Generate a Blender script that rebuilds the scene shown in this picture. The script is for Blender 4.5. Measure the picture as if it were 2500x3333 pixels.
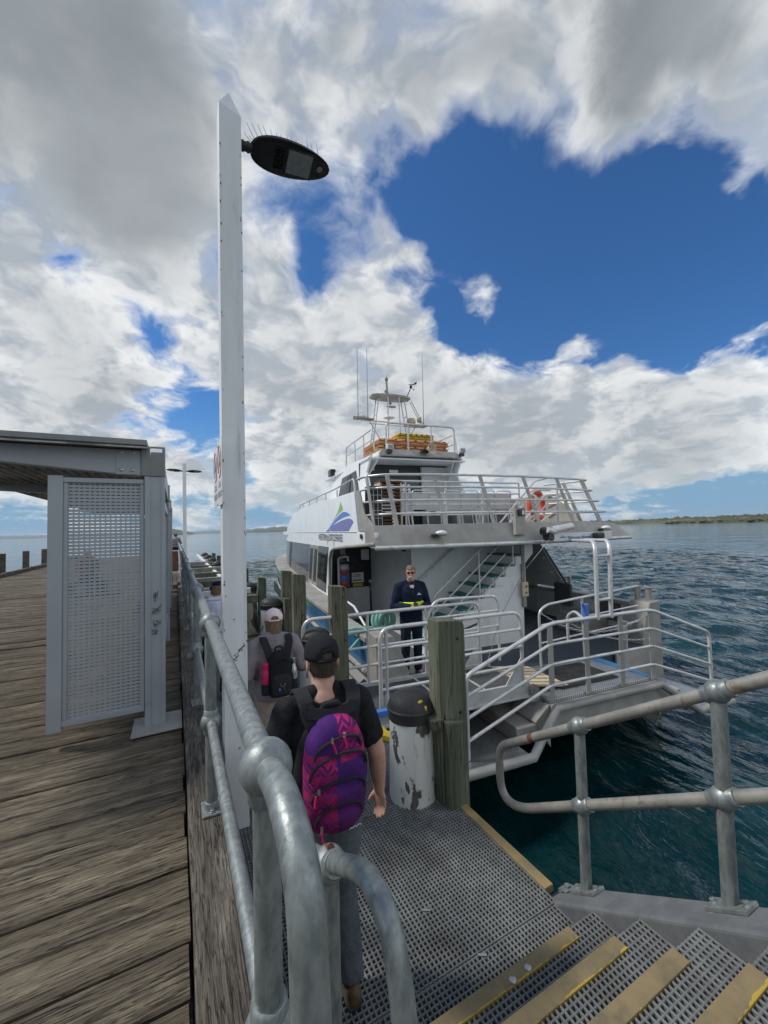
import bpy, math, random
import numpy as np
from mathutils import Vector, Matrix
for _o in list(bpy.data.objects): bpy.data.objects.remove(_o)
R=math.radians
scene=bpy.context.scene; col=scene.collection
random.seed(7); rng=np.random.default_rng(7)

# ------------------------------------------------------------------ camera
cam=bpy.data.cameras.new('camera'); camo=bpy.data.objects.new('camera',cam); col.objects.link(camo); scene.camera=camo
_y,_p,_r=R(27.43),R(2.39),R(1.51)
_F=Vector((math.sin(_y)*math.cos(_p),math.cos(_y)*math.cos(_p),math.sin(_p)))
_Rt=Vector((math.cos(_y),-math.sin(_y),0)); _U=_Rt.cross(_F)
_R2=_Rt*math.cos(_r)-_U*math.sin(_r); _U2=_Rt*math.sin(_r)+_U*math.cos(_r)
camo.matrix_world=Matrix(((_R2.x,_U2.x,-_F.x,0),(_R2.y,_U2.y,-_F.y,0),(_R2.z,_U2.z,-_F.z,1.6),(0,0,0,1)))
cam.sensor_fit='VERTICAL'; cam.sensor_height=36; cam.lens=1310/3333*36; cam.clip_start=.05; cam.clip_end=20000
scene.view_settings.view_transform='Standard'; scene.view_settings.look='None'; scene.view_settings.gamma=1
scene.view_settings.use_curve_mapping=False; scene.view_settings.exposure=0.15
# ------------------------------------------------------------------ sun
SUN_AZ,SUN_EL=R(-58),R(50)
sl=bpy.data.lights.new('sun','SUN'); sl.energy=2.6; sl.angle=R(8); sl.color=(1,.96,.9)
so=bpy.data.objects.new('sun',sl); col.objects.link(so)
sd=Vector((math.sin(SUN_AZ)*math.cos(SUN_EL),math.cos(SUN_AZ)*math.cos(SUN_EL),math.sin(SUN_EL)))
so.rotation_euler=sd.to_track_quat('Z','Y').to_euler(); so.location=sd*50

# ------------------------------------------------------------------ node helper
class NT:
    def __init__(s,tree): s.t=tree; s.n=tree.nodes; s.l=tree.links
    def new(s,typ,**kw):
        n=s.n.new(typ)
        for k,v in kw.items(): setattr(n,k,v)
        return n
    def put(s,sock,val):
        if isinstance(val,bpy.types.NodeSocket): s.l.new(val,sock)
        elif val is not None:
            try: sock.default_value=val
            except Exception:
                sock.default_value=tuple(val)+(1,)
    def math(s,op,a,b=None,c=None,clamp=False):
        n=s.new('ShaderNodeMath',operation=op,use_clamp=clamp); s.put(n.inputs[0],a); s.put(n.inputs[1],b)
        if c is not None: s.put(n.inputs[2],c)
        return n.outputs[0]
    def vm(s,op,a,b=None,c=None,scale=None):
        n=s.new('ShaderNodeVectorMath',operation=op); s.put(n.inputs[0],a); s.put(n.inputs[1],b)
        if c is not None: s.put(n.inputs[2],c)
        if scale is not None: s.put(n.inputs['Scale'],scale)
        return n.outputs['Value'] if op in('DISTANCE','LENGTH','DOT_PRODUCT') else n.outputs[0]
    def rng(s,x,a,b,c=0.,d=1.,kind='SMOOTHSTEP'):
        n=s.new('ShaderNodeMapRange',interpolation_type=kind)
        for i,v in enumerate((x,a,b,c,d)): s.put(n.inputs[i],v)
        return n.outputs[0]
    def noise(s,v,scale,detail=4,rough=.5,dist=0.,out='Fac'):
        n=s.new('ShaderNodeTexNoise'); s.put(n.inputs['Vector'],v); s.put(n.inputs['Scale'],scale); s.put(n.inputs['Detail'],detail)
        s.put(n.inputs['Roughness'],rough); s.put(n.inputs['Distortion'],dist); return n.outputs[out]
    def mix(s,f,a,b,blend='MIX'):
        n=s.new('ShaderNodeMix',data_type='RGBA',blend_type=blend); s.put(n.inputs[0],f); s.put(n.inputs[6],a); s.put(n.inputs[7],b); return n.outputs[2]
    def sep(s,v): n=s.new('ShaderNodeSeparateXYZ'); s.put(n.inputs[0],v); return n.outputs
    def comb(s,x,y,z): n=s.new('ShaderNodeCombineXYZ'); s.put(n.inputs[0],x);s.put(n.inputs[1],y);s.put(n.inputs[2],z); return n.outputs[0]

# ------------------------------------------------------------------ sky: Nishita blue with cumulus layers mixed over it
CLOUDS= [(-0.08, 0.718, 0.692, 0.289, 0.9), (-0.178, 0.687, 0.705, 0.207, 0.5), (-0.033, 0.8, 0.599, 0.137, 0.5), (0.248, 0.562, 0.789, 0.183, 0.6), (0.371, 0.552, 0.747, 0.087, 0.45), (0.552, 0.374, 0.745, 0.198, 0.7), (0.706, 0.266, 0.657, 0.166, 0.7), (0.618, 0.438, 0.653, 0.104, 0.5), (0.781, 0.284, 0.556, 0.098, 0.55), (-0.205, 0.907, 0.368, 0.145, 0.5), (-0.022, 0.891, 0.454, 0.124, 0.45), (-0.143, 0.949, 0.28, 0.178, 0.5), (-0.231, 0.855, 0.465, 0.052, 0.4), (-0.115, 0.85, 0.513, 0.058, 0.3), (0.202, 0.876, 0.437, 0.163, 0.6), (0.152, 0.809, 0.568, 0.076, 0.45), (0.313, 0.893, 0.323, 0.189, 0.5), (0.449, 0.796, 0.407, 0.133, 0.5), (0.346, 0.793, 0.501, 0.086, 0.4), (0.401, 0.72, 0.566, 0.054, 0.5), (0.379, 0.697, 0.608, 0.038, 0.45), (0.45, 0.688, 0.57, 0.04, 0.45), (0.604, 0.641, 0.474, 0.074, 0.55), (0.79, 0.468, 0.396, 0.05, 0.5), (0.756, 0.524, 0.391, 0.039, 0.4), (0.882, 0.336, 0.332, 0.05, 0.35), (0.599, 0.737, 0.312, 0.177, 0.5), (0.722, 0.646, 0.246, 0.2, 0.5), (0.848, 0.463, 0.259, 0.127, 0.5), (0.902, 0.348, 0.255, 0.11, 0.55), (0.899, 0.411, 0.148, 0.161, 0.6), (0.765, 0.624, 0.16, 0.149, 0.5), (-0.243, 0.961, 0.131, 0.172, 0.55), (0.217, 0.962, 0.164, 0.244, 0.55), (-0.043, 0.995, 0.095, 0.157, 0.5), (0.528, 0.836, 0.148, 0.179, 0.5), (-0.275, 0.937, 0.216, 0.106, 0.4), (0.324, 0.943, 0.075, 0.168, 0.35), (0.693, 0.491, 0.527, 0.261, -0.6), (0.435, 0.626, 0.647, 0.12, -0.5), (0.484, 0.506, 0.714, 0.048, -0.35), (0.814, 0.356, 0.46, 0.176, -0.45), (0.035, 0.827, 0.562, 0.075, -0.35), (-0.166, 0.872, 0.461, 0.079, -0.33), (0.234, 0.798, 0.556, 0.08, -0.3), (-0.006, 0.915, 0.403, 0.07, -0.28), (0.095, 0.96, 0.262, 0.138, -0.36), (0.385, 0.836, 0.39, 0.083, -0.3), (0.565, 0.687, 0.457, 0.077, -0.3), (0.924, 0.383, 0.016, 0.132, -0.5), (0.843, 0.512, 0.164, 0.215, 0.5), (0.7, 0.701, 0.136, 0.23, 0.45), (0.521, 0.82, 0.236, 0.187, 0.35), (0.917, 0.358, 0.174, 0.143, 0.5), (0.438, 0.452, 0.777, 0.132, 0.6), (0.66, 0.337, 0.671, 0.121, 0.4), (-0.5, -0.8, 0.33, 0.75, 0.6), (0.5, -0.82, 0.28, 0.75, 0.6), (-0.93, -0.1, 0.35, 0.55, 0.55), (0.93, -0.3, 0.22, 0.5, 0.5), (0.0, -0.55, 0.83, 0.6, 0.45), (-0.75, 0.45, 0.45, 0.45, 0.4), (-0.6, 0.2, 0.77, 0.45, 0.5)]  # last entries: unseen clouds added outside the view for whiter fill light
GREY= [(-0.079, 0.71, 0.699, 0.309, 1.0), (0.282, 0.513, 0.811, 0.172, 1.0), (0.56, 0.341, 0.755, 0.287, 0.9), (0.723, 0.246, 0.645, 0.229, 0.6), (-0.084, 0.818, 0.569, 0.12, 0.6), (0.602, 0.415, 0.682, 0.098, 0.3), (-0.144, 0.956, 0.254, 0.098, 0.35), (0.898, 0.429, 0.096, 0.181, 0.4), (0.251, 0.91, 0.33, 0.114, 0.35), (0.695, 0.694, 0.19, 0.157, 0.4), (-0.213, 0.912, 0.351, 0.08, 0.3), (0.517, 0.813, 0.268, 0.12, 0.3), (-0.042, 0.976, 0.212, 0.109, 0.4), (0.0, -0.3, 0.95, 0.5, 0.7), (-0.5, 0.25, 0.82, 0.4, 0.6)]
w=bpy.data.worlds.new('World'); scene.world=w; w.use_nodes=True
T=NT(w.node_tree); T.n.clear()
SKYS=.1
out=T.new('ShaderNodeOutputWorld'); bg=T.new('ShaderNodeBackground'); T.put(bg.inputs['Strength'],SKYS); T.l.new(bg.outputs[0],out.inputs[0])
sky=T.new('ShaderNodeTexSky',sky_type='NISHITA',sun_disc=False,sun_elevation=SUN_EL,sun_rotation=SUN_AZ,altitude=0,air_density=1.,dust_density=.6,ozone_density=2.)
d=T.new('ShaderNodeTexCoord').outputs['Generated']
dx,dy,dz=T.sep(d)
zz=T.math('MAXIMUM',dz,0.)
inv=T.math('DIVIDE',1.,T.math('ADD',zz,.38))
pc=T.vm('SCALE',T.comb(dx,dy,T.math('MULTIPLY',zz,1.0)),scale=inv)
warp=T.vm('SCALE',T.vm('SUBTRACT',T.noise(pc,2.6,4,.55,out='Color'),(.5,.5,.5)),scale=.30)
pw=T.vm('ADD',pc,warp)
n1=T.noise(pw,3.4,10,.62)
sunoff=T.vm('ADD',pw,(-.05,.03,.06))
n2=T.noise(sunoff,3.4,4,.6)
dw=T.vm('ADD',d,T.vm('SCALE',T.vm('SUBTRACT',T.noise(d,3.5,4,.55,out='Color'),(.5,.5,.5)),scale=.24))
def field(blobs,vec):
    acc=None
    for x,y,z,r,wt in blobs:
        dd=T.vm('DISTANCE',vec,(x,y,z))
        g=T.rng(dd,0.,r*1.25,wt,0.)
        acc=g if acc is None else T.math('ADD',acc,g)
    return acc
cov=field(CLOUDS,dw)
n3=T.noise(pw,.95,4,.5)
def billow(vec):
    n=T.new('ShaderNodeTexVoronoi',feature='F1',normalize=True); T.put(n.inputs['Vector'],vec); n.inputs['Scale'].default_value=5.2; n.inputs['Detail'].default_value=3.; n.inputs['Roughness'].default_value=.55; n.inputs['Lacunarity'].default_value=2.2
    return n.outputs['Distance']
pb=T.vm('ADD',pw,T.vm('SCALE',T.vm('SUBTRACT',T.noise(pw,7.,4,.6,out='Color'),(.5,.5,.5)),scale=.10))
bl=billow(pb); bl2=billow(T.vm('ADD',pb,(-.05,.03,.06)))
D=T.math('ADD',T.math('ADD',T.math('MULTIPLY',T.math('SUBTRACT',n1,.5),1.9),T.math('MULTIPLY',T.math('SUBTRACT',n3,.5),1.0)),T.math('ADD',T.math('SUBTRACT',cov,.22),T.math('MULTIPLY',T.math('SUBTRACT',.42,bl),T.math('MULTIPLY_ADD',T.rng(dz,.30,.62),-.55,.95))))
hi=T.rng(dz,.35,.65)
alpha=T.rng(D,T.math('MULTIPLY_ADD',hi,-.12,-.06),T.math('MULTIPLY_ADD',hi,.14,.30))
thick=T.rng(D,.08,.75)
grey=T.math('MINIMUM',field(GREY,dw),1.0)
lit=T.rng(T.math('ADD',T.math('SUBTRACT',n1,n2),T.math('MULTIPLY',T.math('SUBTRACT',bl2,bl),.55)),-.12,.13)
puff=T.mix(lit,(.40,.45,.515,1),(.93,.94,.94,1))
puff=T.mix(T.math('MULTIPLY',thick,.46),puff,(.46,.50,.54,1))
edge=T.mix(T.rng(D,.0,.30),(.80,.84,.88,1),puff)
gl=T.noise(pw,1.5,6,.6)
greycol=T.mix(T.rng(gl,.3,.7),(.235,.262,.285,1),(.37,.40,.425,1))
cc=T.mix(T.math('MULTIPLY',T.rng(D,.10,.85),grey),edge,greycol)
# added fill for shaded faces: clouds opposite the sun boosted, mostly out of view
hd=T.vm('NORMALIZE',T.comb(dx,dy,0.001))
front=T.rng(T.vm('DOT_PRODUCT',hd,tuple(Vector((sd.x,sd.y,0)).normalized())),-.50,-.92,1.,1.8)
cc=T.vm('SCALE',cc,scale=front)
# pale air low over the water
cc=T.mix(T.rng(dz,.20,.0,0.,.55),cc,(.52,.62,.68,1))
blue=T.mix(1.,sky.outputs[0],(.33,.66,1.0,1),'MULTIPLY')
blue=T.mix(T.rng(dz,.30,.02,0.,1.),blue,(2.0,3.6,5.2,1))
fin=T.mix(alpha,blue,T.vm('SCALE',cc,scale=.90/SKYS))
fin=T.mix(T.rng(dz,-.02,.0),(1.,1.6,2.0,1),fin)
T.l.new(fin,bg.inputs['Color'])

# ------------------------------------------------------------------ mesh helpers
def rot2(x,y,a): return x*math.cos(a)-y*math.sin(a), x*math.sin(a)+y*math.cos(a)
def fillet(pts,r,n=5):
    pts=[Vector(p) for p in pts]; o=[pts[0]]
    for i in range(1,len(pts)-1):
        a,b,c=pts[i-1],pts[i],pts[i+1]; da,dc=(a-b),(c-b)
        rr=min(r,da.length*.49,dc.length*.49); p,q=b+da.normalized()*rr,b+dc.normalized()*rr
        for k in range(n+1):
            t=k/n; o.append(p*(1-t)**2+b*2*t*(1-t)+q*t*t)
    o.append(pts[-1]); return o
class MB:
    off=(0,0,0)
    def __init__(s): s.v=[]; s.f=[]; s.m=[]; s.cur=0
    def add(s,vs,fs):
        b=len(s.v); s.v+=[tuple(p) for p in vs]; s.f+=[tuple(i+b for i in f) for f in fs]; s.m+=[s.cur]*len(fs); return s
    def box(s,x0,x1,y0,y1,z0,z1):
        return s.add([(x0,y0,z0),(x1,y0,z0),(x1,y1,z0),(x0,y1,z0),(x0,y0,z1),(x1,y0,z1),(x1,y1,z1),(x0,y1,z1)],
          [(3,2,1,0),(4,5,6,7),(0,1,5,4),(1,2,6,5),(2,3,7,6),(3,0,4,7)])
    def obox(s,c,h,ax):
        c=Vector(c); A=[Vector(a).normalized()*k for a,k in zip(ax,h)]
        V=[c+A[0]*i+A[1]*j+A[2]*k for k in(-1,1) for i,j in((-1,-1),(1,-1),(1,1),(-1,1))]
        return s.add(V,[(3,2,1,0),(4,5,6,7),(0,1,5,4),(1,2,6,5),(2,3,7,6),(3,0,4,7)])
    def bar(s,p,q,w,h,up=(0,0,1)):
        p,q=Vector(p),Vector(q); d=(q-p); L=d.length; d.normalize(); up=Vector(up)
        sd=d.cross(up); 
        if sd.length<1e-4: sd=d.cross(Vector((1,0,0)))
        sd.normalize(); u=sd.cross(d)
        return s.obox((p+q)/2,(L/2,w/2,h/2),(d,sd,u))
    def prism(s,poly,ext):
        n=len(poly); e=Vector(ext); P=[Vector(p) for p in poly]
        return s.add(P+[p+e for p in P],[tuple(range(n))[::-1],tuple(range(n,2*n))]+[(i,(i+1)%n,n+(i+1)%n,n+i) for i in range(n)])
    def loft(s,rings,cap=True,closed=False):
        n=len(rings[0]); V=[p for r in rings for p in r]; k=len(rings); F=[]
        for j in range(k if closed else k-1):
            a,b=j*n,((j+1)%k)*n
            F+=[(a+i,a+(i+1)%n,b+(i+1)%n,b+i) for i in range(n)]
        if cap and not closed: F+=[tuple(range(n))[::-1],tuple(range((k-1)*n,k*n))]
        return s.add(V,F)
    def tube(s,pts,r,n=8,closed=False,cap=True):
        P=[Vector(p) for p in pts]; k=len(P); rr=r if isinstance(r,(list,tuple)) else [r]*k
        T=[]
        for i in range(k):
            a=P[(i-1)%k] if (closed or i>0) else P[i]; b=P[(i+1)%k] if (closed or i<k-1) else P[i]
            t=(b-a); T.append(t.normalized() if t.length>1e-9 else Vector((0,0,1)))
        nrm=T[0].orthogonal().normalized(); rings=[]
        for i in range(k):
            nrm=(nrm-T[i]*nrm.dot(T[i])); nrm=nrm.normalized() if nrm.length>1e-6 else T[i].orthogonal().normalized()
            bi=T[i].cross(nrm)
            rings.append([P[i]+nrm*(math.cos(2*math.pi*j/n)*rr[i])+bi*(math.sin(2*math.pi*j/n)*rr[i]) for j in range(n)])
        return s.loft(rings,cap,closed)
    def lathe(s,prof,c=(0,0,0),n=20,axis=(0,0,1),cap=True):
        q=Vector((0,0,1)).rotation_difference(Vector(axis)); c=Vector(c)
        return s.loft([[c+q@Vector((r*math.cos(2*math.pi*i/n),r*math.sin(2*math.pi*i/n),z)) for i in range(n)] for r,z in prof],cap)
    def ball(s,c,r,n=14,m=9,sc=(1,1,1)):
        c=Vector(c); rings=[]
        for j in range(m+1):
            a=-math.pi/2+math.pi*j/m; a=max(min(a,math.pi/2-.02),-math.pi/2+.02)
            rings.append([c+Vector((r*sc[0]*math.cos(a)*math.cos(2*math.pi*i/n),r*sc[1]*math.cos(a)*math.sin(2*math.pi*i/n),r*sc[2]*math.sin(a))) for i in range(n)])
        return s.loft(rings)
    def ring(s,c,hx,hy,n=16,e=2.): # superellipse ring
        o=[]
        for i in range(n):
            a=2*math.pi*i/n; ca,sa=math.cos(a),math.sin(a)
            o.append(Vector((c[0]+hx*math.copysign(abs(ca)**(2/e),ca),c[1]+hy*math.copysign(abs(sa)**(2/e),sa),c[2])))
        return o
    def build(s,name,mat,parent=None,smooth=False,bev=0,bseg=2,kind=None,label=None,ang=40,off=None):
        off=s.off if off is None else off
        me=bpy.data.meshes.new(name)
        V=[(p[0]-off[0],p[1]-off[1],p[2]-off[2]) for p in s.v] if any(off) else s.v
        me.from_pydata(V,[],s.f)
        for m in (mat if isinstance(mat,(list,tuple)) else [mat]): me.materials.append(m)
        if max(s.m,default=0)>0: me.polygons.foreach_set('material_index',s.m)
        me.update(); import bmesh
        if len(s.f)<40000:
            bm=bmesh.new(); bm.from_mesh(me); bmesh.ops.recalc_face_normals(bm,faces=bm.faces); bm.to_mesh(me); bm.free()
        if smooth:
            me.shade_smooth()
            try: me.set_sharp_from_angle(angle=R(ang))
            except Exception: pass
        return link(name,me,parent,bev,bseg,kind,label)
def link(name,me,parent=None,bev=0,bseg=2,kind=None,label=None):
    o=bpy.data.objects.new(name,me); col.objects.link(o)
    if parent is not None: o.parent=parent
    if bev:
        b=o.modifiers.new('edge','BEVEL'); b.width=bev; b.segments=bseg; b.limit_method='ANGLE'; b.angle_limit=R(40)
    if kind: o['kind']=kind
    if label: o['label']=label
    return o
def tag(o,label=None,cat=None,group=None,kind=None):
    if label: o['label']=label
    if cat: o['category']=cat
    if group: o['group']=group
    if kind: o['kind']=kind
    return o
def thing(name,label,cat,loc=(0,0,0),rz=0,group=None):
    o=bpy.data.objects.new(name,None); col.objects.link(o); o.location=loc; o.rotation_euler=(0,0,rz); o.empty_display_size=.1
    return tag(o,label,cat,group)
def dup(o,loc=None,parent=None,rz=None):
    c=o.copy(); col.objects.link(c)
    if parent is not None: c.parent=parent
    if loc is not None: c.location=loc
    if rz is not None: c.rotation_euler=(0,0,rz)
    for ch in list(o.children): dup(ch,None,c)
    return c
def text_mesh(name,txt,size,mat,parent,mtx,sx=1.,ext=.002,kind=None):
    cu=bpy.data.curves.new(name,'FONT'); cu.body=txt; cu.size=size; cu.extrude=ext; cu.align_x='LEFT'
    o=bpy.data.objects.new(name+'_tmp',cu); col.objects.link(o); dg=bpy.context.evaluated_depsgraph_get()
    me=bpy.data.meshes.new_from_object(o.evaluated_get(dg)); bpy.data.objects.remove(o)
    me.transform(mtx@Matrix.Diagonal((sx,1,1,1))); me.materials.clear(); me.materials.append(mat)
    return link(name,me,parent,kind=kind)

# ------------------------------------------------------------------ materials
def mat(name,c,c2=None,scale=6.,stretch=(1,1,1),rough=.6,metal=0.,bump=0.,bscale=None,bstretch=None,thr=(.35,.65),c3=None,t3=(.6,.7),s3=3.,spec=.5,detail=5,rvar=.12,ivar=0.,coord='Object',bdist=.01,coat=0.):
    m=bpy.data.materials.new(name); m.use_nodes=True; N=NT(m.node_tree); b=N.n['Principled BSDF']
    tc=N.new('ShaderNodeTexCoord').outputs[coord]
    oi=N.new('ShaderNodeObjectInfo').outputs['Random']
    v=N.vm('ADD',tc,N.comb(N.math('MULTIPLY',oi,37.),N.math('MULTIPLY',oi,-53.),N.math('MULTIPLY',oi,11.)))
    vs=N.vm('MULTIPLY',v,stretch)
    colr=tuple(c)+(1,)
    if c2 is not None:
        f=N.rng(N.noise(vs,scale,detail,.6),thr[0],thr[1]); colr=N.mix(f,tuple(c)+(1,),tuple(c2)+(1,))
    if c3 is not None:
        f3=N.rng(N.noise(N.vm('ADD',vs,(3.1,7.7,1.3)),s3,7,.65),t3[0],t3[1]); colr=N.mix(f3,colr,tuple(c3)+(1,))
    if ivar: 
        k=N.rng(oi,0,1,1-ivar,1+ivar,'LINEAR'); colr=N.vm('SCALE',colr,scale=k)
    N.put(b.inputs['Base Color'],colr)
    N.put(b.inputs['Roughness'],N.rng(N.noise(v,(bscale or scale)*1.7,4,.6),.3,.7,max(0.02,rough-rvar),min(1,rough+rvar),'LINEAR') if rvar else rough)
    b.inputs['Metallic'].default_value=metal; b.inputs['Specular IOR Level'].default_value=spec
    if coat: b.inputs['Coat Weight'].default_value=coat; b.inputs['Coat Roughness'].default_value=.08
    if bump:
        bn=N.new('ShaderNodeBump'); bn.inputs['Strength'].default_value=bump; bn.inputs['Distance'].default_value=bdist
        N.put(bn.inputs['Height'],N.noise(N.vm('MULTIPLY',v,bstretch or stretch),bscale or scale,6,.6)); N.l.new(bn.outputs[0],b.inputs['Normal'])
    m['N']=0; return m
def tree(m): return NT(m.node_tree),m.node_tree.nodes['Principled BSDF']

def wood(name,base,light,dark,axis=0,scale=1.,crack=.6,moss=None,along=1.):
    """weathered timber, grain along local axis"""
    m=bpy.data.materials.new(name); m.use_nodes=True; N=NT(m.node_tree); b=N.n['Principled BSDF']
    tc=N.new('ShaderNodeTexCoord').outputs['Object']; oi=N.new('ShaderNodeObjectInfo').outputs['Random']
    v=N.vm('ADD',tc,N.comb(N.math('MULTIPLY',oi,37.),N.math('MULTIPLY',oi,-53.),N.math('MULTIPLY',oi,11.)))
    def S(ac,al): q=[ac*scale]*3; q[axis]=al*scale*along; return N.vm('MULTIPLY',v,q)
    wob=N.vm('SCALE',N.vm('SUBTRACT',N.noise(S(4.,1.2),1.,2,.5,out='Color'),(.5,.5,.5)),scale=.010)
    v=N.vm('ADD',v,wob)
    g=N.noise(S(62.,2.6),1.,5,.6)          # main fibres
    g2=N.noise(S(190.,9.),1.,4,.65)        # fine fibres
    p=N.noise(S(7.,1.1),1.,4,.6)           # worn patches
    q=N.noise(S(26.,.75),1.,3,.5,.2)       # long splits follow its contour
    split=N.math('MULTIPLY',N.rng(N.math('ABSOLUTE',N.math('SUBTRACT',q,.5)),.016,.004),N.rng(N.noise(S(5.,.9),1.,2,.5),.42,.60))
    q3=N.noise(S(48.,1.3),1.,3,.5,.2); hair=N.math('MULTIPLY',N.rng(N.math('ABSOLUTE',N.math('SUBTRACT',q3,.46)),.020,.004),.75)
    colr=N.mix(N.rng(g,.34,.64),tuple(dark)+(1,),tuple(base)+(1,))
    colr=N.mix(N.math('MULTIPLY',N.rng(p,.44,.70),N.rng(g2,.34,.58)),colr,tuple(light)+(1,))
    if moss: colr=N.mix(N.math('MULTIPLY',N.rng(N.noise(v,3.,5,.65),.5,.68),.7),colr,tuple(moss)+(1,))
    dk=N.math('MAXIMUM',split,hair)
    colr=N.mix(N.math('MULTIPLY',dk,.9),colr,(.013,.011,.009,1))
    k=N.rng(oi,0,1,.80,1.20,'LINEAR'); colr=N.vm('SCALE',colr,scale=k)
    N.put(b.inputs['Base Color'],colr); b.inputs['Roughness'].default_value=.85; b.inputs['Specular IOR Level'].default_value=.25
    h=N.math('ADD',N.math('MULTIPLY',g,.7),N.math('MULTIPLY',g2,.35)); h=N.math('SUBTRACT',h,N.math('MULTIPLY',dk,.8))
    bn=N.new('ShaderNodeBump'); bn.inputs['Strength'].default_value=crack; bn.inputs['Distance'].default_value=.010
    N.put(bn.inputs['Height'],h); N.l.new(bn.outputs[0],b.inputs['Normal']); return m

M={}
M['plank']=wood('plank_wood',(.142,.115,.080),(.265,.222,.155),(.082,.066,.046),0,1.25,.9,along=1.5)
M['antifoul_shade']=mat('dark_hull_bottom_and_shade',(.03,.045,.06),rough=.5)  # bottom paint; same dark tone puts shade on inner hull and bridge deck
M['kerb']=wood('kerb_wood',(.130,.113,.092),(.235,.21,.175),(.060,.051,.041),1,1.5,1.,along=1.6)
M['greenpost']=wood('green_treated_wood',(.130,.145,.100),(.255,.24,.18),(.088,.102,.068),2,.6,.5)
M['oldpost']=wood('grey_green_wood',(.16,.155,.115),(.28,.27,.205),(.09,.092,.062),2,.6,.5)
M['galv']=mat('galvanised_steel',(.19,.212,.208),(.285,.31,.30),26.,stretch=(1.4,1.4,.5),rough=.46,metal=.45,bump=.2,bscale=60.,c3=(.11,.13,.128),t3=(.50,.78),s3=22.,rvar=.14,bdist=.004)
M['galv_worn']=mat('galvanised_worn_handrail',(.225,.22,.20),(.31,.30,.265),6.,stretch=(1,1,1),rough=.55,metal=.3,bump=.2,bscale=55.,c3=(.20,.15,.09),t3=(.54,.7),s3=18.,bdist=.004)
M['alu']=mat('bare_aluminium',(.56,.565,.555),(.66,.66,.645),5.,rough=.4,metal=.35,bump=.08,bscale=40.,c3=(.42,.41,.38),t3=(.5,.75),s3=9.,bdist=.004)
M['alu_dull']=mat('dull_aluminium_plate',(.29,.278,.252),(.39,.375,.345),2.2,rough=.55,metal=.15,bump=.1,bscale=20.,c3=(.30,.285,.26),t3=(.5,.75),s3=3.,bdist=.004)
M['chequer']=None
M['white']=mat('white_paint_weathered',(.72,.74,.74),(.66,.68,.68),3.,rough=.45,bump=.1,bscale=30.,c3=(.40,.38,.34),t3=(.66,.72),s3=5.,bdist=.004)
M['pole_white']=mat('white_pole_paint',(.76,.78,.80),(.68,.70,.71),2.,stretch=(2.5,2.5,.3),rough=.55,bump=.25,bscale=25.,c3=(.46,.46,.44),t3=(.54,.80),s3=5.,bdist=.004)
M['ferrywhite']=mat('ferry_white_gelcoat',(.82,.84,.84),(.77,.79,.79),1.6,stretch=(1.5,1.5,.4),rough=.22,c3=(.64,.64,.60),t3=(.54,.76),s3=2.2,spec=.5,rvar=.06,bump=.03,bscale=4.,bdist=.02)
M['ferrygrey']=mat('ferry_grey_liner',(.58,.59,.59),(.53,.54,.54),2.,rough=.5)
M['shelter']=mat('grey_powdercoat',(.33,.36,.39),(.36,.39,.42),2.,rough=.42,metal=.2,bump=.05,bscale=80.,c3=(.28,.30,.32),t3=(.6,.75),s3=5.,bdist=.003)
M['roofmetal']=mat('grey_roof_sheet',(.20,.215,.215),(.24,.25,.25),4.,rough=.5,metal=.3)
M['soffit']=mat('shelter_soffit',(.30,.29,.27),(.42,.41,.39),3.,rough=.5,c3=(.12,.12,.115),t3=(.45,.62),s3=2.5)
M['black']=mat('black_rubber',(.018,.018,.018),(.035,.035,.034),8.,rough=.6,bump=.15,bscale=30.,c3=(.06,.062,.06),t3=(.55,.75),s3=6.)
M['blackgloss']=mat('black_plastic',(.014,.015,.015),rough=.3,rvar=.08)
M['glass']=mat('dark_tinted_glass',(.014,.016,.018),rough=.045,spec=.6,rvar=.02,bump=.03,bscale=1.3,bdist=.03)
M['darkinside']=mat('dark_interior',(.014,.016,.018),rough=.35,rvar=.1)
M['carpet']=mat('blue_grey_deck_carpet',(.055,.066,.078),(.075,.086,.098),60.,rough=.95,bump=.4,bscale=200.)
M['nonslip']=mat('dark_nonslip_deck',(.055,.056,.056),(.08,.08,.078),40.,rough=.9,bump=.4,bscale=160.)
M['teal']=mat('teal_tread_rubber',(.035,.165,.18),(.045,.19,.20),10.,rough=.7)
M['green']=mat('green_hull_paint',(.055,.26,.075),(.07,.31,.09),2.,rough=.25,rvar=.08,c3=(.20,.33,.19),t3=(.62,.72),s3=4.)
M['blue']=mat('blue_hull_paint',(.022,.135,.30),(.03,.165,.35),1.5,rough=.25,rvar=.08,c3=(.30,.38,.44),t3=(.64,.70),s3=3.)
M['logogreen']=mat('logo_green',(.25,.47,.10),rough=.35); M['logoblue']=mat('logo_blue',(.075,.19,.55),rough=.35)
M['logoviolet']=mat('logo_violet',(.16,.17,.42),rough=.35); M['logotext']=mat('logo_grey_lettering',(.055,.06,.075),rough=.4)
M['yellow']=mat('yellow_nosing_paint',(.34,.245,.085),(.29,.215,.095),5.,rough=.85,bump=.25,bscale=120.,c3=(.19,.155,.10),t3=(.45,.72),s3=4.,bdist=.003)
M['nosing']=mat('worn_gritty_nosing',(.215,.165,.085),(.255,.195,.10),6.,rough=.9,bump=.4,bscale=160.,c3=(.13,.105,.065),t3=(.45,.75),s3=7.,bdist=.003,rvar=.05)
N_,b_=tree(M['nosing']); g_=N_.new('ShaderNodeTexCoord').outputs['Generated']; gx_,gy_,gz_=N_.sep(g_); o_=N_.new('ShaderNodeTexCoord').outputs['Object']
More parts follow.
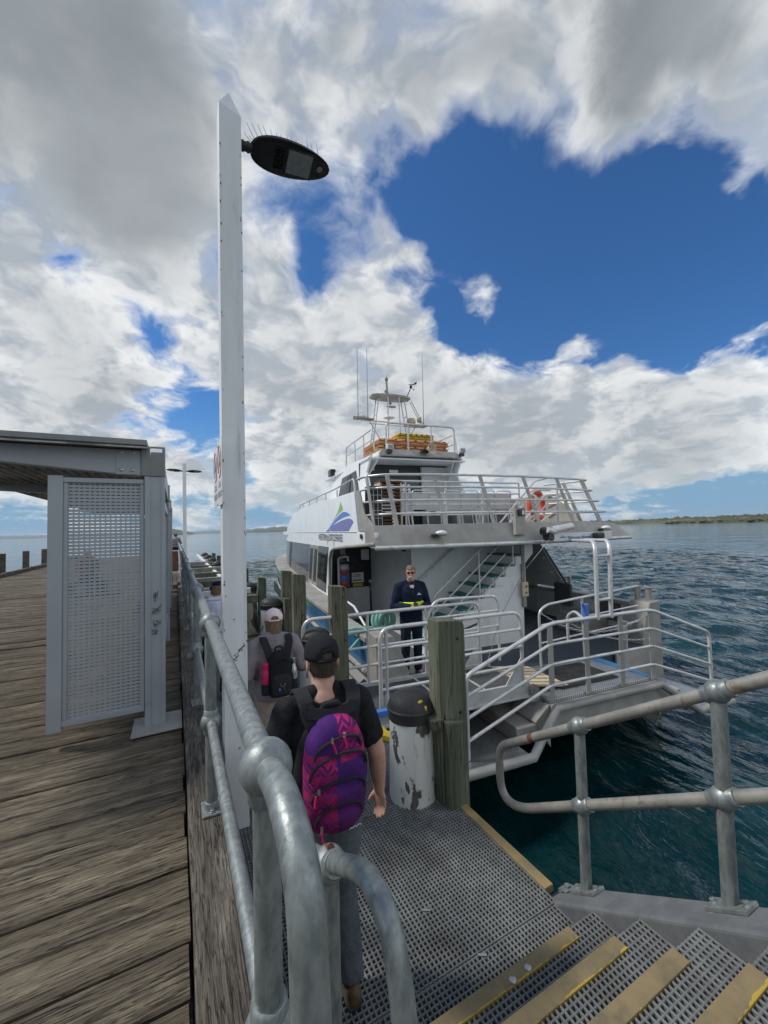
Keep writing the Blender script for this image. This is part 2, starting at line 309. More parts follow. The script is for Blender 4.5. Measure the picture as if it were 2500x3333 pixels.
chip=N_.rng(N_.math('SUBTRACT',N_.math('MULTIPLY',N_.rng(N_.noise(N_.vm('MULTIPLY',o_,(1,.3,1)),5.,6,.65),.45,.80,0,.36,'LINEAR'),1.),gy_),-.005,.005,kind='LINEAR')
src_=b_.inputs['Base Color'].links[0].from_socket; N_.put(b_.inputs['Base Color'],N_.mix(chip,src_,(.46,.31,.05,1)))
M['yellowbright']=mat('bright_yellow_paint',(.62,.44,.03),(.55,.39,.04),8.,rough=.6)
M['concrete']=mat('grey_concrete',(.105,.112,.115),(.14,.147,.15),9.,rough=.85,bump=.25,bscale=70.,c3=(.22,.225,.225),t3=(.62,.74),s3=14.,bdist=.004)
M['orange']=mat('orange_buoy',(.72,.085,.025),(.62,.07,.03),6.,rough=.5)
M['raftorange']=mat('faded_orange_float',(.62,.32,.14),(.55,.27,.12),5.,rough=.6); M['raftyellow']=mat('yellow_float',(.60,.42,.02),(.52,.36,.02),5.,rough=.5)
M['rust']=mat('rusty_brown',(.11,.038,.02),(.17,.065,.03),9.,rough=.8,bump=.3,bscale=30.); M['cream']=mat('cream_paint',(.62,.56,.42),(.5,.4,.27),7.,rough=.6)
M['rope']=mat('teal_rope',(.16,.42,.34),(.26,.52,.44),40.,rough=.8,bump=.8,bscale=120.,bdist=.004); M['whiterope']=mat('white_rope',(.72,.72,.68),rough=.8)
M['blackrope']=mat('dark_rope',(.02,.022,.024),rough=.8)
M['seatgrey']=mat('pale_seat_plastic',(.52,.55,.56),(.47,.5,.51),4.,rough=.35)
M['skin']=mat('skin',(.56,.33,.255),(.49,.265,.195),14.,rough=.5,bump=.08,bscale=90.,spec=.4,bdist=.003)
M['hair_dark']=mat('dark_hair',(.035,.024,.018),(.06,.042,.03),30.,stretch=(3,3,.5),rough=.55,bump=.6,bscale=120.)
M['hair_light']=mat('light_brown_hair',(.13,.085,.05),(.22,.15,.09),30.,stretch=(3,3,.5),rough=.55,bump=.6,bscale=110.)
def cloth(n,c,c2=None,b=.5,bs=9.,rough=.9): return mat(n,c,c2 or tuple(x*1.18 for x in c),7.,rough=rough,bump=b,bscale=bs,bdist=.03,rvar=.05,spec=.25)
M['blackcloth']=cloth('black_cotton',(.013,.013,.015)); M['strap']=cloth('black_webbing',(.022,.023,.026),b=.3,bs=60.)
M['denim']=cloth('grey_blue_denim',(.085,.10,.12),(.125,.14,.16),.6,12.); M['fleece']=cloth('mauve_grey_fleece',(.215,.185,.20),(.26,.23,.245),.6,10.)
M['khaki']=cloth('khaki_cotton',(.27,.225,.18),(.32,.27,.215),.7,10.); M['pinkcloth']=cloth('pale_pink_cotton',(.72,.55,.57),(.80,.66,.67),.3,14.)
M['navy']=cloth('navy_softshell',(.007,.012,.032),(.010,.017,.042),.6,9.); M['navytrouser']=cloth('navy_trousers',(.012,.018,.035),None,.6,10.)
M['lilac']=cloth('pale_lilac_shirt',(.62,.63,.78),(.68,.69,.82),.6,10.); M['hivis']=mat('hi_vis_yellow',(.62,.80,.02),rough=.6)
M['rust_top']=cloth('dull_red_cotton',(.28,.06,.07))
M['seatpad']=mat('grey_vinyl',(.085,.09,.092),rough=.6)
M['boot']=mat('brown_leather',(.10,.06,.03),(.15,.09,.05),12.,rough=.6); M['moustache']=mat('white_hair',(.70,.66,.60),rough=.7)
M['pinkbottle']=mat('pink_bottle',(.55,.02,.12),rough=.3); M['steel']=mat('polished_steel',(.65,.65,.64),rough=.22,metal=.95)
M['paper']=mat('white_sign_face',(.74,.75,.76),(.70,.71,.72),3.,rough=.45); M['red']=mat('faded_red_print',(.66,.52,.51),rough=.5); M['greyprint']=mat('grey_print',(.30,.32,.34),rough=.5)
M['graffiti']=mat('green_marker',(.02,.055,.035),rough=.5); M['lens']=mat('lamp_lens',(.26,.275,.27),(.32,.335,.33),18.,rough=.25)
M['bolt']=mat('zinc_bolt',(.50,.51,.50),rough=.4,metal=.8)
M['mussel']=mat('weedy_pile',(.05,.055,.035),(.09,.085,.05),8.,rough=.9,bump=.6,bscale=20.)
M['whiteplastic']=mat('white_plastic',(.74,.75,.74),rough=.35); M['bluetape']=mat('blue_paint_strip',(.03,.15,.30),(.04,.18,.34),6.,rough=.6)
M['scrub']=mat('coastal_scrub',(.05,.062,.03),(.085,.088,.045),.05,rough=.95); M['drygrass']=mat('dry_coastal_land',(.13,.125,.065),(.10,.11,.055),.02,rough=.95,c3=(.05,.065,.03),t3=(.45,.6),s3=.03)
M['hill']=mat('far_hill_scrub',(.11,.13,.12),(.14,.16,.15),.004,rough=1.); M['headland']=mat('headland_scrub',(.06,.075,.06),(.08,.095,.07),.01,rough=1.)
# chequer plate: bright aluminium with raised lozenges
def chequer(name):
    m=mat(name,(.60,.61,.61),(.72,.73,.72),4.,rough=.35,metal=.75); N,b=tree(m)
    tc=N.new('ShaderNodeTexCoord').outputs['Object']; x,y,z=N.sep(tc)
    k=26.
    a=N.math('MULTIPLY',N.math('ADD',x,y),k); c=N.math('MULTIPLY',N.math('SUBTRACT',x,y),k)
    ia,ic=N.math('FLOOR',a),N.math('FLOOR',c); fa=N.math('SUBTRACT',N.math('FRACT',a),.5); fc=N.math('SUBTRACT',N.math('FRACT',c),.5)
    par=N.math('FLOORED_MODULO',N.math('ADD',ia,ic),2.)
    def loz(u,v): return N.rng(N.math('ADD',N.math('POWER',N.math('MULTIPLY',u,2.3),2.),N.math('POWER',N.math('MULTIPLY',v,7.),2.)),1.,.5)
    l=N.math('ADD',N.math('MULTIPLY',loz(fa,fc),par),N.math('MULTIPLY',loz(fc,fa),N.math('SUBTRACT',1.,par)))
    bn=N.new('ShaderNodeBump'); bn.inputs['Strength'].default_value=.9; bn.inputs['Distance'].default_value=.006
    N.put(bn.inputs['Height'],l); N.l.new(bn.outputs[0],b.inputs['Normal'])
    N.put(b.inputs['Base Color'],N.mix(l,(.36,.37,.37,1),(.80,.80,.79,1))); return m
M['chequer']=chequer('aluminium_chequer_plate')
# pile paint: flaking white over grey timber with rust runs
def pilepaint(name,white,under,amount):
    m=bpy.data.materials.new(name); m.use_nodes=True; N=NT(m.node_tree); b=N.n['Principled BSDF']
    tc=N.new('ShaderNodeTexCoord').outputs['Object']; oi=N.new('ShaderNodeObjectInfo').outputs['Random']
    v=N.vm('ADD',tc,N.comb(N.math('MULTIPLY',oi,17.),N.math('MULTIPLY',oi,-23.),N.math('MULTIPLY',oi,5.)))
    fl=N.rng(N.noise(N.vm('MULTIPLY',v,(2.2,2.2,1.1)),1.7,9,.68,.5),amount,amount+.012)
    run=N.rng(N.noise(N.vm('MULTIPLY',v,(9.,9.,.8)),1.3,5,.6),.56,.74)
    rust=N.rng(N.noise(N.vm('MULTIPLY',v,(1,1,.45)),11.,5,.6),.58,.64)
    c=N.mix(N.math('MULTIPLY',run,.72),tuple(white)+(1,),(.50,.42,.27,1)); c=N.mix(N.math('MULTIPLY',rust,run),c,(.22,.08,.02,1))
    gr=N.noise(N.vm('MULTIPLY',v,(14.,14.,1.5)),2.,6,.65)
    u=N.mix(N.rng(gr,.4,.6),tuple(x*.5 for x in under)+(1,),tuple(under)+(1,))
    N.put(b.inputs['Base Color'],N.mix(fl,c,u)); b.inputs['Roughness'].default_value=.65
    bn=N.new('ShaderNodeBump'); bn.inputs['Strength'].default_value=.5; bn.inputs['Distance'].default_value=.012
    N.put(bn.inputs['Height'],N.math('ADD',N.math('MULTIPLY',fl,-1.),N.math('MULTIPLY',gr,.6))); N.l.new(bn.outputs[0],b.inputs['Normal']); return m
M['pile']=pilepaint('flaking_white_pile',(.72,.72,.68),(.16,.145,.125),.568); M['pile_old']=pilepaint('stained_old_pile',(.52,.46,.32),(.14,.125,.095),.50)

# ------------------------------------------------------------------ water
WZ=-2.2
def build_water():
    def axis(lo,hi):
        a=[0.]; st=.18
        while a[-1]<hi:
            if a[-1]>52: st*=1.055
            a.append(a[-1]+st)
        b=[0.]; st=.18
        while b[-1]>-lo*-1 and b[-1]>lo:
            if b[-1]<-6: st*=1.09
            b.append(b[-1]-st)
        return np.array(b[:0:-1]+a)
    X=axis(-9000,9000); Y=axis(-900,9000)
    gx,gy=np.meshgrid(X,Y,indexing='ij'); sx=np.gradient(X)[:,None]*np.ones_like(gy); sy=np.gradient(Y)[None,:]*np.ones_like(gx); sp=np.maximum(sx,sy)
    z=np.zeros_like(gx); r=np.random.default_rng(3)
    for i in range(46):
        lam=.7*(1.085**i)*.55 if i<40 else 9+i*.2
        th=R(62)+r.normal(0,.55); kx,ky=math.cos(th)*2*math.pi/lam,math.sin(th)*2*math.pi/lam
        a=.0125*lam**.9/(1+(lam/3.2)**1.3); ph=r.uniform(0,6.28)
        q=np.clip((lam/sp-3)/4,0,1)
        w_=np.sin(gx*kx+gy*ky+ph+.8*np.sin(gx*ky*.13-gy*kx*.17+ph*2))
        z+=a*q*(1-np.abs(w_))*1.7 if i%3 else a*q*w_
    z-=z[:200].mean()
    V=np.stack([gx,gy,z+WZ],-1).reshape(-1,3); nx,ny=gx.shape
    idx=np.arange(nx*ny).reshape(nx,ny); F=np.stack([idx[:-1,:-1],idx[1:,:-1],idx[1:,1:],idx[:-1,1:]],-1).reshape(-1,4)
    me=bpy.data.meshes.new('water'); me.vertices.add(len(V)); me.vertices.foreach_set('co',V.astype('f4').ravel())
    me.loops.add(F.size); me.loops.foreach_set('vertex_index',F.astype('i4').ravel())
    me.polygons.add(len(F)); me.polygons.foreach_set('loop_start',np.arange(0,F.size,4,dtype='i4')); me.polygons.foreach_set('loop_total',np.full(len(F),4,'i4'))
    me.update(calc_edges=True); me.shade_smooth()
    m=bpy.data.materials.new('sea_water'); m.use_nodes=True; N=NT(m.node_tree); b=N.n['Principled BSDF']
    tc=N.new('ShaderNodeTexCoord').outputs['Object']
    mo=N.new('ShaderNodeMapping'); mo.inputs['Rotation'].default_value=(0,0,R(-62)); mo.inputs['Scale'].default_value=(1,.42,1); N.l.new(tc,mo.inputs[0])
    big=N.noise(tc,.28,4,.55)
    N.put(b.inputs['Base Color'],N.mix(N.rng(big,.38,.66),(.0018,.020,.022,1),(.0035,.036,.041,1)))
    b.inputs['Roughness'].default_value=.06; b.inputs['IOR'].default_value=1.333; b.inputs['Specular IOR Level'].default_value=.5
    h=N.math('ADD',N.math('ADD',N.math('MULTIPLY',N.noise(mo.outputs[0],2.4,4,.55,.4),.8),N.math('MULTIPLY',N.noise(mo.outputs[0],7.,3,.55,.3),.16)),N.math('MULTIPLY',N.noise(mo.outputs[0],.8,3,.55,.3),2.2)); 
    h=N.math('ADD',h,N.math('ADD',N.math('MULTIPLY',N.noise(mo.outputs[0],.09,3,.5),5.),N.math('MULTIPLY',N.noise(mo.outputs[0],.24,2,.5),3.2)))
    bn=N.new('ShaderNodeBump'); bn.inputs['Strength'].default_value=.75; bn.inputs['Distance'].default_value=.16; N.put(bn.inputs['Height'],h); N.l.new(bn.outputs[0],b.inputs['Normal'])
    me.materials.append(m); return link('water',me,kind='structure')
build_water()
# seabed under the clear water is not seen; far land follows
def land(name,b0,b1,dfun,hfun,m,n=160,depth=300.,kind='structure'):
    mb=MB(); rows=[]
    for i in range(n+1):
        t=i/n; b=R(b0+(b1-b0)*t); d0=dfun(t); h=hfun(t); row=[]
        for dd,k in((0,0.),(.03,.30),(.10,.5),(.3,.8),(.6,1.),(1,1.)):
            dist=d0+depth*dd; j=1+.10*math.sin(i*1.7+dd*9)+.07*math.sin(i*.61+dd*23)
            row.append((math.sin(b)*dist,math.cos(b)*dist,WZ-.4+(h*k*j if k else 0)))
        rows.append(row)
    V=[p for r in rows for p in r]; k=6
    mb.add(V,[(i*k+j,(i+1)*k+j,(i+1)*k+j+1,i*k+j+1) for i in range(n) for j in range(k-1)])
    return mb.build(name,m,smooth=True,kind=kind,ang=80)
land('island',50,92,lambda t:950-430*t,lambda t:4.5+13.*t+2.*math.sin(t*9),M['drygrass'],depth=420.)
land('mangrove_point',62.2,92,lambda t:640-170*t,lambda t:.6+min(t*9,1.)*(4.2+.8*math.sin(t*31)),M['scrub'],depth=60.)
land('far_hills',-40,17.5,lambda t:5600,lambda t:38+14*math.sin(t*7+.6)+9*math.sin(t*17+1)+4*math.sin(t*41),M['hill'],depth=900.)
land('headland',-3.,2.6,lambda t:2600,lambda t:40*max(0,(1-abs(t*2-.85)))**.6,M['headland'],n=60,depth=300.)
land('wooded_shore',8.,30,lambda t:4200,lambda t:48+5*math.sin(t*37)+4*math.sin(t*83)-30*max(0,.12-t)/.12,M['headland'],depth=400.)
# scrub on the island: clumps standing along its slope
def scrub_mass():
    mb=MB(); r=random.Random(5)
    for i in range(1500):
        t=r.random(); b=R(50+42*t); near=r.random()<.35 and t>.3
        if near: b0=R(62.4+29*r.random()); tt=(math.degrees(b0)-62.2)/29.8; dist=640-170*tt+r.uniform(2,50); b=b0; h=r.uniform(1.2,2.6); z=WZ+1.4+2.2*min(tt*5,1)*r.random()
        else:
            f=r.random()**.7; dist=950-430*t+420*f; h=r.uniform(1.5,4.2)*(1.8 if r.random()<.03 else 1); z=WZ+(4.5+13*t)*min(1,.3+f)*.92
        x,y=math.sin(b)*dist,math.cos(b)*dist; w_=h*r.uniform(.9,2.2)
        rings=[]
        for a,k in((-.4,.8),(.1,1.),(.55,.75),(.95,.25)):
            rings.append([(x+w_*k*r.uniform(.75,1.15)*math.cos(j*1.047),y+w_*k*r.uniform(.75,1.15)*math.sin(j*1.047),z+h*a*r.uniform(.85,1.1)) for j in range(6)])
        mb.loft(rings)
    o=mb.build('scrub',M['scrub'],kind='stuff'); tag(o,'low dark coastal scrub covering the island behind the ferry','scrub')
scrub_mass()

# ------------------------------------------------------------------ jetty
ZD=-.1   # deck plank surface
jetty=thing('jetty',None,None,(0,0,ZD)); tag(jetty,'weathered timber jetty deck of wide grey brown planks',None,None,'structure')
def plank_mesh(seed,x0,x1,w_,t=.07):
    r=random.Random(seed); mb=MB(); n=10; rings=[]
    for i in range(n+1):
        x=x0+(x1-x0)*i/n; j=[r.uniform(-.0035,.0035) for _ in range(4)]; c=.009
        y0,y1=-w_/2+j[0],w_/2+j[1]; zt=r.uniform(-.003,.003)
        rings.append([(x,y0,-t),(x,y1,-t),(x,y1,-c+zt),(x,y1-c,zt+j[2]*.6),(x,y0+c,zt+j[3]*.6),(x,y0,-c+zt)])
    mb.loft(rings); return mb
PM=[]; 
for sd in range(10):
    o=plank_mesh(sd,-6.75,.045,.222).build('plank',M['plank'],jetty,smooth=True,ang=30); PM.append(o)
y=-1.6; k=0
while y<38:
    wf=random.choice((.92,1.,1.,1.04,1.1,.86)); w_=.222*wf
    o=PM[k] if k<10 else PM[k%10].copy()
    if k>=10: col.objects.link(o)
    o.parent=jetty; o.location=(random.uniform(-.01,.008),y+w_/2,random.uniform(-.007,.006)); o.scale=(1,wf,1); o.rotation_euler=(0,0,random.uniform(-.0005,.0005))
    y+=w_+random.choice((.010,.012,.015,.011,.022)); k+=1
mb=MB()
for yy in np.arange(-1,38,2.6): mb.box(-6.6,.05,yy,yy+.28,-.45,-.075)
for xx in (-6.3,-4.2,-2.1,-.1): mb.box(xx-.12,xx+.12,-1.6,38,-.75,-.46)
mb.build('bearer',M['oldpost'],jetty,kind='stuff')
# joined side beam (kerb) in butted lengths
kerb=thing('timber_kerb','cracked brown timber kerb beam between the planks and the white lamp pole','kerb',(.15,0,0))
ys=[-1.6,4.15,7.9,10.6,15.2,19.6,24.1,28.5,33,38]
for a,b_ in zip(ys[:-1],ys[1:]):
    mb=MB(); n=14; r=random.Random(int(a*10)); rings=[]
    for i in range(n+1):
        yy=a+.006+(b_-a-.012)*i/n; j=lambda s=.005: r.uniform(-s,s)
        x0,x1=-.092+j(),.092+j(.004); zt=j(.003)
        rings.append([(x0,yy,-.22),(x1,yy,-.22),(x1,yy,-.018+zt),(x1-.02,yy,zt),(x0+.03,yy,zt+j(.002)),(x0,yy,-.026+zt)])
    mb.loft(rings); mb.build('kerb_beam',M['kerb'],kerb,smooth=True,ang=25)
mb=MB(); mb.box(.055,.235,-1.6,38,-.62,-.226); f=mb.build('jetty_fascia',M['oldpost'],jetty); f.location=(0,0,.1)
lk=thing('timber_kerb','dark low timber kerb along the far sea edge of the jetty, behind the grey shelter','kerb',(-6.85,0,ZD))
for a in np.arange(-1.6,38,6.6):
    MB().box(-.11,.11,a+.005,a+6.59,-.1,.16).build('kerb_beam',M['kerb'],lk,bev=.012)
for i,(yy,lb) in enumerate(((14.2,0),(17.7,0),(21.1,0),(24.6,1),(28.,2),(31.4,3))):
    nm=['','leftmost of three square timber posts on the far jetty kerb','middle one of three square timber posts on the far jetty kerb','square timber post on the far jetty kerb beside the shelter screen'][lb] or 'short square timber post on the far jetty edge, outside the view'
    if not lb: continue
    o=MB().box(-.12,.12,-.12,.12,-1.,1.02).build('mooring_post',M['kerb'],None,bev=.02); o.location=(-7.1,yy,ZD); tag(o,nm,'post','posts along the far jetty edge')

# ------------------------------------------------------------------ galvanised railing along the kerb
def collar(mb,c,r=.052,axis=(0,1,0)):
    mb.ball(c,r,16,10)
def socket(mb,c,ax,r=.041,l=.075): # sleeve of a clamp fitting
    ax=Vector(ax).normalized(); c=Vector(c); mb.lathe([(r*.9,-l),(r,-l+.006),(r,l-.006),(r*.9,l)],c,14,ax)
HR=1.07; MR=.50; XR=.18
rail=thing('handrail','long galvanised pipe handrail standing on the timber kerb of the jetty','railing',(XR,.96,0))
py=[.96+1.66*i for i in range(16)]
post_m=None
def build_post(parent,y,first):
    mb=MB(); mb.tube([(0,y,.012),(0,y,HR)],.031,16)
    p=mb.build('post',M['galv'],parent,smooth=True)
    fb=MB(); collar(fb,(0,y,HR),.060); fb.lathe([(.037,-.075),(.041,-.07),(.041,0)],(0,y,HR),14); fb.build('ball_joint',M['galv'],p,smooth=True)
    fb=MB(); collar(fb,(0,y,MR),.057); fb.lathe([(.037,-.07),(.041,-.065),(.041,.065),(.037,.07)],(0,y,MR),14); fb.build('ball_joint',M['galv'],p,smooth=True)
    bp=MB(); bp.box(-.052,.052,y-.075,y+.075,.0,.012); bp.lathe([(.042,.012),(.036,.045),(.033,.05)],(0,y,0),16)
    for s in (-1,): bp.lathe([(.016,.012),(.016,.016),(.011,.018),(.011,.026)],(0.,y+s*.052,0),6)
    bp.build('base_plate',M['galv'],p,bev=.003)
    return p
p0=build_post(rail,0,True)
for i in range(1,16):
    dup(p0,(0,1.66*i,0),rail)
L=1.66*15
MB().tube(fillet([(0,L,HR),(0,.0,HR),(0,-.16,HR+.035),(0,-.31,HR-.02),(0,-.335,HR-.25),(0,-.335,MR-.25),(0,-.3,MR-.02),(0,-.15,MR),(0,0,MR)],.11,7),.031,20).build('top_rail',M['galv'],rail,smooth=True)
MB().tube([(0,0,MR),(0,L,MR)],.025,16).build('mid_rail',M['galv'],rail,smooth=True)
mb=MB()
for yy in (L+.6,): mb.tube(fillet([(0,L,HR),(0,yy,HR),(-1.5,yy,HR)],.12),.031,12); mb.tube(fillet([(0,L,MR),(0,yy,MR),(-1.5,yy,MR)],.12),.025,12); mb.tube([(-1.5,yy,HR),(-1.5,yy,-.1)],.03,12)
mb.build('return_rail',M['galv'],rail,smooth=True)

# ------------------------------------------------------------------ lower landing of moulded grating
ZL=-.65; XE=2.06; Y0,Y1=1.30,9.3
land_=thing('boarding_landing',None,None,(.28,Y0,ZL)); tag(land_,'lower boarding landing of grey moulded grating',None,None,'structure')
M['grating']=mat('grey_frp_grating',(.138,.145,.140),(.192,.20,.192),12.,rough=.7,bump=.3,bscale=150.,c3=(.085,.085,.08),t3=(.45,.72),s3=2.2,bdist=.002)
def grating(parent,x0,x1,y0,y1,z,pitch=.0262,w_=.0098,h=.034,name='grating_panel'):
    mb=MB(); nx=max(2,round((x1-x0)/pitch)); ny=max(2,round((y1-y0)/pitch)); h2=w_/2
    def gb(a,b_,horizontal,zt):
        # bar with a slightly crowned top
        if horizontal:
            yy=a; mb.loft([[(x,yy-h2*.8,zt-h),(x,yy+h2*.8,zt-h),(x,yy+h2,zt-.003),(x,yy+h2*.5,zt),(x,yy-h2*.5,zt),(x,yy-h2,zt-.003)] for x in (x0,x1)])
        else:
            xx=a; mb.loft([[(xx-h2*.8,yy,zt-h),(xx+h2*.8,yy,zt-h),(xx+h2,yy,zt-.003),(xx+h2*.5,yy,zt),(xx-h2*.5,yy,zt),(xx-h2,yy,zt-.003)] for yy in (y0,y1)])
    for i in range(nx+1): gb(x0+h2+(x1-x0-w_)*i/nx,None,False,z)
    for j in range(ny+1): gb(y0+h2+(y1-y0-w_)*j/ny,None,True,z-.0012)
    return mb.build(name,M['grating'],parent,kind=None)
MB.off=(.28,Y0,ZL)
yy=Y0; i=0
for dy in (.47,1.22,1.22,1.22,1.22,1.22,1.03):
    grating(land_,.27,XE-.045 if yy<Y1 else XE,yy+.003,yy+dy-.003,ZL); yy+=dy
mb=MB()
for a in np.arange(Y0+.1,Y1,.61): mb.box(.3,XE-.03,a-.03,a+.03,ZL-.18,ZL-.036)
for x_ in (.3,1.15,1.95): mb.box(x_-.05,x_+.05,Y0,Y1,ZL-.36,ZL-.185)
mb.build('support_beam',M['galv'],land_,kind='stuff')
# yellow edge strips along the water side, with the gap where the gangway lands
for a,b_ in ((1.86,2.78),(3.35,4.22),(5.55,7.2)): MB().box(XE-.042,XE+.028,a,b_,ZL-.04,ZL+.006).build('yellow_edge_strip',M['yellow'] if a<3 else M['yellowbright'],land_,bev=.004)
MB().box(.3,XE,Y1+.003,Y1+.07,ZL-.06,ZL+.004).build('end_strip',M['oldpost'],land_)
mb=MB()
for x_,y_ in ((1.42,1.75),(1.62,1.62),(1.30,2.1),(.95,3.1),(1.5,3.4)): mb.obox((x_,y_,ZL+.004),(.024,.007,.0015),((.86,-.5,0),(.5,.86,0),(0,0,1)))
mb.build('grating_clip',M['bolt'],land_)
MB.off=(0,0,0)
# inner wall between landing and kerb
MB().box(.243,.262,-1,38,-1.6,-.02).build('jetty_side_board',M['oldpost'],jetty).location=(0,0,.1)
# ------------------------------------------------------------------ stairs down to the landing
st=thing('grating_stairs','grating stairs with worn yellow nosings going down to the boarding landing','stairs',(1.1,1.51,ZL))
MB.off=(1.1,1.51,ZL)
for k in range(8):
    z=ZL+.17*(k+1); yf=1.51-.255*k
    grating(st,.27,1.985,yf-.285,yf-.002,z,name='tread')
    mb=MB(); mb.box(.31,1.795,yf-.062,yf+.004,z-.04,z+.005); mb.build('nosing',M['nosing'],st,bev=.003)
mb=MB()
for k in range(8):
    z=ZL+.17*(k+1); yf=1.51-.255*k
    for x_ in (.27,1.94): mb.box(x_,x_+.04,yf-.28,yf-.01,z-.13,z-.036)
mb.build('tread_bracket',M['galv'],st,kind='stuff')
mb=MB()
for x_,y_,z_ in ((1.36,1.465,ZL+.176),(1.46,1.47,ZL+.176)): mb.lathe([(.017,0),(.017,.002),(.008,.006)],(x_,y_,z_),8)
mb.build('screw_head',M['bolt'],st)
MB.off=(0,0,0)
# concrete stringer on the water side
sg=thing('concrete_stringer','sloping grey concrete kerb beside the grating stairs','kerb',(2.1,1.8,ZL))
MB.off=(2.1,1.8,ZL)
tn=.17/.255
pr=[(1.95,-.84),(1.88,-.73),(1.80,-.575-.13*.66),(-.6,-.575+2.27*.66),(-.6,-1.2),(1.5,-1.35),(1.93,-1.2)]
mb=MB(); mb.prism([(1.99,a,b_) for a,b_ in pr],(.215,0,0)); mb.build('beam',M['concrete'],sg,bev=.018,bseg=3)
MB.off=(0,0,0)
# right rail on the stringer
rr=thing('stair_handrail','weathered galvanised pipe handrail with a rounded end on the concrete kerb by the water','railing',(2.15,1.67,-.56))
MB.off=(2.15,1.67,-.56)
ts=.625
ztop=lambda y:.385+(1.67-y)*ts
zlow=lambda y:-.08+(1.67-y)*ts
zst=lambda y:-.572+(1.67-y)*.66
_a,_b,_c=Vector((2.15,2.37,ztop(2.37)-.22)),Vector((2.15,2.365,zlow(2.37)-.01)),Vector((2.15,2.02,zlow(2.02)))
arc_low=[_a*(1-t)**2+_b*2*t*(1-t)+_c*t*t for t in [q/10 for q in range(11)]]
MB().tube([(2.15,-.6,ztop(-.6))]+fillet([(2.15,1.9,ztop(1.9)),(2.15,2.37,ztop(2.37)),(2.15,2.37,ztop(2.37)-.20)],.10,8)+arc_low+[(2.15,-.6,zlow(-.6))],.029,18).build('rail_loop',M['galv_worn'],rr,smooth=True)
for yy in (1.67,.95,.1):
    b0=zst(yy); t0=ztop(yy)
    mb=MB(); mb.tube([(2.15,yy,b0),(2.15,yy,t0)],.031,16); p=mb.build('post',M['galv'],rr,smooth=True)
    for zz in (t0,zlow(yy)):
        fb=MB(); fb.ball((2.15,yy,zz),.052,16,10); socket(fb,(2.15,yy,zz),(0,-1,tn),.040,.062); fb.build('ball_joint',M['galv'],p,smooth=True)
    bp=MB(); bp.obox((2.15,yy,b0+.008),(.05,.095,.008),((1,0,0),(0,1,-tn),(0,tn,1)))
    for s in (-1,1):
        c=Vector((2.15,yy+s*.062,b0+.016-s*.062*tn)); bp.lathe([(.021,0),(.021,.003),(.014,.004),(.014,.016)],c,6,(0,tn,1))
    bp.build('base_plate',M['galv'],p,bev=.003)
bp=MB(); bp.obox((2.14,1.80,-.648),(.042,.035,.004),((1,0,0),(0,1,-tn*.6),(0,tn*.6,1))); bp.lathe([(.016,0),(.016,.016)],(2.14,1.80,-.644),6); bp.build('anchor_plate',M['galv'],rr)
bp=MB(); bp.tube([(2.15,2.06,ztop(2.06)),(2.15,2.02,ztop(2.02))],.0298,18); bp.build('rust_band',M['rust'],rr,smooth=True)
MB.off=(0,0,0)
# left stair handrail with the bent near end
lr=thing('stair_handrail','galvanised pipe handrail bent down over the stairs beside the jetty kerb','railing',(.42,1.23,-.48))
MB.off=(.42,1.23,-.48)
q=fillet([(.42,1.62,.375),(.42,1.25,.565),(.42,1.10,.66),(.42,.955,.745),(.42,.835,.735),(.42,.775,.60),(.42,.765,.2),(.42,.76,-.05)],.09,6)
MB().tube(q,.0275,20).build('rail',M['galv'],lr,smooth=True)
mb=MB(); mb.tube([(.42,1.235,-.48),(.42,1.235,.56)],.0275,18); p=mb.build('post',M['galv'],lr,smooth=True)
fb=MB(); fb.ball((.42,1.24,.565),.052,18,11); socket(fb,(.42,1.24,.565),(0,-.15,.1),.0375,.066); fb.build('ball_joint',M['galv'],p,smooth=True)
bp=MB(); bp.tube([(.418,1.262,.600),(.424,1.232,.6185)],.012,8); bp.build('rust_patch',M['rust'],p,smooth=True)
bp=MB(); bp.box(.37,.47,1.17,1.30,-.48,-.47); bp.build('base_plate',M['galv'],p)
MB.off=(0,0,0)

# ------------------------------------------------------------------ white lamp pole with LED lantern and bird spikes
lp=thing('lamp_pole','tall square white lamp pole with a pointed top and a no entry style sign','lamp post',(.41,3.42,ZL))
MB.off=(.41,3.42,ZL)
mb=MB(); a=.086; x0,y0=.41,3.42
mb.loft([[(x0-a,y0-a,ZL-1.4),(x0+a,y0-a,ZL-1.4),(x0+a,y0+a,ZL-1.4),(x0-a,y0+a,ZL-1.4)],[(x0-a,y0-a,5.09),(x0+a,y0-a,5.03),(x0+a,y0+a,5.03),(x0-a,y0+a,5.09)],[(x0-.004,y0-.004,5.285),(x0+.004,y0-.004,5.285),(x0+.004,y0+.004,5.285),(x0-.004,y0+.004,5.285)]])
mb.build('pole',M['pole_white'],lp,bev=.006)
mb=MB(); mb.box(.40,.44,y0-a-.003,y0-a+.0,1.2,1.21)
sp=MB(); sx=x0-a-.014; sp.box(sx-.003,sx+.0,3.17,3.86,1.815,2.32); sgn=sp.build('sign_plate',M['paper'],lp)
g=MB(); r=MB()
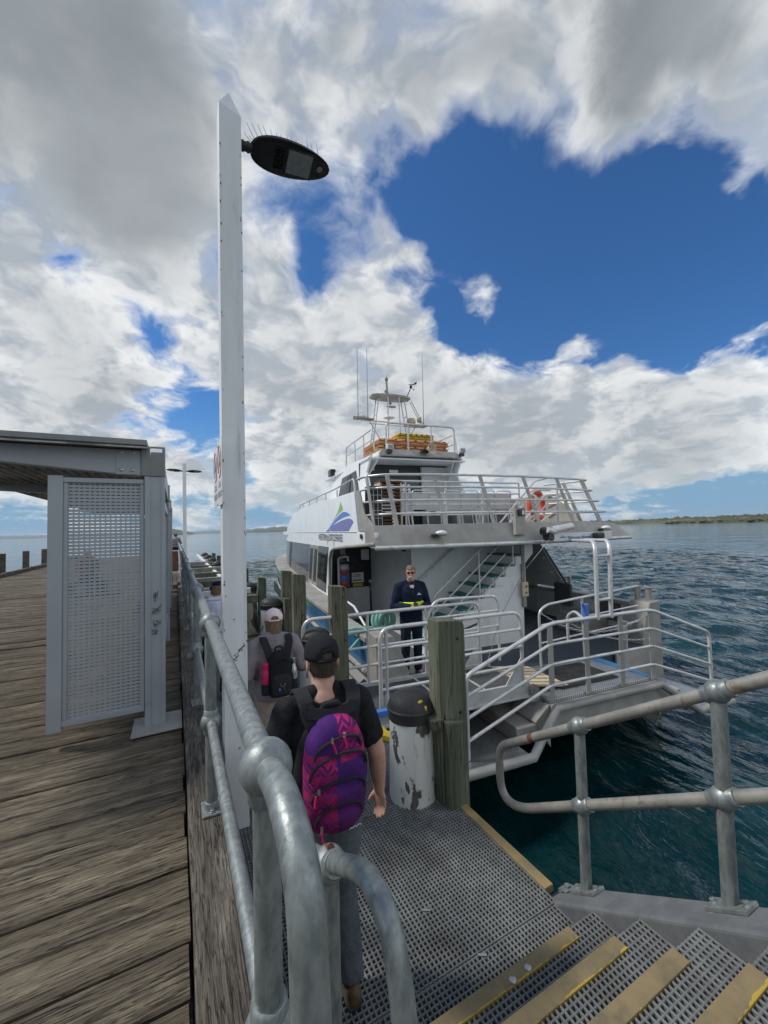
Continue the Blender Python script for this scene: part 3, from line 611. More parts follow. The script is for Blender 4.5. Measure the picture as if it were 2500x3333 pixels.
for cy in (3.34,3.68):
    r.tube([(sx-.005,cy+.125*math.cos(t),2.16+.125*math.sin(t)) for t in np.linspace(0,2*math.pi,28,endpoint=False)],.006,4,closed=True); r.tube([(sx-.005,cy+.088*s,2.16-.088*s) for s in(-1,1)],.005,4)
    g.box(sx-.0046,sx-.0035,cy-.05,cy+.05,2.12,2.14); g.box(sx-.0046,sx-.0035,cy-.02,cy+.02,2.13,2.22)
    for zz,w_ in ((1.99,.05),(1.965,.08)): g.box(sx-.0046,sx-.0035,cy-w_,cy+w_,zz-.009,zz+.009)
    g.box(sx-.0046,sx-.0035,cy-.13,cy+.13,1.88,1.925)
r.build('prohibition_ring',M['red'],sgn,smooth=True); g.build('sign_print',M['greyprint'],sgn)
mb=MB()
for zz in (2.30,1.83): mb.lathe([(.009,0),(.009,.006)],(sx-.003,3.5,zz),8,(-1,0,0))
mb.build('screw_head',M['bolt'],sgn)
# scuffed holes and chips on the pole
mb=MB()
for zz,xx in ((.93,.40),(.28,.395),(-.05,.43)): mb.lathe([(.006,0),(.006,.002)],(xx,y0-a-.0005,zz),8,(0,-1,0))
r_=random.Random(4)
for i in range(46):
    zz=r_.uniform(-.3,4.9); e=r_.choice((-1,1)); xx=x0+e*(a-.004-abs(r_.gauss(0,.006))); mb.obox((xx,y0-a-.0006,zz),(r_.uniform(.0015,.004),.0006,r_.uniform(.003,.012)),((1,0,r_.uniform(-.4,.4)),(0,1,0),(0,0,1)))
for i in range(26):
    t=i/26; xx=x0-.02+.085*t; zz=.62+.10*t+r_.gauss(0,.012); mb.obox((xx,y0-a-.0006,zz),(r_.uniform(.003,.010),.0006,r_.uniform(.0012,.004)),((1,0,r_.uniform(.1,.7)),(0,1,0),(-r_.uniform(.1,.5),0,1)))
mb.build('chipped_paint',M['kerb'],lp)
# lantern
def lantern(parent,x,y,z,sgn=1,up=.07):
    """flat LED head growing along +x from the pole"""
    ax=Vector((sgn,0,up)).normalized(); n=Vector((-up*sgn,.30,1)).normalized(); sd=n.cross(ax).normalized(); o=Vector((x,y,z))
    arm=MB(); arm.tube([o-ax*.02,o+ax*.10],.036,14); arm.tube([o+ax*.015,o+ax*.03],.042,14); arm.tube([o+ax*.06,o+ax*.075],.042,14); a_=arm.build('lamp_arm',M['black'],parent,smooth=True)
    mb=MB(); rings=[]
    for t in [.5-.5*math.cos(math.pi*q/18) for q in range(19)]:
        s=.085+.71*t; wd=.152*max(.012,math.sin(math.pi*max(.0,min(1,(t**.80)))))**.42; hh=.055*max(.05,math.sin(math.pi*t**.8))**.4*(1-.35*t)
        rings.append([o+ax*s+sd*(wd*c)+n*(hh*max(si,-.42)) for c,si in [(math.copysign(abs(math.cos(q))**.75,math.cos(q)),math.sin(q)) for q in np.linspace(0,2*math.pi,22,endpoint=False)]])
    mb.loft(rings); h=mb.build('lamp_head',M['blackgloss'],parent,smooth=True,ang=35)
    def pl(s0,s1,w_,dz,tk=.004):
        m_=MB(); m_.obox(o+ax*((s0+s1)/2)-n*dz,((s1-s0)/2,w_,tk),(ax,sd,n)); return m_
    pl(.385,.63,.108,.0245).build('lens_frame',M['blackgloss'],h,bev=.002); pl(.40,.615,.094,.0275,.003).build('lens',M['lens'],h,bev=.002)
    m_=MB()
    for i in range(5):
        for j in range(7): m_.lathe([(.0075,0),(.006,.003)],o+ax*(.425+.027*j)+sd*(-.066+.033*i)-n*.0305,8,-n)
    m_.build('led_dot',M['greyprint'],h,kind='stuff')
    m_=MB()
    for i in range(9): m_.obox(o+ax*.33-n*.024+sd*(-.08+.02*i),(.042,.0025,.008),(ax,sd,n))
    m_.build('cooling_fin',M['blackgloss'],h)
    m_=MB(); m_.lathe([(.026,0),(.024,.003)],o+ax*.70-n*.014,12,-n); m_.build('bare_patch',M['lens'],h,smooth=True)
    m_=MB(); rr_=random.Random(2)
    for i in range(14):
        s=.12+.044*i
        for k in (-1,1,0):
            b=o+ax*s+n*.045+sd*(.05*k); m_.tube([b,b+n*(.115+rr_.uniform(-.02,.02))+sd*(.045*k+rr_.uniform(-.015,.015))-ax*((.05 if i<4 else .012)+rr_.uniform(0,.02))],[.003,.0018],4)
    m_.build('bird_spike',M['greyprint'],h,kind='stuff')
    return h
lantern(lp,x0+a,3.42,4.87,1,.10)
MB.off=(0,0,0)
# second pole farther along with two lanterns
lp2=thing('lamp_pole','distant square white lamp pole with two dark lanterns, beyond the shelter','lamp post',(.45,24.5,ZL))
MB.off=(.45,24.5,ZL)
mb=MB(); mb.box(.36,.54,24.41,24.59,ZL-1,5.45); mb.box(.357,.543,24.407,24.593,5.2,5.46); mb.build('pole',M['pole_white'],lp2,bev=.005)
lantern(lp2,.54,24.5,5.05,1,.0); lantern(lp2,.36,24.5,5.05,-1,.06)
MB.off=(0,0,0)

# ------------------------------------------------------------------ shelter
sh=thing('shelter','grey steel jetty shelter with slotted screen panels and a cantilevered roof','shelter',(-.18,4.25,ZD))
MB.off=(-.18,4.25,ZD)
def spost(y):
    mb=MB(); mb.box(-.245,-.20,y-.07,y+.07,ZD,2.13); mb.box(-.113,-.085,y-.07,y+.07,ZD,2.13); mb.box(-.203,-.11,y-.062,y+.062,ZD,2.13)
    for x_,z_ in ((-.19,1.9),(-.125,1.9),(-.16,1.55),(-.155,.95),(-.19,.35),(-.13,.35)): mb.lathe([(.006,0),(.006,.003)],(x_,y-.062,z_),8,(0,-1,0))
    return mb
def slots(x0,x1,z0,z1,nx,nz,y,t=.003,along='x'):
    mb=MB(); px=(x1-x0)/nx; pz=(z1-z0)/nz; sw,shh=px*.70,pz*.27
    def bx(a,b_,c,e):
        if along=='x': mb.box(a,b_,y-t,y,c,e)
        else: mb.box(y-t,y,a,b_,c,e)
    for j in range(nz+1):
        c=z0+pz*(j-.5)+shh/2; e=z0+pz*(j+.5)-shh/2; bx(x0,x1,max(z0,c),min(z1,e))
    for j in range(nz):
        c=z0+pz*(j+.5)-shh/2; e=z0+pz*(j+.5)+shh/2
        for i in range(nx+1): bx(max(x0,x0+px*(i-.5)+sw/2),min(x1,x0+px*(i+.5)-sw/2),c,e)
    return mb
for y in (4.25,7.45,10.65,13.75):
    spost(y).build('post',M['shelter'],sh,bev=.003)
    mb=MB(); mb.prism([(-.255,y-.075,2.132),(-.08,y-.075,2.132),(-.08,y-.075,2.40),(-.255,y-.075,2.40)],(0,.15,0)) if y>5 else None
    if y<5:
        for bx in ((-.27,-.20,2.132,2.40),(-.105,-.082,2.132,2.40),(-.20,-.105,2.132,2.31),(-.20,-.105,2.385,2.40)): mb.box(bx[0],bx[1],4.17,4.185,bx[2],bx[3])
        mb.box(-.27,-.258,4.186,4.32,2.132,2.40); mb.box(-.094,-.082,4.186,4.32,2.132,2.40)
    mb.build('corner_block',M['roofmetal'],sh,bev=.002)
    b=MB(); b.prism([(-.272,y-.06,2.13),(-.9,y-.06,2.185),(-1.5,y-.06,2.24),(-2.3,y-.06,2.28),(-2.3,y-.06,2.366),(-.272,y-.06,2.362)],(0,.12,0)); bm_=b.build('roof_beam',M['shelter'],sh,bev=.004)
    if y<5:
        c=MB(); c.box(-.46,-.272,y-.068,y-.061,2.14,2.355); c.build('splice_plate',M['shelter'],bm_,bev=.002)
        c=MB()
        for x_ in (-.42,-.335):
            for z_ in (2.18,2.335): c.lathe([(.016,0),(.016,.004),(.012,.008),(.007,.011)],(x_,y-.068,z_),12,(0,-1,0))
        c.build('bolt',M['bolt'],bm_,smooth=True)
# near slotted screen
def screen(y):
    mb=MB(); mb.box(-.93,-.83,y-.035,y+.035,.02,2.115); mb.build('screen_stile',M['shelter'],sh,bev=.004)
    mb=MB(); mb.box(-.83,-.25,y-.03,y+.03,2.06,2.10); mb.box(-.83,-.25,y-.03,y+.03,.055,.10); mb.box(-.83,-.80,y-.018,y+.006,.10,2.06); mb.box(-.278,-.25,y-.018,y+.006,.10,2.06); mb.build('screen_rail',M['shelter'],sh,bev=.003)
    slots(-.80,-.278,.10,2.06,14,66,y).build('slotted_panel',M['shelter'],sh)
screen(4.22); screen(13.75)
# back wall bays toward the kerb
for a,b_ in ((4.33,7.37),(7.53,10.57),(10.73,13.67)):
    slots(a,b_,.35,1.9,50,40,-.14,along='y').build('slotted_panel',M['shelter'],sh)
    mb=MB(); mb.box(-.17,-.11,a,b_,.27,.345); mb.box(-.17,-.11,a,b_,1.905,2.0); mb.build('wall_rail',M['shelter'],sh,bev=.004)
mb=MB(); mb.box(-.2,-.10,4.33,13.7,2.14,2.38); mb.build('eaves_beam',M['shelter'],sh,bev=.004)
mb=MB()
mb.prism([(-2.35,3.98,2.375),(-.215,3.98,2.372),(-.215,3.98,2.418),(-2.35,3.98,2.421)],(0,10.0,0)); mb.build('roof_sheet',M['roofmetal'],sh,bev=.003)
mb=MB(); mb.box(-2.35,-.18,3.975,3.99,2.345,2.358); 
for i in range(20):
    x_=-2.30+.1*i; z_=2.371
    mb.prism([(x_,4.33,z_),(x_+.055,4.33,z_),(x_+.04,4.33,z_-.022),(x_+.015,4.33,z_-.022)],(0,9.3,0))
mb.build('soffit_rib',M['soffit'],sh)
bp=MB(); bp.prism([(-.34,4.02,ZD+.010),(.045,4.02,ZD+.010),(.045,4.42,ZD+.010),(-.34,4.42,ZD+.010)],(0,0,.008)); bp.build('base_plate',M['alu_dull'],sh)
# scribbled tag on the near post
mb=MB(); r_=random.Random(11)
def scr(pts): mb.tube([(x_,4.186,z_) for x_,z_ in pts],.0016,4)
for k,(cx,cz,w_,h_) in enumerate(((-.16,1.05,.02,.05),(-.155,.93,.04,.05),(-.15,.80,.035,.04),(-.165,.73,.03,.03))):
    for q in range(3):
        scr([(cx+w_*r_.uniform(-1,1),cz+h_*r_.uniform(-1,1)) for _ in range(6)])
mb.build('graffiti',M['graffiti'],sh)
MB.off=(0,0,0)
# timber bench inside shelter, seen through the slots
be=thing('bench','grey slatted bench inside the shelter behind the slotted screen','bench',(-.45,9.,ZD))
MB.off=(-.45,9.,ZD)
for i in range(4): MB().box(-.62+.11*i,-.53+.11*i,7.6,10.6,.32,.36).build('slat',M['oldpost'],be,bev=.005)
for y_ in (7.9,9.1,10.3): MB().box(-.6,-.22,y_,y_+.06,ZD,.318).build('leg',M['shelter'],be,bev=.004)
MB.off=(0,0,0)
# A-frame notice
af=thing('a_frame_sign','white framed A frame notice with a dark red panel on the planks beside the kerb','sign',(-.05,17.2,ZD))
MB.off=(-.05,17.2,ZD)
for s in (-1,1):
    f=MB()
    def q(x_,h): return (x_,17.2+s*(.28*(1-h/1.1)+.02),ZD+h)
    f.bar(q(-.27,0),q(-.2,1.1),.045,.03); f.bar(q(.17,0),q(.1,1.1),.045,.03); f.bar(q(-.2,1.08),q(.1,1.08),.045,.03); f.bar(q(-.24,.28),q(.14,.28),.04,.03)
    fo=f.build('frame',M['whiteplastic'],af)
    f=MB(); f.bar(q(-.05,.32),q(-.05,1.05),.27,.012,(0,s,0)) ; f.build('panel',M['rust'],fo)
MB.off=(0,0,0)
# ------------------------------------------------------------------ piles with black caps
def pile(name,label,x,y,top=.22,r=.2,mt='pile',group='capped piles along the landing',parts=True,base=ZL):
    o=thing(name,label,'pile',(x,y,base),random.uniform(0,6),group)
    h=top-.14-base
    prof=[(r*1.12,-2.6),(r*1.1,-.5),(r*1.08,0),(r*1.03,h*.5),(r*.99,h-.05),(r*.97,h)]
    mb=MB(); rings=[]; rr_=random.Random(int(y*10))
    for rad,z in prof: rings.append([(rad*(1+.012*math.sin(j*2.1+z))*math.cos(2*math.pi*j/28),rad*(1+.012*math.cos(j*1.3+z*2))*math.sin(2*math.pi*j/28),z) for j in range(28)])
    mb.loft(rings); mb.build('shaft',M[mt],o,smooth=True)
    c=MB(); R_=r*1.06; c.lathe([(R_*.97,h-.085),(R_*.985,h-.08),(R_*.985,h-.012),(R_*1.05,h-.008),(R_*1.05,h+.006),(R_*1.0,h+.016),(R_*.965,h+.045),(R_*.86,h+.080),(R_*.66,h+.112),(R_*.38,h+.133),(R_*.12,h+.140),(.001,h+.141)],n=32); co=c.build('cap',M['black'],o,smooth=True,ang=30)
    return o,h
p,h=pile('pile','stout white pile with flaking paint and a black dome cap, right of the purple backpack',1.785,3.04,.215,.185)
mb=MB(); mb.ball((-.03,-.145,h+.085),.03,10,6,(1,.6,.5)); mb.ball((-.01,-.185,h+.035),.022,10,6,(.7,.5,1.2)); cy=mb.build('yellow_splash',M['raftyellow'],p,smooth=True); cy.rotation_euler=(0,0,-p.rotation_euler.z+.25)
pile('pile','capped pile hidden up to its black dome behind the man in the black cap',1.72,5.5,.25,.2,'pile')
pile('pile','grey white capped pile rising just behind the pale pink cap',1.72,8.4,.27,.2,'pile')
pile('pile','yellow stained peeling pile with a black cap, between the lamp pole and the green posts',1.72,11.2,.28,.2,'pile_old')
for i,(y_,n_) in enumerate(((14.1,'sixth'),(17.,'fifth'),(20.,'fourth'),(23.2,'third'),(26.2,'second'),(29.3,'most distant'))):
    pile('pile','small white capped pile left of the lamp pole, %s one from the far end'%n_ if i<5 else 'small white capped pile left of the lamp pole, the farthest one',1.72,y_,.33,.2,'pile')
# cross beams tying that pile row to the jetty
for i,y_ in enumerate((10.,11.6,13.2,14.8,16.4,18.4,20.6,23.)):
    mb=MB(); mb.box(.26,1.72,y_-.09,y_+.09,.02,.20); mb.m=[0]*6
    o=mb.build('tie_beam',M['galv_worn'] if i%2 else M['oldpost'],None,bev=.012); o.location=(0,0,-.08+.03*(i%3))
    tag(o,'horizontal %s tie beam between jetty and piles, beyond the landing'%('pale grey' if i%2 else 'grey timber'),'beam','tie beams beyond the landing')
o=MB().box(-.06,.06,10.3,33,-.1,.08).build('tie_beam',M['white'],None,bev=.012); o.location=(1.42,0,.0); tag(o,'long white waling beam running along the distant capped piles','beam','tie beams beyond the landing')
o=MB().box(-.62,.62,-.06,.06,-.07,.07).build('tie_beam',M['white'],None,bev=.012); o.location=(1.1,10.95,.1); tag(o,'white cross beam bolted to the yellow stained pile','beam','tie beams beyond the landing')
# fender posts
def fender(label,x,y,top,wx=.26,wy=.17,mt='greenpost',block=False,bot=-3.):
    o=thing('fender_post',label,'post',(x,y,ZL),0,'timber fender posts along the landing edge')
    mb=MB(); z1=top-ZL; z0=bot-ZL; c=.055
    pts=[(-wx/2,0,z0),(wx/2,0,z0),(wx/2,0,z1-c*1.5)]+[(wx/2-c*1.2*(1-math.cos(a)),0,z1-c*1.5+c*1.5*math.sin(a)-(.02)*math.sin(a)) for a in (.4,.8,1.2,1.57)]+[(-wx/2,0,z1)]
    mb.prism([(a,-wy/2,b_) for a,_,b_ in pts],(0,wy,0)); mb.build('timber',M[mt],o,bev=.012)
    k=MB(); k.lathe([(.012,0),(.012,.004)],(.05,-wy/2-.001,z1-.17),10,(0,-1,0)); k.lathe([(.013,0),(.013,.004)],(.06,-wy/2-.001,z1-.78),10,(0,-1,0)); k.build('bolt_hole',M['darkinside'],o)
    if block:
        k=MB(); k.prism([(-.12,-wy/2-.075,z0),(.06,-wy/2-.075,z0),(.06,-wy/2-.075,.66),(-.12,-wy/2-.075,.68)],(0,.073,0)); k.build('packing_block',M[mt],o,bev=.012)
        k=MB(); k.box(-.22,-.125,-.10,.09,.61,.69); k.build('tie_block',M['oldpost'],o,bev=.01)
    return o
fender('broad green timber fender post beside the white pile at the gangway',2.05,2.86,.83,.27,.17,block=True)
fender('green grey fender post behind the gangway rail, left of the ferry doorway',2.05,5.45,.82,.24,.17,'oldpost')
fender('brown fender post against the blue and green hull, right one of the close pair',2.06,7.55,.80,.24,.17,'oldpost')
fender('grey fender post against the hull, left one of the close pair',2.04,8.38,.80,.22,.17,'oldpost')
fender('short dark fender post beside the pile behind the pink cap',1.98,8.12,.28,.14,.14,'oldpost')
fender('rounded green fender post between the two capped piles past the landing',2.02,11.0,.42,.2,.16)
fender('brown topped fender post just right of the lamp pole, over the water',2.02,13.9,.45,.2,.16,'oldpost')
fender('distant green fender post beside the third small capped pile',2.0,22.6,.45,.2,.16); fender('distant green fender post beside the fourth small capped pile',2.0,19.6,.45,.2,.16); fender('distant green fender post beside the second small capped pile',2.0,25.8,.45,.2,.16)
# piles carrying jetty and landing (dark, in the shade)
o=thing('jetty_piles','dark weedy timber piles under the jetty and landing','pile',(1.,5.,WZ))
MB.off=(1.,5.,WZ)
for y_ in np.arange(.5,36,3.2):
    for x_ in (-6,-3.2,-.6): MB().tube([(x_,y_,-4),(x_,y_,-.72)],.17,10).build('pile',M['mussel'],o,smooth=True)
for y_ in (2.2,4.4,6.8,9.1):
    for x_ in (.5,): MB().tube([(x_,y_,-4),(x_,y_,-1.02)],.14,10).build('pile',M['mussel'],o,smooth=True)
MB.off=(0,0,0)

# ------------------------------------------------------------------ ferry.  u = starboard, v = forward, z up; same origin as the world, turned 6.4 degrees
FY=R(-6.4)
def FW(u,v,z): return Vector((u*math.cos(FY)-v*math.sin(FY),u*math.sin(FY)+v*math.cos(FY),z))
FO=(5.,10.,WZ)
ferry=thing('ferry','white blue and green passenger ferry moored at the landing with its stern rails open','ferry',FW(*FO),FY)
MB.off=FO
def part(mb,name,m,parent=None,**k): return mb.build(name,M[m] if isinstance(m,str) else m,parent or ferry,**k)
DK=-.8
# --- hulls
def hullpaint():
    m=bpy.data.materials.new('hull_two_tone_paint'); m.use_nodes=True; N=NT(m.node_tree); b=N.n['Principled BSDF']
    x,y,z=N.sep(N.new('ShaderNodeTexCoord').outputs['Object'])
    f=N.math('ADD',z,N.math('MULTIPLY',y,.153)); n_=N.math('MULTIPLY',N.math('SUBTRACT',N.noise(N.new('ShaderNodeTexCoord').outputs['Object'],1.4,5,.6),.5),.0)
    green=N.rng(N.math('ADD',f,n_),2.2-.12-.153*.8-.004,2.2-.12-.153*.8+.004,kind='LINEAR')
    wear=N.noise(N.vm('MULTIPLY',N.new('ShaderNodeTexCoord').outputs['Object'],(1,1,.35)),3.,6,.6)
    bl=N.mix(N.rng(wear,.4,.7),(.024,.135,.29,1),(.04,.17,.34,1)); gr=N.mix(N.rng(wear,.4,.7),(.05,.24,.075,1),(.08,.29,.10,1))
    c=N.mix(green,bl,gr); sw=N.rng(N.math('ADD',z,N.math('MULTIPLY',y,.20)),.86,.85,kind='LINEAR'); c=N.mix(sw,c,(.60,.62,.62,1))
    c=N.mix(N.rng(z,.12,.11,kind='LINEAR'),c,(.03,.045,.06,1)); c=N.mix(N.math('MULTIPLY',N.rng(wear,.62,.72),.35),c,(.45,.48,.48,1))
    N.put(b.inputs['Base Color'],c); b.inputs['Roughness'].default_value=.25; return m
M['hullpaint']=hullpaint()
def hull(sgn):
    """side shell: stations along v, each a vertical section from gunwale to below water"""
    mb=MB(); u_=lambda x: 5+sgn*(x-5)     # port numbers mirrored for starboard
    st=[(6.0,1.97,-.10),(8,1.90,-.10),(11,1.83,-.09),(14,1.80,.0),(16.5,1.82,.10),(18.5,1.92,.2),(20.2,2.12,.28),(21.6,2.45,.34),(22.8,2.95,.38),(23.5,3.5,.4)]
    rings=[]
    for v,u,g in st:
        fl=max(0,(v-13)/10.5)
        rings.append([(u_(u),v,g),(u_(u+.015),v-.05*fl,g-.30),(u_(u+.03+.10*fl),v-.25*fl,-.62),(u_(u+.06+.25*fl),v-.6*fl,-1.15),(u_(u+.12+.45*fl),v-1.2*fl,-1.8),(u_(u+.2+.6*fl),v-1.6*fl,-3.),(u_(u+1.25),v-1.6*fl,-3.),(u_(u+1.25),v,-1.1),(u_(u+.05),v,-1.0),(u_(u+.05),v,g)])
    V=[p for r_ in rings for p in r_]; F=[]; mi=[]; n=10
    for i in range(len(rings)-1):
        for j in range(10):
            F.append((i*n+j,i*n+(j+1)%n,(i+1)*n+(j+1)%n,(i+1)*n+j))
            far=rings[i][0][1]
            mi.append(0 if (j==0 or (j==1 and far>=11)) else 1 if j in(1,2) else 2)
    F.append(tuple(range(n))[::-1]); mi.append(1); F.append(tuple(range((len(rings)-1)*n,len(rings)*n))); mi.append(0)
    mb.add(V,F); mb.m=mi
    h=part(mb,'hull',[M['hullpaint'],M['hullpaint'],M['antifoul_shade']],smooth=True,ang=50)
    hin=lambda v,u: max(u+.2,(2.30+((v-16)/6.4)**2*.62+.12) if v>16 else (2.40 if v>9.9 else u+.20))
    g=MB(); g.loft([[(u_(u-.035),v,z-.055),(u_(u-.035),v,z+.025),(u_(hin(v,u)),v,z+.025),(u_(hin(v,u)),v,z-.055)] for v,u,z in st]); part(g,'gunwale',M['alu_dull'],smooth=False,bev=.01)
    g=MB(); g.tube([(u_(u-.005+.10*max(0,(v-13)/10.5)),v-.25*max(0,(v-13)/10.5),-.62) for v,u,z in st],.045,8); part(g,'rubbing_strake','alu_dull',smooth=True)
    return h
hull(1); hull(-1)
# diagonal swoosh pieces of green over blue on the port side
# --- cross deck, aft deck, platform
mb=MB(); mb.box(2.0,7.95,5.66,20.5,-1.25,DK-.004); part(mb,'bridge_deck','antifoul_shade')
mb=MB(); mb.box(2.40,7.86,5.62,10.4,DK-.003,DK); part(mb,'deck_carpet','carpet')
mb=MB(); mb.box(4.06,6.16,4.46,5.63,DK-.06,DK-.006); part(mb,'stern_platform','chequer',bev=.006)
mb=MB(); mb.box(4.06,6.16,4.40,4.47,-1.25,DK-.06); mb.prism([(4.05,4.46,DK-.06),(4.05,4.46,-1.0),(4.05,5.62,-1.25),(4.05,5.62,DK-.06)],(-.02,0,0)); mb.prism([(6.17,4.46,DK-.06),(6.17,4.46,-1.0),(6.17,5.62,-1.25),(6.17,5.62,DK-.06)],(.02,0,0)); part(mb,'platform_fascia','alu_dull')
mb=MB(); mb.box(4.50,5.62,4.66,5.40,DK-.003,DK+.014); part(mb,'door_mat','blackgloss')
mb=MB()
for i in range(28): mb.box(4.52+.039*i,4.545+.039*i,4.68,5.38,DK+.014,DK+.02)
part(mb,'mat_rib','black',kind='stuff')
mb=MB(); mb.prism([(6.04,4.5,DK-.003),(6.14,4.5,DK-.003),(6.14,5.60,DK-.003),(5.92,5.60,DK-.003)],(0,0,.003)); part(mb,'blue_edge_strip','bluetape')
# lower steps each side and their tubes
for sgn in (1,-1):
    u_=lambda x: 5.12+sgn*(x-5.12)
    a,b_=sorted((u_(2.25 if sgn>0 else 2.75),u_(3.52)))
    mb=MB(); mb.box(a,b_,4.22,5.62,-1.36,-1.30); part(mb,'lower_step','chequer',bev=.006)
    a,b_=sorted((u_(3.52),u_(4.05)))
    mb=MB(); mb.box(a,b_,4.45,5.62,-1.30,-1.08); part(mb,'middle_step','alu_dull',bev=.012)
    mb=MB(); mb.prism([(u_(4.045),4.44,DK-.06),(u_(4.045),4.44,-1.42),(u_(3.80),4.44,-1.05)],(0,.5,0)); part(mb,'step_gusset','alu_dull')
    mb=MB(); mb.tube([(u_(2.2 if sgn>0 else 2.72),4.18,-1.31),(u_(3.53),4.18,-1.31),(u_(4.10),4.36,-.885),(5.13,4.36,-.885)],.058,14); part(mb,'fender_tube','alu_dull',smooth=True,ang=60)
    mb=MB(); mb.box(min(u_(2.25),u_(3.5)),max(u_(2.25),u_(3.5)),5.60,5.64,-2.6,DK-.01); part(mb,'transom','alu_dull')
# bulwark end blocks
for sgn in (1,-1):
    u_=lambda x: 5.+sgn*(x-5.)
    mb=MB(); mb.prism([(u_(1.98),5.62,-1.32),(u_(2.50),5.62,-1.32),(u_(2.50),5.62,-.55),(u_(2.36),5.62,-.2),(u_(2.26),5.62,-.0),(u_(1.98),5.62,.02)],(0,.42,0)); part(mb,'bulwark_end','alu_dull',bev=.015)
    # inner bulwark lining
    mb=MB(); mb.box(min(u_(2.06),u_(2.10)),max(u_(2.06),u_(2.10)),6.05,10.3,DK,-.10); 
    part(mb,'bulwark_lining','ferrygrey')
    if sgn==-1:
        mb=MB(); mb.box(7.87,7.895,6.4,6.95,-.55,-.13); part(mb,'speaker_hatch','seatpad'); 
        for v_ in (5.78,6.02):
            mb=MB(); mb.tube([(7.93,v_,-.1),(7.93,v_,.26)],.055,12); mb.tube([(7.93,v_,.2),(8.12,v_,.2)],.028,8); mb.lathe([(.075,.26),(.075,.275)],(7.93,v_,0),12); part(mb,'mooring_bitt','alu_dull',smooth=True)
        mb=MB(); mb.tube(fillet([(8.0,9.2,.22),(7.98,7.2,.20),(7.98,6.75,-.05)],.2),.018,8); part(mb,'bulwark_rail','alu',smooth=True)
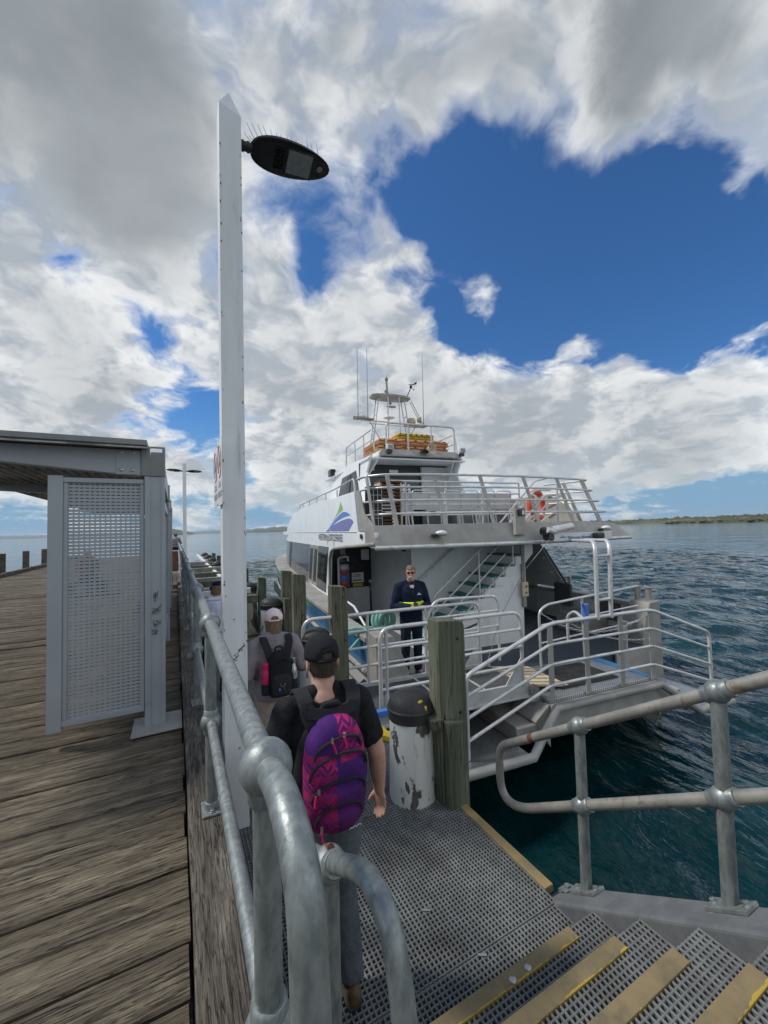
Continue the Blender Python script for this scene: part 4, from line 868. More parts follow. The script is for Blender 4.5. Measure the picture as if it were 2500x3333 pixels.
# --- deckhouse side walls
def sidewall(sgn):
    u_=lambda x: 5.+sgn*(x-5.)
    top=[(7.88,2.38),(14.4,2.40),(16.2,2.24),(17.8,1.99),(19.2,1.74),(20.2,1.52),(21.2,1.12),(21.8,.60),(22.3,.10),(22.4,-.06)]
    bot=[(10.02,-.06),(10.0,.9),(9.86,1.10),(9.60,1.18),(8.4,1.26),(6.62,1.36),(6.62,1.53),(7.62,1.545)]
    def lean(v,z): # slight tumblehome and bow rounding
        s=2.30+.055*(z+.1)/1.3 if z<1.3 else 2.36+.02*(z-1.3)
        if v>16: s+=((v-16)/6.4)**2*.62
        return s
    if sgn==1:
        pts=top+bot
        # grid the wall finely along v so the bow can curve in
        vs=list(np.linspace(10.0,22.4,32)); mb=MB(); thick=.07
        def topz(v):
            for (a,za),(b_,zb) in zip(top[:-1],top[1:]):
                if a<=v<=b_: return za+(zb-za)*(v-a)/(b_-a)
            return 2.38 if v<8 else -.06
        def sheet(vs,z0f,z1f,name,m,off=0.,nz=8,**k):
            mb=MB(); rows=[]
            for v in vs:
                z0,z1=z0f(v),z1f(v); row=[]
                for j in range(nz+1): z=z0+(z1-z0)*j/nz; row.append((u_(lean(v,z)-off),v,z))
                rows.append(row)
            n=nz+1; V=[p for r_ in rows for p in r_]; V2=[(p[0]+sgn*thick,p[1],p[2]) for p in V]; N_=len(V)
            F=[(i*n+j,(i+1)*n+j,(i+1)*n+j+1,i*n+j+1) for i in range(len(rows)-1) for j in range(nz)]
            F2=[tuple(N_+q for q in f[::-1]) for f in F]; E=[]
            for i in range(len(rows)-1): E+=[(i*n,(i+1)*n,N_+(i+1)*n,N_+i*n),(i*n+nz,N_+i*n+nz,N_+(i+1)*n+nz,(i+1)*n+nz)]
            for j in range(nz): E+=[(j,N_+j,N_+j+1,j+1),((len(rows)-1)*n+j,(len(rows)-1)*n+j+1,N_+(len(rows)-1)*n+j+1,N_+(len(rows)-1)*n+j)]
            mb.add(V+V2,F+F2+E); return part(mb,name,m,smooth=True,ang=40,**k)
        side=sheet(vs,lambda v:-.06,topz,'deckhouse_side','ferrywhite')
        # upper aft part over the boarding opening
        mb=MB(); P=[(9.995,.9),(9.86,1.10),(9.60,1.18),(8.4,1.26),(6.62,1.36),(6.62,1.53),(7.62,1.545),(7.88,2.38),(9.995,2.385)]
        mb.prism([(u_(lean(v,z)),v,z) for v,z in P],(sgn*.07,0,0)); part(mb,'deckhouse_side','ferrywhite',bev=.012)
        mb=MB(); mb.tube([(u_(2.33),10.0,-.06),(u_(2.34),9.99,.88),(u_(2.35),9.84,1.08),(u_(2.36),9.58,1.155),(u_(2.365),8.4,1.235),(u_(2.37),6.62,1.335)],.035,8); part(mb,'opening_trim','alu_dull',smooth=True)
        # window band of dark glass panes following the side
        def band(va,vb,z0,z1,name,m,off,thin=.012):
            mb=MB(); vv=np.linspace(va,vb,max(2,int((vb-va)/.5)+2)); rings=[]
            # slanted pane ends: lean forward toward the bottom
            sk=.16
            rows=[]
            for v in vv:
                rows.append([(u_(lean(v+sk*(1.19-z),z)-off),v+sk*(1.19-z),z) for z in np.linspace(z0(v) if callable(z0) else z0,z1,6)])
            n=6; V=[p for r_ in rows for p in r_]; V2=[(p[0]+sgn*thin,p[1],p[2]) for p in V]; N_=len(V)
            F=[(i*n+j,(i+1)*n+j,(i+1)*n+j+1,i*n+j+1) for i in range(len(rows)-1) for j in range(n-1)]
            E=[(i*n,(i+1)*n,N_+(i+1)*n,N_+i*n) for i in range(len(rows)-1)]+[(i*n+n-1,N_+i*n+n-1,N_+(i+1)*n+n-1,(i+1)*n+n-1) for i in range(len(rows)-1)]
            E+=[(j,N_+j,N_+j+1,j+1) for j in range(n-1)]+[((len(rows)-1)*n+j,(len(rows)-1)*n+j+1,N_+(len(rows)-1)*n+j+1,N_+(len(rows)-1)*n+j) for j in range(n-1)]
            mb.add(V+V2,F+[tuple(N_+q for q in f[::-1]) for f in F]+E); return part(mb,name,m,side if False else None,smooth=True,ang=40)
        zb=lambda v: -.0 if v<17 else min(.9,.05+(v-17)*.06)
        edges=[10.12,11.25,12.55,12.95,14.1,15.3,16.5,17.3,18.4,19.6,20.15]
        for a,b_ in zip(edges[:-1],edges[1:]):
            if abs(a-11.25)<.01: continue
            band(a+.008,b_-.008,zb,1.175,'window_pane','glass',.014)
        # opening vents with frames near v 11.3-12.5 and the dark slot at 16.5
        for a,b_ in ((11.27,11.85),(11.9,12.53)):
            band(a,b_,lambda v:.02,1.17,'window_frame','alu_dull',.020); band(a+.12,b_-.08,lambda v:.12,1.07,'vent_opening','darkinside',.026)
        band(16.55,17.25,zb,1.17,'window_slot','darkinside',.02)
        mb=MB(); mb.box(u_(2.29),u_(2.30),10.1,22,-.058,-.05); part(mb,'panel_seam','ferrygrey')
        mb=MB(); mb.box(u_(2.35),u_(2.362),7.7,16,1.548,1.554); part(mb,'panel_seam','ferrygrey')
        # logo: three curved sail shapes
        def plate(poly,name,m): 
            mb=MB(); mb.prism([(u_(lean(v,z)-.004),v,z) for v,z in poly],(sgn*.002,0,0)); return part(mb,name,m)
        def curve(p0,p1,p2,n=8): return [((1-t)**2*p0[0]+2*t*(1-t)*p1[0]+t*t*p2[0],(1-t)**2*p0[1]+2*t*(1-t)*p1[1]+t*t*p2[1]) for t in np.linspace(0,1,n)]
        logo_pts(plate,curve)
        mt=Matrix.Translation(Vector((u_(2.36)-.006-FO[0],11.05-FO[1],1.36-FO[2])))@Matrix.Rotation(R(-90),4,'Z')@Matrix.Rotation(R(90),4,'X')
        name_text(mt)
        mb=MB(); mb.box(u_(2.33),u_(2.35),7.30,7.40,1.42,1.51); part(mb,'side_camera','blackgloss',bev=.006)
    else:
        # starboard side seen from inside: wall forward, raked plate, open below the soffit
        mb=MB(); mb.box(7.90,7.97,8.9,22,-.1,2.38); part(mb,'deckhouse_side','ferrywhite')
        mb=MB(); mb.prism([(7.86,9.0,-.02),(7.86,7.82,-.01),(7.86,8.62,.96),(7.86,8.74,1.12),(7.86,9.1,1.22)],(.05,0,0)); part(mb,'raked_frame','ferrygrey')
        mb=MB(); mb.bar((7.90,7.78,-.02),(7.90,8.64,1.0),.035,.03,(1,0,0)); part(mb,'frame_trim','darkinside')
        mb=MB(); mb.prism([(7.93,8.9,1.22),(7.93,6.62,1.36),(7.93,6.62,1.53),(7.93,7.62,1.545),(7.93,7.88,2.38),(7.93,8.9,2.385)],(.06,0,0)); part(mb,'deckhouse_side','ferrywhite')
        for z_ in (.35,.70): mb=MB(); mb.box(7.78,7.86,7.9+.8*z_+.1,9.0,z_,z_+.02); part(mb,'frame_web','ferrygrey')
        mb=MB(); mb.box(7.885,7.90,8.9,10.4,DK,1.25); part(mb,'liner_panel','ferrygrey')
def logo_pts(plate,curve):
    # aft edge at small v; the sail leans to a point at v 8.9, z 2.22
    plate([(8.95,2.25)]+curve((8.95,2.25),(9.05,2.05),(9.62,1.83))[1:]+curve((9.60,1.82),(9.15,2.0),(8.70,2.05)),'logo_sail','logogreen')
    plate(curve((10.22,1.60),(9.55,1.86),(8.78,2.00))+curve((8.75,2.0),(8.45,2.01),(8.12,1.90))[1:]+curve((8.12,1.90),(9.1,1.90),(10.20,1.59))[1:],'logo_sail','logoblue')
    plate(curve((10.45,1.565),(9.4,1.80),(8.35,1.84))+curve((8.3,1.84),(7.95,1.82),(7.92,1.75))[1:]+[(8.28,1.568)],'logo_sail','logoviolet')
def name_text(mt):
    o=text_mesh('ship_name','WESTERN ORT ERRIES',.26,M['logotext'],ferry,mt,1.0,.001)
    me=o.data; xs=[v.co.y for v in me.vertices]; 
    return o
TS=1.35
def ship_name(u):
    # tall thin letters; P and F drop below the line as in the photo
    seq=[('WESTERN',1.,0.),('P',1.55,-.125),('ORT',1.,0.),('F',1.7,-.125),('ERRIES',1.,0.)]
    y=11.32
    for s,sc,dz in seq:
        mt=Matrix.Translation(Vector((u-FO[0],y-FO[1],1.34+dz-FO[2])))@Matrix.Rotation(R(-90),4,'Z')@Matrix.Rotation(R(90),4,'X')@Matrix.Diagonal((1,sc,1,1))
        o=text_mesh('ship_name',s,.238,M['logotext'],ferry,mt,1.0,.001)
        ys=[v.co.y for v in o.data.vertices]; y=min(ys)+FO[1]-.035
name_text=lambda mt: ship_name(2.345)
sidewall(1); sidewall(-1)
# bow cap closing the deckhouse front and its roof
mb=MB(); rings=[]
for v,z in ((10.,2.36),(14.4,2.38),(16.2,2.22),(17.8,1.97),(19.2,1.72),(20.2,1.50),(21.2,1.10),(21.8,.58),(22.3,.08)):
    s=2.38+(((v-16)/6.4)**2*.62 if v>16 else 0); rings.append([(s,v,z),(10-s,v,z),(10-s,v-.06,z-.05),(s,v-.06,z-.05)])
mb.loft(rings); part(mb,'foredeck_roof','ferrywhite',smooth=True,ang=40)
mb=MB(); pts=[(2.44,7.9,2.40)]+[(2.44,v,2.52) for v in (8.4,10,12,14.2)]+[(2.44,14.5,2.44)]; mb.tube(fillet([(2.42,7.92,2.36),(2.42,8.0,2.66),(2.42,9.6,2.60),(2.42,14.9,2.55),(2.42,14.9,2.36)],.1),.02,8)
part(mb,'side_handrail','alu',smooth=True)
for v_ in (9.4,10.6,11.8,13.,14.2):
    mb=MB(); mb.tube([(2.42,v_,2.36),(2.42,v_,2.56)],.016,6); part(mb,'handrail_stanchion','alu',smooth=True)
# bow mooring cleat line
# --- boarding space: door bulkhead, grey wall, stairs
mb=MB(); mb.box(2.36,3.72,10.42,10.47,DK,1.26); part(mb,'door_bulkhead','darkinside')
mb=MB(); mb.box(2.75,3.52,10.385,10.418,DK+.02,.06); dp=part(mb,'door_panel','ferrygrey',bev=.006)
mb=MB(); mb.box(2.72,3.60,10.395,10.419,.062,1.15); part(mb,'door_glass','glass',dp)
mb=MB(); mb.box(3.545,3.585,10.37,10.40,-.10,.15); mb.tube([(3.565,10.36,.06),(3.47,10.34,.06)],.012,6); part(mb,'door_handle','steel',dp)
mb=MB(); mb.box(3.02,3.35,10.375,10.383,.19,.45); nt=part(mb,'door_notice','paper')
mb=MB()
for z_,a,b_ in ((.40,3.09,3.27),(.355,3.07,3.29)): 
    for i in range(6): mb.box(a+(b_-a)*i/6,a+(b_-a)*(i+.75)/6,10.372,10.374,z_-.011,z_+.011)
mb.box(3.06,3.31,10.372,10.374,.235,.265)
part(mb,'notice_print','logotext',nt)
mb=MB(); mb.box(3.05,3.33,10.375,10.383,.085,.165); part(mb,'yellow_label','yellowbright')
mb=MB(); mb.box(3.50,3.60,10.375,10.383,.17,.225); part(mb,'white_label','paper')
mb=MB(); mb.box(3.30,3.52,10.378,10.384,.78,1.06); part(mb,'door_poster','paper')
mb=MB(); mb.box(3.58,3.66,7.80,10.42,DK,1.26); part(mb,'stair_casing_side','ferrygrey')
mb=MB(); mb.box(3.58,6.2,7.78,7.86,DK,1.5); part(mb,'stair_casing_back','ferrywhite')
mb=MB(); mb.box(3.6,7.95,10.42,10.5,DK,1.3); part(mb,'aft_bulkhead','ferrygrey')
# aft face under the stairs, stepped
steps=[(5.51,.99),(5.25,.79),(4.99,.59),(4.73,.39),(4.47,.19),(4.21,-.01),(3.95,-.21),(3.69,-.41),(3.43,-.61)][::-1]
poly=[(3.40,DK)]
for u,z in steps: poly+= [(u-.02,z-.035),(u+.24,z-.035)]
poly=[(3.41,DK),(3.41,-.645)]
for i,(u,z) in enumerate(steps):
    if i: poly.append((u-.0,poly[-1][1]))
    poly.append((u-.0,z-.04))
poly+=[(5.72,.95),(5.72,1.22),(6.02,1.22),(6.02,1.0),(5.74,.74),(5.72,DK)]
mb=MB(); mb.prism([(u,6.90,z) for u,z in poly],(0,.045,0)); part(mb,'stair_side_wall','ferrywhite')
blk=[p for p in poly if p[0]<5.70 and not (p[1]>1.0)]; blk=[p for p in blk if p!=(5.72,.95)]; blk+=[(5.70,blk[-1][1]),(5.70,DK)]
mb=MB(); mb.prism([(u,6.947,z-.002) for u,z in blk],(0,.82,0)); part(mb,'stair_block','ferrywhite')
for u,z in steps:
    mb=MB(); mb.box(u-.03,u+.27,6.86,7.77,z-.035,z); t_=part(mb,'stair_tread','teal',bev=.008)
    mb=MB(); mb.box(u+.225,u+.245,6.87,7.77,z+.0,z+.165); part(mb,'stair_riser','ferrywhite',t_)
    mb=MB(); mb.box(u+.02,u+.24,6.86,6.895,z-.20,z-.036); part(mb,'stair_cheek','ferrywhite',t_)
mb=MB(); mb.box(5.68,5.76,6.84,6.90,-.1,1.24); part(mb,'corner_post','alu_dull',bev=.004)
mb=MB(); mb.box(5.63,5.79,6.80,6.84,.12,.42); sb=part(mb,'switch_box','cream',bev=.01)
mb=MB(); mb.lathe([(.02,0),(.018,.015)],(5.73,6.80,.33),10,(0,-1,0)); part(mb,'switch_button','blackgloss',sb); mb=MB(); mb.lathe([(.02,0),(.018,.015)],(5.73,6.80,.2),10,(0,-1,0)); part(mb,'switch_button','blackgloss',sb)
mb=MB(); mb.tube([(5.73,6.83,.42),(5.73,6.83,1.2)],.012,6); part(mb,'cable_conduit','ferrygrey')
sl_=.2/.26
for dz in (0.,):
    mb=MB(); mb.tube([(3.55,7.72,.37),(5.2,7.72,.37+1.65*sl_*.98)],.02,8)
    for u in (3.9,4.6): mb.tube([(u,7.72,.37+(u-3.55)*sl_*.98),(u,7.72,.30+(u-3.55)*sl_*.98),(u,7.77,.30+(u-3.55)*sl_*.98)],.009,6)
    part(mb,'wall_handrail','alu',smooth=True)
mb=MB(); mb.tube(fillet([(3.56,6.84,-.62),(3.56,6.84,.26),(4.75,6.84,1.22)],.12),.021,10); part(mb,'stair_handrail','alu',smooth=True)
for k,(du) in enumerate((.34,.68,.98)):
    mb=MB(); mb.tube([(3.56+.16*k,6.84,.26-.30*(k+1)+.12*k),(3.56+.16*k+1.55,6.84,.26-.30*(k+1)+.12*k+1.55*.8)],.016,8); part(mb,'stair_mid_rail','alu',smooth=True)
for u,z in ((4.62,.2),(5.45,.95)): mb=MB(); mb.tube([(u,6.84,z),(u,6.84,z+.95)],.018,8); part(mb,'stair_rail_post','alu',smooth=True)
# box seat, folded chair, lockers in the starboard passage
mb=MB(); mb.box(7.15,7.85,6.7,7.5,DK,-.46); part(mb,'locker_box','alu_dull',bev=.01)
mb=MB(); mb.box(7.15,7.85,6.7,7.5,-.456,-.44); part(mb,'locker_lid','chequer')
mb=MB(); mb.box(7.78,7.86,7.65,8.2,-.42,.12); part(mb,'folded_seat','seatpad',bev=.03)
for v_ in (7.72,8.08): mb=MB(); mb.box(7.86,7.885,v_,v_+.1,DK,.3); part(mb,'seat_bracket','ferrygrey')
# --- port entrance fittings
mb=MB(); mb.tube(fillet([(2.62,10.2,-.7),(2.62,10.2,.90),(2.88,10.2,.90),(2.88,10.2,.78)],.1),.03,8); part(mb,'white_grab_rail','whiteplastic',smooth=True)
mb=MB(); mb.box(2.62,2.92,10.26,10.30,.12,.70); pp=part(mb,'equipment_board','whiteplastic',bev=.01)
mb=MB(); mb.tube([(2.20,8.6,-.1),(2.20,8.6,.18),(2.22,7.5,.12),(2.24,6.9,-.12),(2.24,6.9,-.4)],.022,8); part(mb,'gate_rail','whiteplastic',smooth=True)
# --- upper deck
UD=1.64
mb=MB(); mb.box(2.43,7.92,6.75,10.4,1.50,UD); part(mb,'upper_deck','alu_dull')
mb=MB(); mb.box(2.43,7.92,10.4,20,1.45,1.60); part(mb,'upper_deck','ferrywhite')
# curved stern fascia
mb=MB(); rows=[]; uu=np.linspace(2.36,8.05,25)
def sv(u): return 6.62-.34*(1-((u-5.2)/2.85)**2)
rings=[]
for u in uu:
    v=sv(u); out=min(1,max(0,(u-7.2)/.85)); ex=.5*out
    rings.append([(u+ex*.3,v+.20,UD+.02-.06*out),(u+ex*.3,v+.08,UD+.015-.06*out),(u+ex,v-.04,1.30-.0*out),(u+ex,v+.02,1.255),(u+ex*.9,v+.28,1.27),(u,v+.55,1.30),(u,v+.55,UD-.03)])
mb.loft(rings); part(mb,'stern_fascia','alu_dull',smooth=True,ang=30)
mb=MB(); mb.tube([(u+.5*min(1,max(0,(u-7.2)/.85)),sv(u)-.03,1.265) for u in uu],.04,10); part(mb,'fascia_tube','alu',smooth=True)
mb=MB(); mb.box(2.45,7.9,6.9,10.4,1.27,1.30); part(mb,'soffit','ferrywhite')
for u,v in ((3.5,6.25),(7.6,6.28)):
    mb=MB(); rings=[]; 
    mb.ball((u,sv(u)-.10,1.50),.085,14,8,(1.3,1,.55)); h=part(mb,'flood_light','whiteplastic',smooth=True)
    mb=MB(); mb.ball((u+.01,sv(u)-.135,1.475),.065,12,6,(1.2,1,.4)); part(mb,'flood_lens','lens',h,smooth=True)
    mb=MB(); mb.box(u-.14,u-.03,sv(u)-.08,sv(u)+.02,1.43,1.48); part(mb,'flood_bracket','blackgloss',h)
for u in (2.9,4.85,7.7): mb=MB(); mb.ball((u,6.6,1.235),.055,10,6); part(mb,'dome_camera','blackgloss',smooth=True)
# deck light post and winch, welcome sign
mb=MB(); mb.box(5.05,5.28,sv(5.2)-.07,sv(5.2)+.02,1.42,1.93); part(mb,'bracket_post','alu_dull',bev=.006)
mb=MB(); mb.box(5.10,5.24,sv(5.2)-.11,sv(5.2)-.07,1.78,1.90); lp_=part(mb,'work_light','blackgloss',bev=.01)
mb=MB(); mb.box(5.17,5.22,sv(5.2)-.115,sv(5.2)-.11,1.80,1.88); part(mb,'light_lens','whiteplastic',lp_)
vs_=5.98
w_=MB(); w_.tube([(5.62,vs_,1.47),(5.62,vs_+.16,1.47)],.085,14); w_.tube([(5.66,vs_-.02,1.36),(5.66,vs_+.14,1.36)],.07,12); wi=part(w_,'winch','blackgloss',smooth=True)
w_=MB(); w_.tube([(5.70,vs_,1.49),(6.18,vs_,1.55)],.072,16); w_.tube([(5.56,vs_-.02,1.50),(5.74,vs_-.02,1.46)],.055,12); part(w_,'winch_motor','alu',wi,smooth=True)
w_=MB(); w_.tube([(5.56,vs_-.06,1.31),(5.2,6.2,.75),(4.62,6.2,-.05),(4.0,5.75,-.62)],.006,5); part(w_,'winch_cable','greyprint',wi,smooth=True)
mb=MB(); mb.box(5.74,7.26,vs_+.02,vs_+.05,1.275,1.425); sg_=part(mb,'welcome_sign','paper',bev=.006)
mt=Matrix.Translation(Vector((6.08-FO[0],vs_+.012-FO[1],1.31-FO[2])))@Matrix.Rotation(R(90),4,'X')
text_mesh('welcome_text','Welcome Aboard',.088,M['logoblue'],sg_,mt,.95,.002)
mb=MB(); mb.prism([(5.88,vs_+.016,1.335),(6.04,vs_+.016,1.335),(6.06,vs_+.016,1.36),(5.90,vs_+.016,1.352)],(0,-.003,0)); part(mb,'boat_emblem','logoblue',sg_); mb=MB(); mb.prism([(5.92,vs_+.016,1.356),(6.0,vs_+.016,1.36),(5.96,vs_+.016,1.39)],(0,-.003,0)); part(mb,'boat_emblem','logogreen',sg_)
mb=MB(); mb.box(6.70,6.94,vs_-.10,vs_+.01,1.30,1.42); part(mb,'sign_lamp','blackgloss',bev=.03)
# upright ladder frame from the sign to the platform rail
for u0,u1 in ((4.98,5.0),(5.25,5.29)):
    mb=MB(); mb.tube(fillet([(u0,4.42,.2),(u1,4.42,1.335),(u1+1.15,vs_+.0,1.285)],.24,7),.030,12); part(mb,'ladder_stile','alu',smooth=True)
for z_ in (.48,1.12): mb=MB(); mb.tube([(4.985,4.42,z_),(5.27,4.42,z_)],.022,10); part(mb,'ladder_rung','alu',smooth=True)
# --- upper aft rail: flat posts raked forward, four pipe rails
def rp(u,t): # point on raked rail plane: t=0 foot, 1 top
    v0=sv(u)+.14; return Vector((5.1+(u-5.1)*(1-.0*t),v0+.42*t,UD+.01+(.98)*t))
for u in (2.80,3.72,4.72,5.80,6.80,7.72):
    mb=MB(); a,b_=rp(u,0),rp(u,1.0); mb.bar(a,b_,.085,.016,(0,-1,.4)); part(mb,'rail_post','alu_dull',bev=.003)
for t in (.22,.48,.74,1.0):
    u0=2.45-.02; u1=7.95+.30*(1-t)
    pts=[(2.42,7.75,rp(2.5,t).z-.02),(2.46,rp(2.5,t).y+.35,rp(2.5,t).z)]+[rp(u,t) for u in np.linspace(2.75,7.75,12)]+[(u1,rp(7.9,t).y+.02,rp(7.9,t).z),(u1-.02,rp(7.9,t).y+.30,rp(7.9,t).z),(7.8,8.4,rp(7.9,t).z+.02)]
    mb=MB(); mb.tube(fillet(pts,.18,4),.026 if t==1 else .021,10); part(mb,'top_rail' if t==1 else 'pipe_rail','alu',smooth=True)
for v_ in (7.05,7.6): mb=MB(); mb.bar((8.08,v_-.1,UD-.02),(7.86,v_+.22,UD+1.0),.09,.016,(1,0,0)); part(mb,'rail_post','alu_dull',bev=.003)
# side end plates of the upper bulwark
mb=MB(); mb.prism([(2.40,7.62,UD-.08),(2.40,7.86,2.37),(2.40,7.55,2.36),(2.40,7.30,1.9),(2.40,6.80,UD+.02),(2.40,6.8,UD-.08)],(.02,0,0)); part(mb,'end_plate','alu_dull')
mb=MB(); mb.bar((2.47,6.95,UD-.02),(2.47,7.32,UD+.98),.13,.016,(1,0,0)); part(mb,'rail_post','alu_dull',bev=.003)
mb=MB(); mb.prism([(7.88,7.35,UD-.02),(7.88,7.72,2.05),(7.88,8.36,2.38),(7.88,11,2.40),(7.88,11,UD-.02)],(.03,0,0)); part(mb,'bulwark_plate','alu_dull')
# inner rails round the stairwell
for z_ in (1.87,2.09,2.33,2.58): mb=MB(); mb.tube([(3.1,7.62,z_),(6.32,7.62,z_)],.021 if z_>2.5 else .017,8); part(mb,'stairwell_rail','alu',smooth=True)
for u in (3.42,4.37,5.3,6.32): mb=MB(); mb.tube([(u,7.62,UD),(u,7.62,2.58)],.022,8); part(mb,'stairwell_post','alu',smooth=True)
for k,(ua,za,ub,zb) in enumerate(((5.66,1.66,6.93,2.72),(5.95,1.66,6.98,2.52),(6.38,1.66,7.30,2.40))): mb=MB(); mb.tube(fillet([(ua,7.5+.05*k,za),(ub-.25,7.5+.05*k,zb-.1),(ub+.2,7.5+.05*k,zb-.1+(.1 if k==0 else 0))],.1),.022,8); part(mb,'stair_top_rail','alu',smooth=True)
for k in range(2): mb=MB(); mb.tube(fillet([(6.5+.25*k,7.45,1.66),(7.05+.1*k,7.45,2.15-.28*k),(7.35,7.45,2.18-.28*k)],.1),.02,8); part(mb,'stair_top_rail','alu',smooth=True)
mb=MB(); mb.tube([(7.35,7.5,1.66),(7.35,7.5,2.72)],.024,8); part(mb,'stairwell_post','alu',smooth=True)
# fixed seats on the upper deck
def seat(u,v):
    mb=MB(); mb.obox((u,v+.02,2.23),(.225,.012,.20),((1,0,0),(0,1,.12),(0,-.12,1))); b_=part(mb,'seat_back','seatgrey',bev=.02)
    mb=MB(); mb.obox((u,v+.26,1.98),(.225,.22,.014),((1,0,0),(0,1,.06),(0,0,1))); part(mb,'seat_pan','seatgrey',bev=.015)
    mb=MB(); mb.tube(fillet([(u-.235,v+.05,1.98),(u-.235,v-.03,2.49),(u+.235,v-.03,2.49),(u+.235,v+.05,1.98)],.09),.015,8); part(mb,'seat_frame','alu',b_,smooth=True)
    for s in(-1,1): mb=MB(); mb.tube([(u+s*.2,v+.1,1.97),(u+s*.2,v+.02,UD-.02)],.017,8); part(mb,'seat_leg','alu',b_,smooth=True)
for v in (8.6,9.5):
    for u in (3.75,4.25,5.12,5.62,6.12,6.62): seat(u,v)
# --- wheelhouse
mb=MB(); WB=10.3
for sgn in(1,-1):
    u_=lambda x:5.12+sgn*(x-5.12)
    # side wall polygon with raked aft fin
    P=[(9.75,UD),(10.95,UD),(15.6,UD),(14.6,3.55),(10.4,3.66),(10.75,3.22),(10.55,2.9)]
    mb=MB(); mb.prism([(u_(3.55+.10*(z-UD)*.5),v,z) for v,z in P],(sgn*.06,0,0)); part(mb,'wheelhouse_side','ferrywhite',bev=.008)
    mb=MB(); mb.prism([(u_(3.545+.05*(z-UD)),v,z) for v,z in ((11.3,2.60),(13.9,2.60),(13.35,3.36),(11.75,3.40))],(-sgn*.012,0,0)); wp=part(mb,'wheelhouse_window','glass')
    mb=MB(); mb.prism([(u_(3.53+.05*(z-UD)),v,z) for v,z in ((12.35,2.64),(12.75,2.64),(12.65,3.33),(12.25,3.33))],(-sgn*.012,0,0)); part(mb,'window_opening','darkinside',wp)
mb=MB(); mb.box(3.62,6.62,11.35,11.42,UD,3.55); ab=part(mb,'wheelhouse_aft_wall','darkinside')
mb=MB(); mb.box(5.62,6.6,11.25,11.34,UD,3.50); part(mb,'wheelhouse_panel','ferrygrey')
mb=MB(); mb.box(3.75,5.55,11.30,11.34,2.15,3.12); part(mb,'wheelhouse_glass','glass')
for u,z in ((3.78,3.40),(4.55,3.34)): mb=MB(); mb.box(u,u+.28,11.28,11.30,z-.045,z+.045); part(mb,'white_label','paper')
for i in range(4): mb=MB(); mb.bar((4.75+.18*i,11.27,2.1),(4.62+.18*i,11.27,2.95),.08,.02,(0,1,0)); part(mb,'folded_chair','whiteplastic')
mb=MB(); mb.prism([(3.90,10.35,3.66),(6.52,10.35,3.66),(6.80,15.3,3.50),(3.45,15.3,3.50)],(0,0,.035)); mb.prism([(3.95,10.42,3.695),(6.45,10.42,3.695),(6.6,15.2,3.6),(3.6,15.2,3.6)],(0,0,.11)); part(mb,'wheelhouse_roof','ferrywhite',bev=.01)
mb=MB(); mb.prism([(3.86,10.32,3.66),(6.50,10.32,3.66),(6.36,10.42,3.84),(3.98,10.42,3.84)],(0,.04,0)); part(mb,'roof_fascia','alu_dull',bev=.006)
mb=MB(); mb.box(3.6,6.7,10.45,11.4,3.56,3.60); part(mb,'wheelhouse_soffit','ferrywhite')
for sgn in(1,-1):
    u_=lambda x:5.17+sgn*(x-5.17)
    mb=MB(); mb.prism([(u_(3.95),10.5,3.65),(u_(3.72),11.3,3.0),(u_(3.72),11.3,3.65)],(sgn*.05,0,0)); part(mb,'roof_bracket','ferrywhite')
mb=MB(); mb.box(3.5,3.7,14.5,14.9,3.60,3.86); part(mb,'nav_lamp','blackgloss',bev=.02)
RZ=3.81
# roof rails
mb=MB(); mb.tube(fillet([(4.15,10.47,RZ),(4.15,10.47,4.60),(6.36,10.47,4.60),(6.36,10.47,RZ)],.14),.026,10); part(mb,'roof_rail','alu',smooth=True)
for u in (4.83,5.58): mb=MB(); mb.tube([(u,10.47,RZ),(u,10.47,4.60)],.023,8); part(mb,'roof_rail_post','alu',smooth=True)
for u,s in ((3.82,-1),(6.5,1)):
    mb=MB(); mb.tube(fillet([(u,10.55,RZ),(u,10.7,4.45),(u,13.4,4.45),(u,13.5,RZ)],.14),.022,8); mb.tube(fillet([(u,10.6,4.15),(u,13.45,4.15)],.1),.018,8); part(mb,'roof_rail','alu',smooth=True)
    for v in (11.5,12.4): mb=MB(); mb.tube([(u,v,RZ),(u,v,4.45)],.018,8); part(mb,'roof_rail_post','alu',smooth=True)
# mast
mb=MB(); mb.box(4.45,5.82,12.2,12.75,6.02,6.09); mb2=MB(); rings=[]
for v,k in ((12.15,.25),(12.22,.75),(12.35,1),(12.62,1),(12.75,.8),(12.82,.3)): rings.append([(5.13-.70*k,v,6.0),(5.13+.70*k,v,6.0),(5.13+.70*k,v,6.06),(5.13-.70*k,v,6.06)])
mb2.loft(rings); part(mb2,'mast_platform','alu_dull',smooth=True)
def leg(pa,pb): 
    mb=MB(); mb.tube([pa,pb],.022,8); part(mb,'mast_leg','alu',smooth=True)
for s in(-1,1):
    for dv in (0,.28):
        leg((5.13+s*.78,12.35+dv,RZ),(5.13+s*.46,12.35+dv,6.0))
    leg((5.13+s*.22,12.15,4.3),(5.13+s*.20,12.2,6.0))
    mb=MB()
    for z_ in (4.3,4.85,5.4): mb.tube([(5.13+s*(.78-.32*(z_-RZ)/2.2),12.35,z_),(5.13+s*(.78-.32*(z_-RZ)/2.2),12.63,z_)],.015,6)
    part(mb,'mast_rung','alu',smooth=True)
mb=MB(); mb.tube([(3.92,12.3,5.16),(6.35,12.3,5.10)],.022,8); mb.tube([(4.3,12.3,5.06),(6.0,12.3,5.02)],.018,8); mb.tube([(4.3,12.3,5.15),(4.75,12.3,4.4)],.018,8); mb.tube([(6.0,12.3,5.08),(5.5,12.3,4.4)],.018,8); part(mb,'yard_arm','alu',smooth=True)
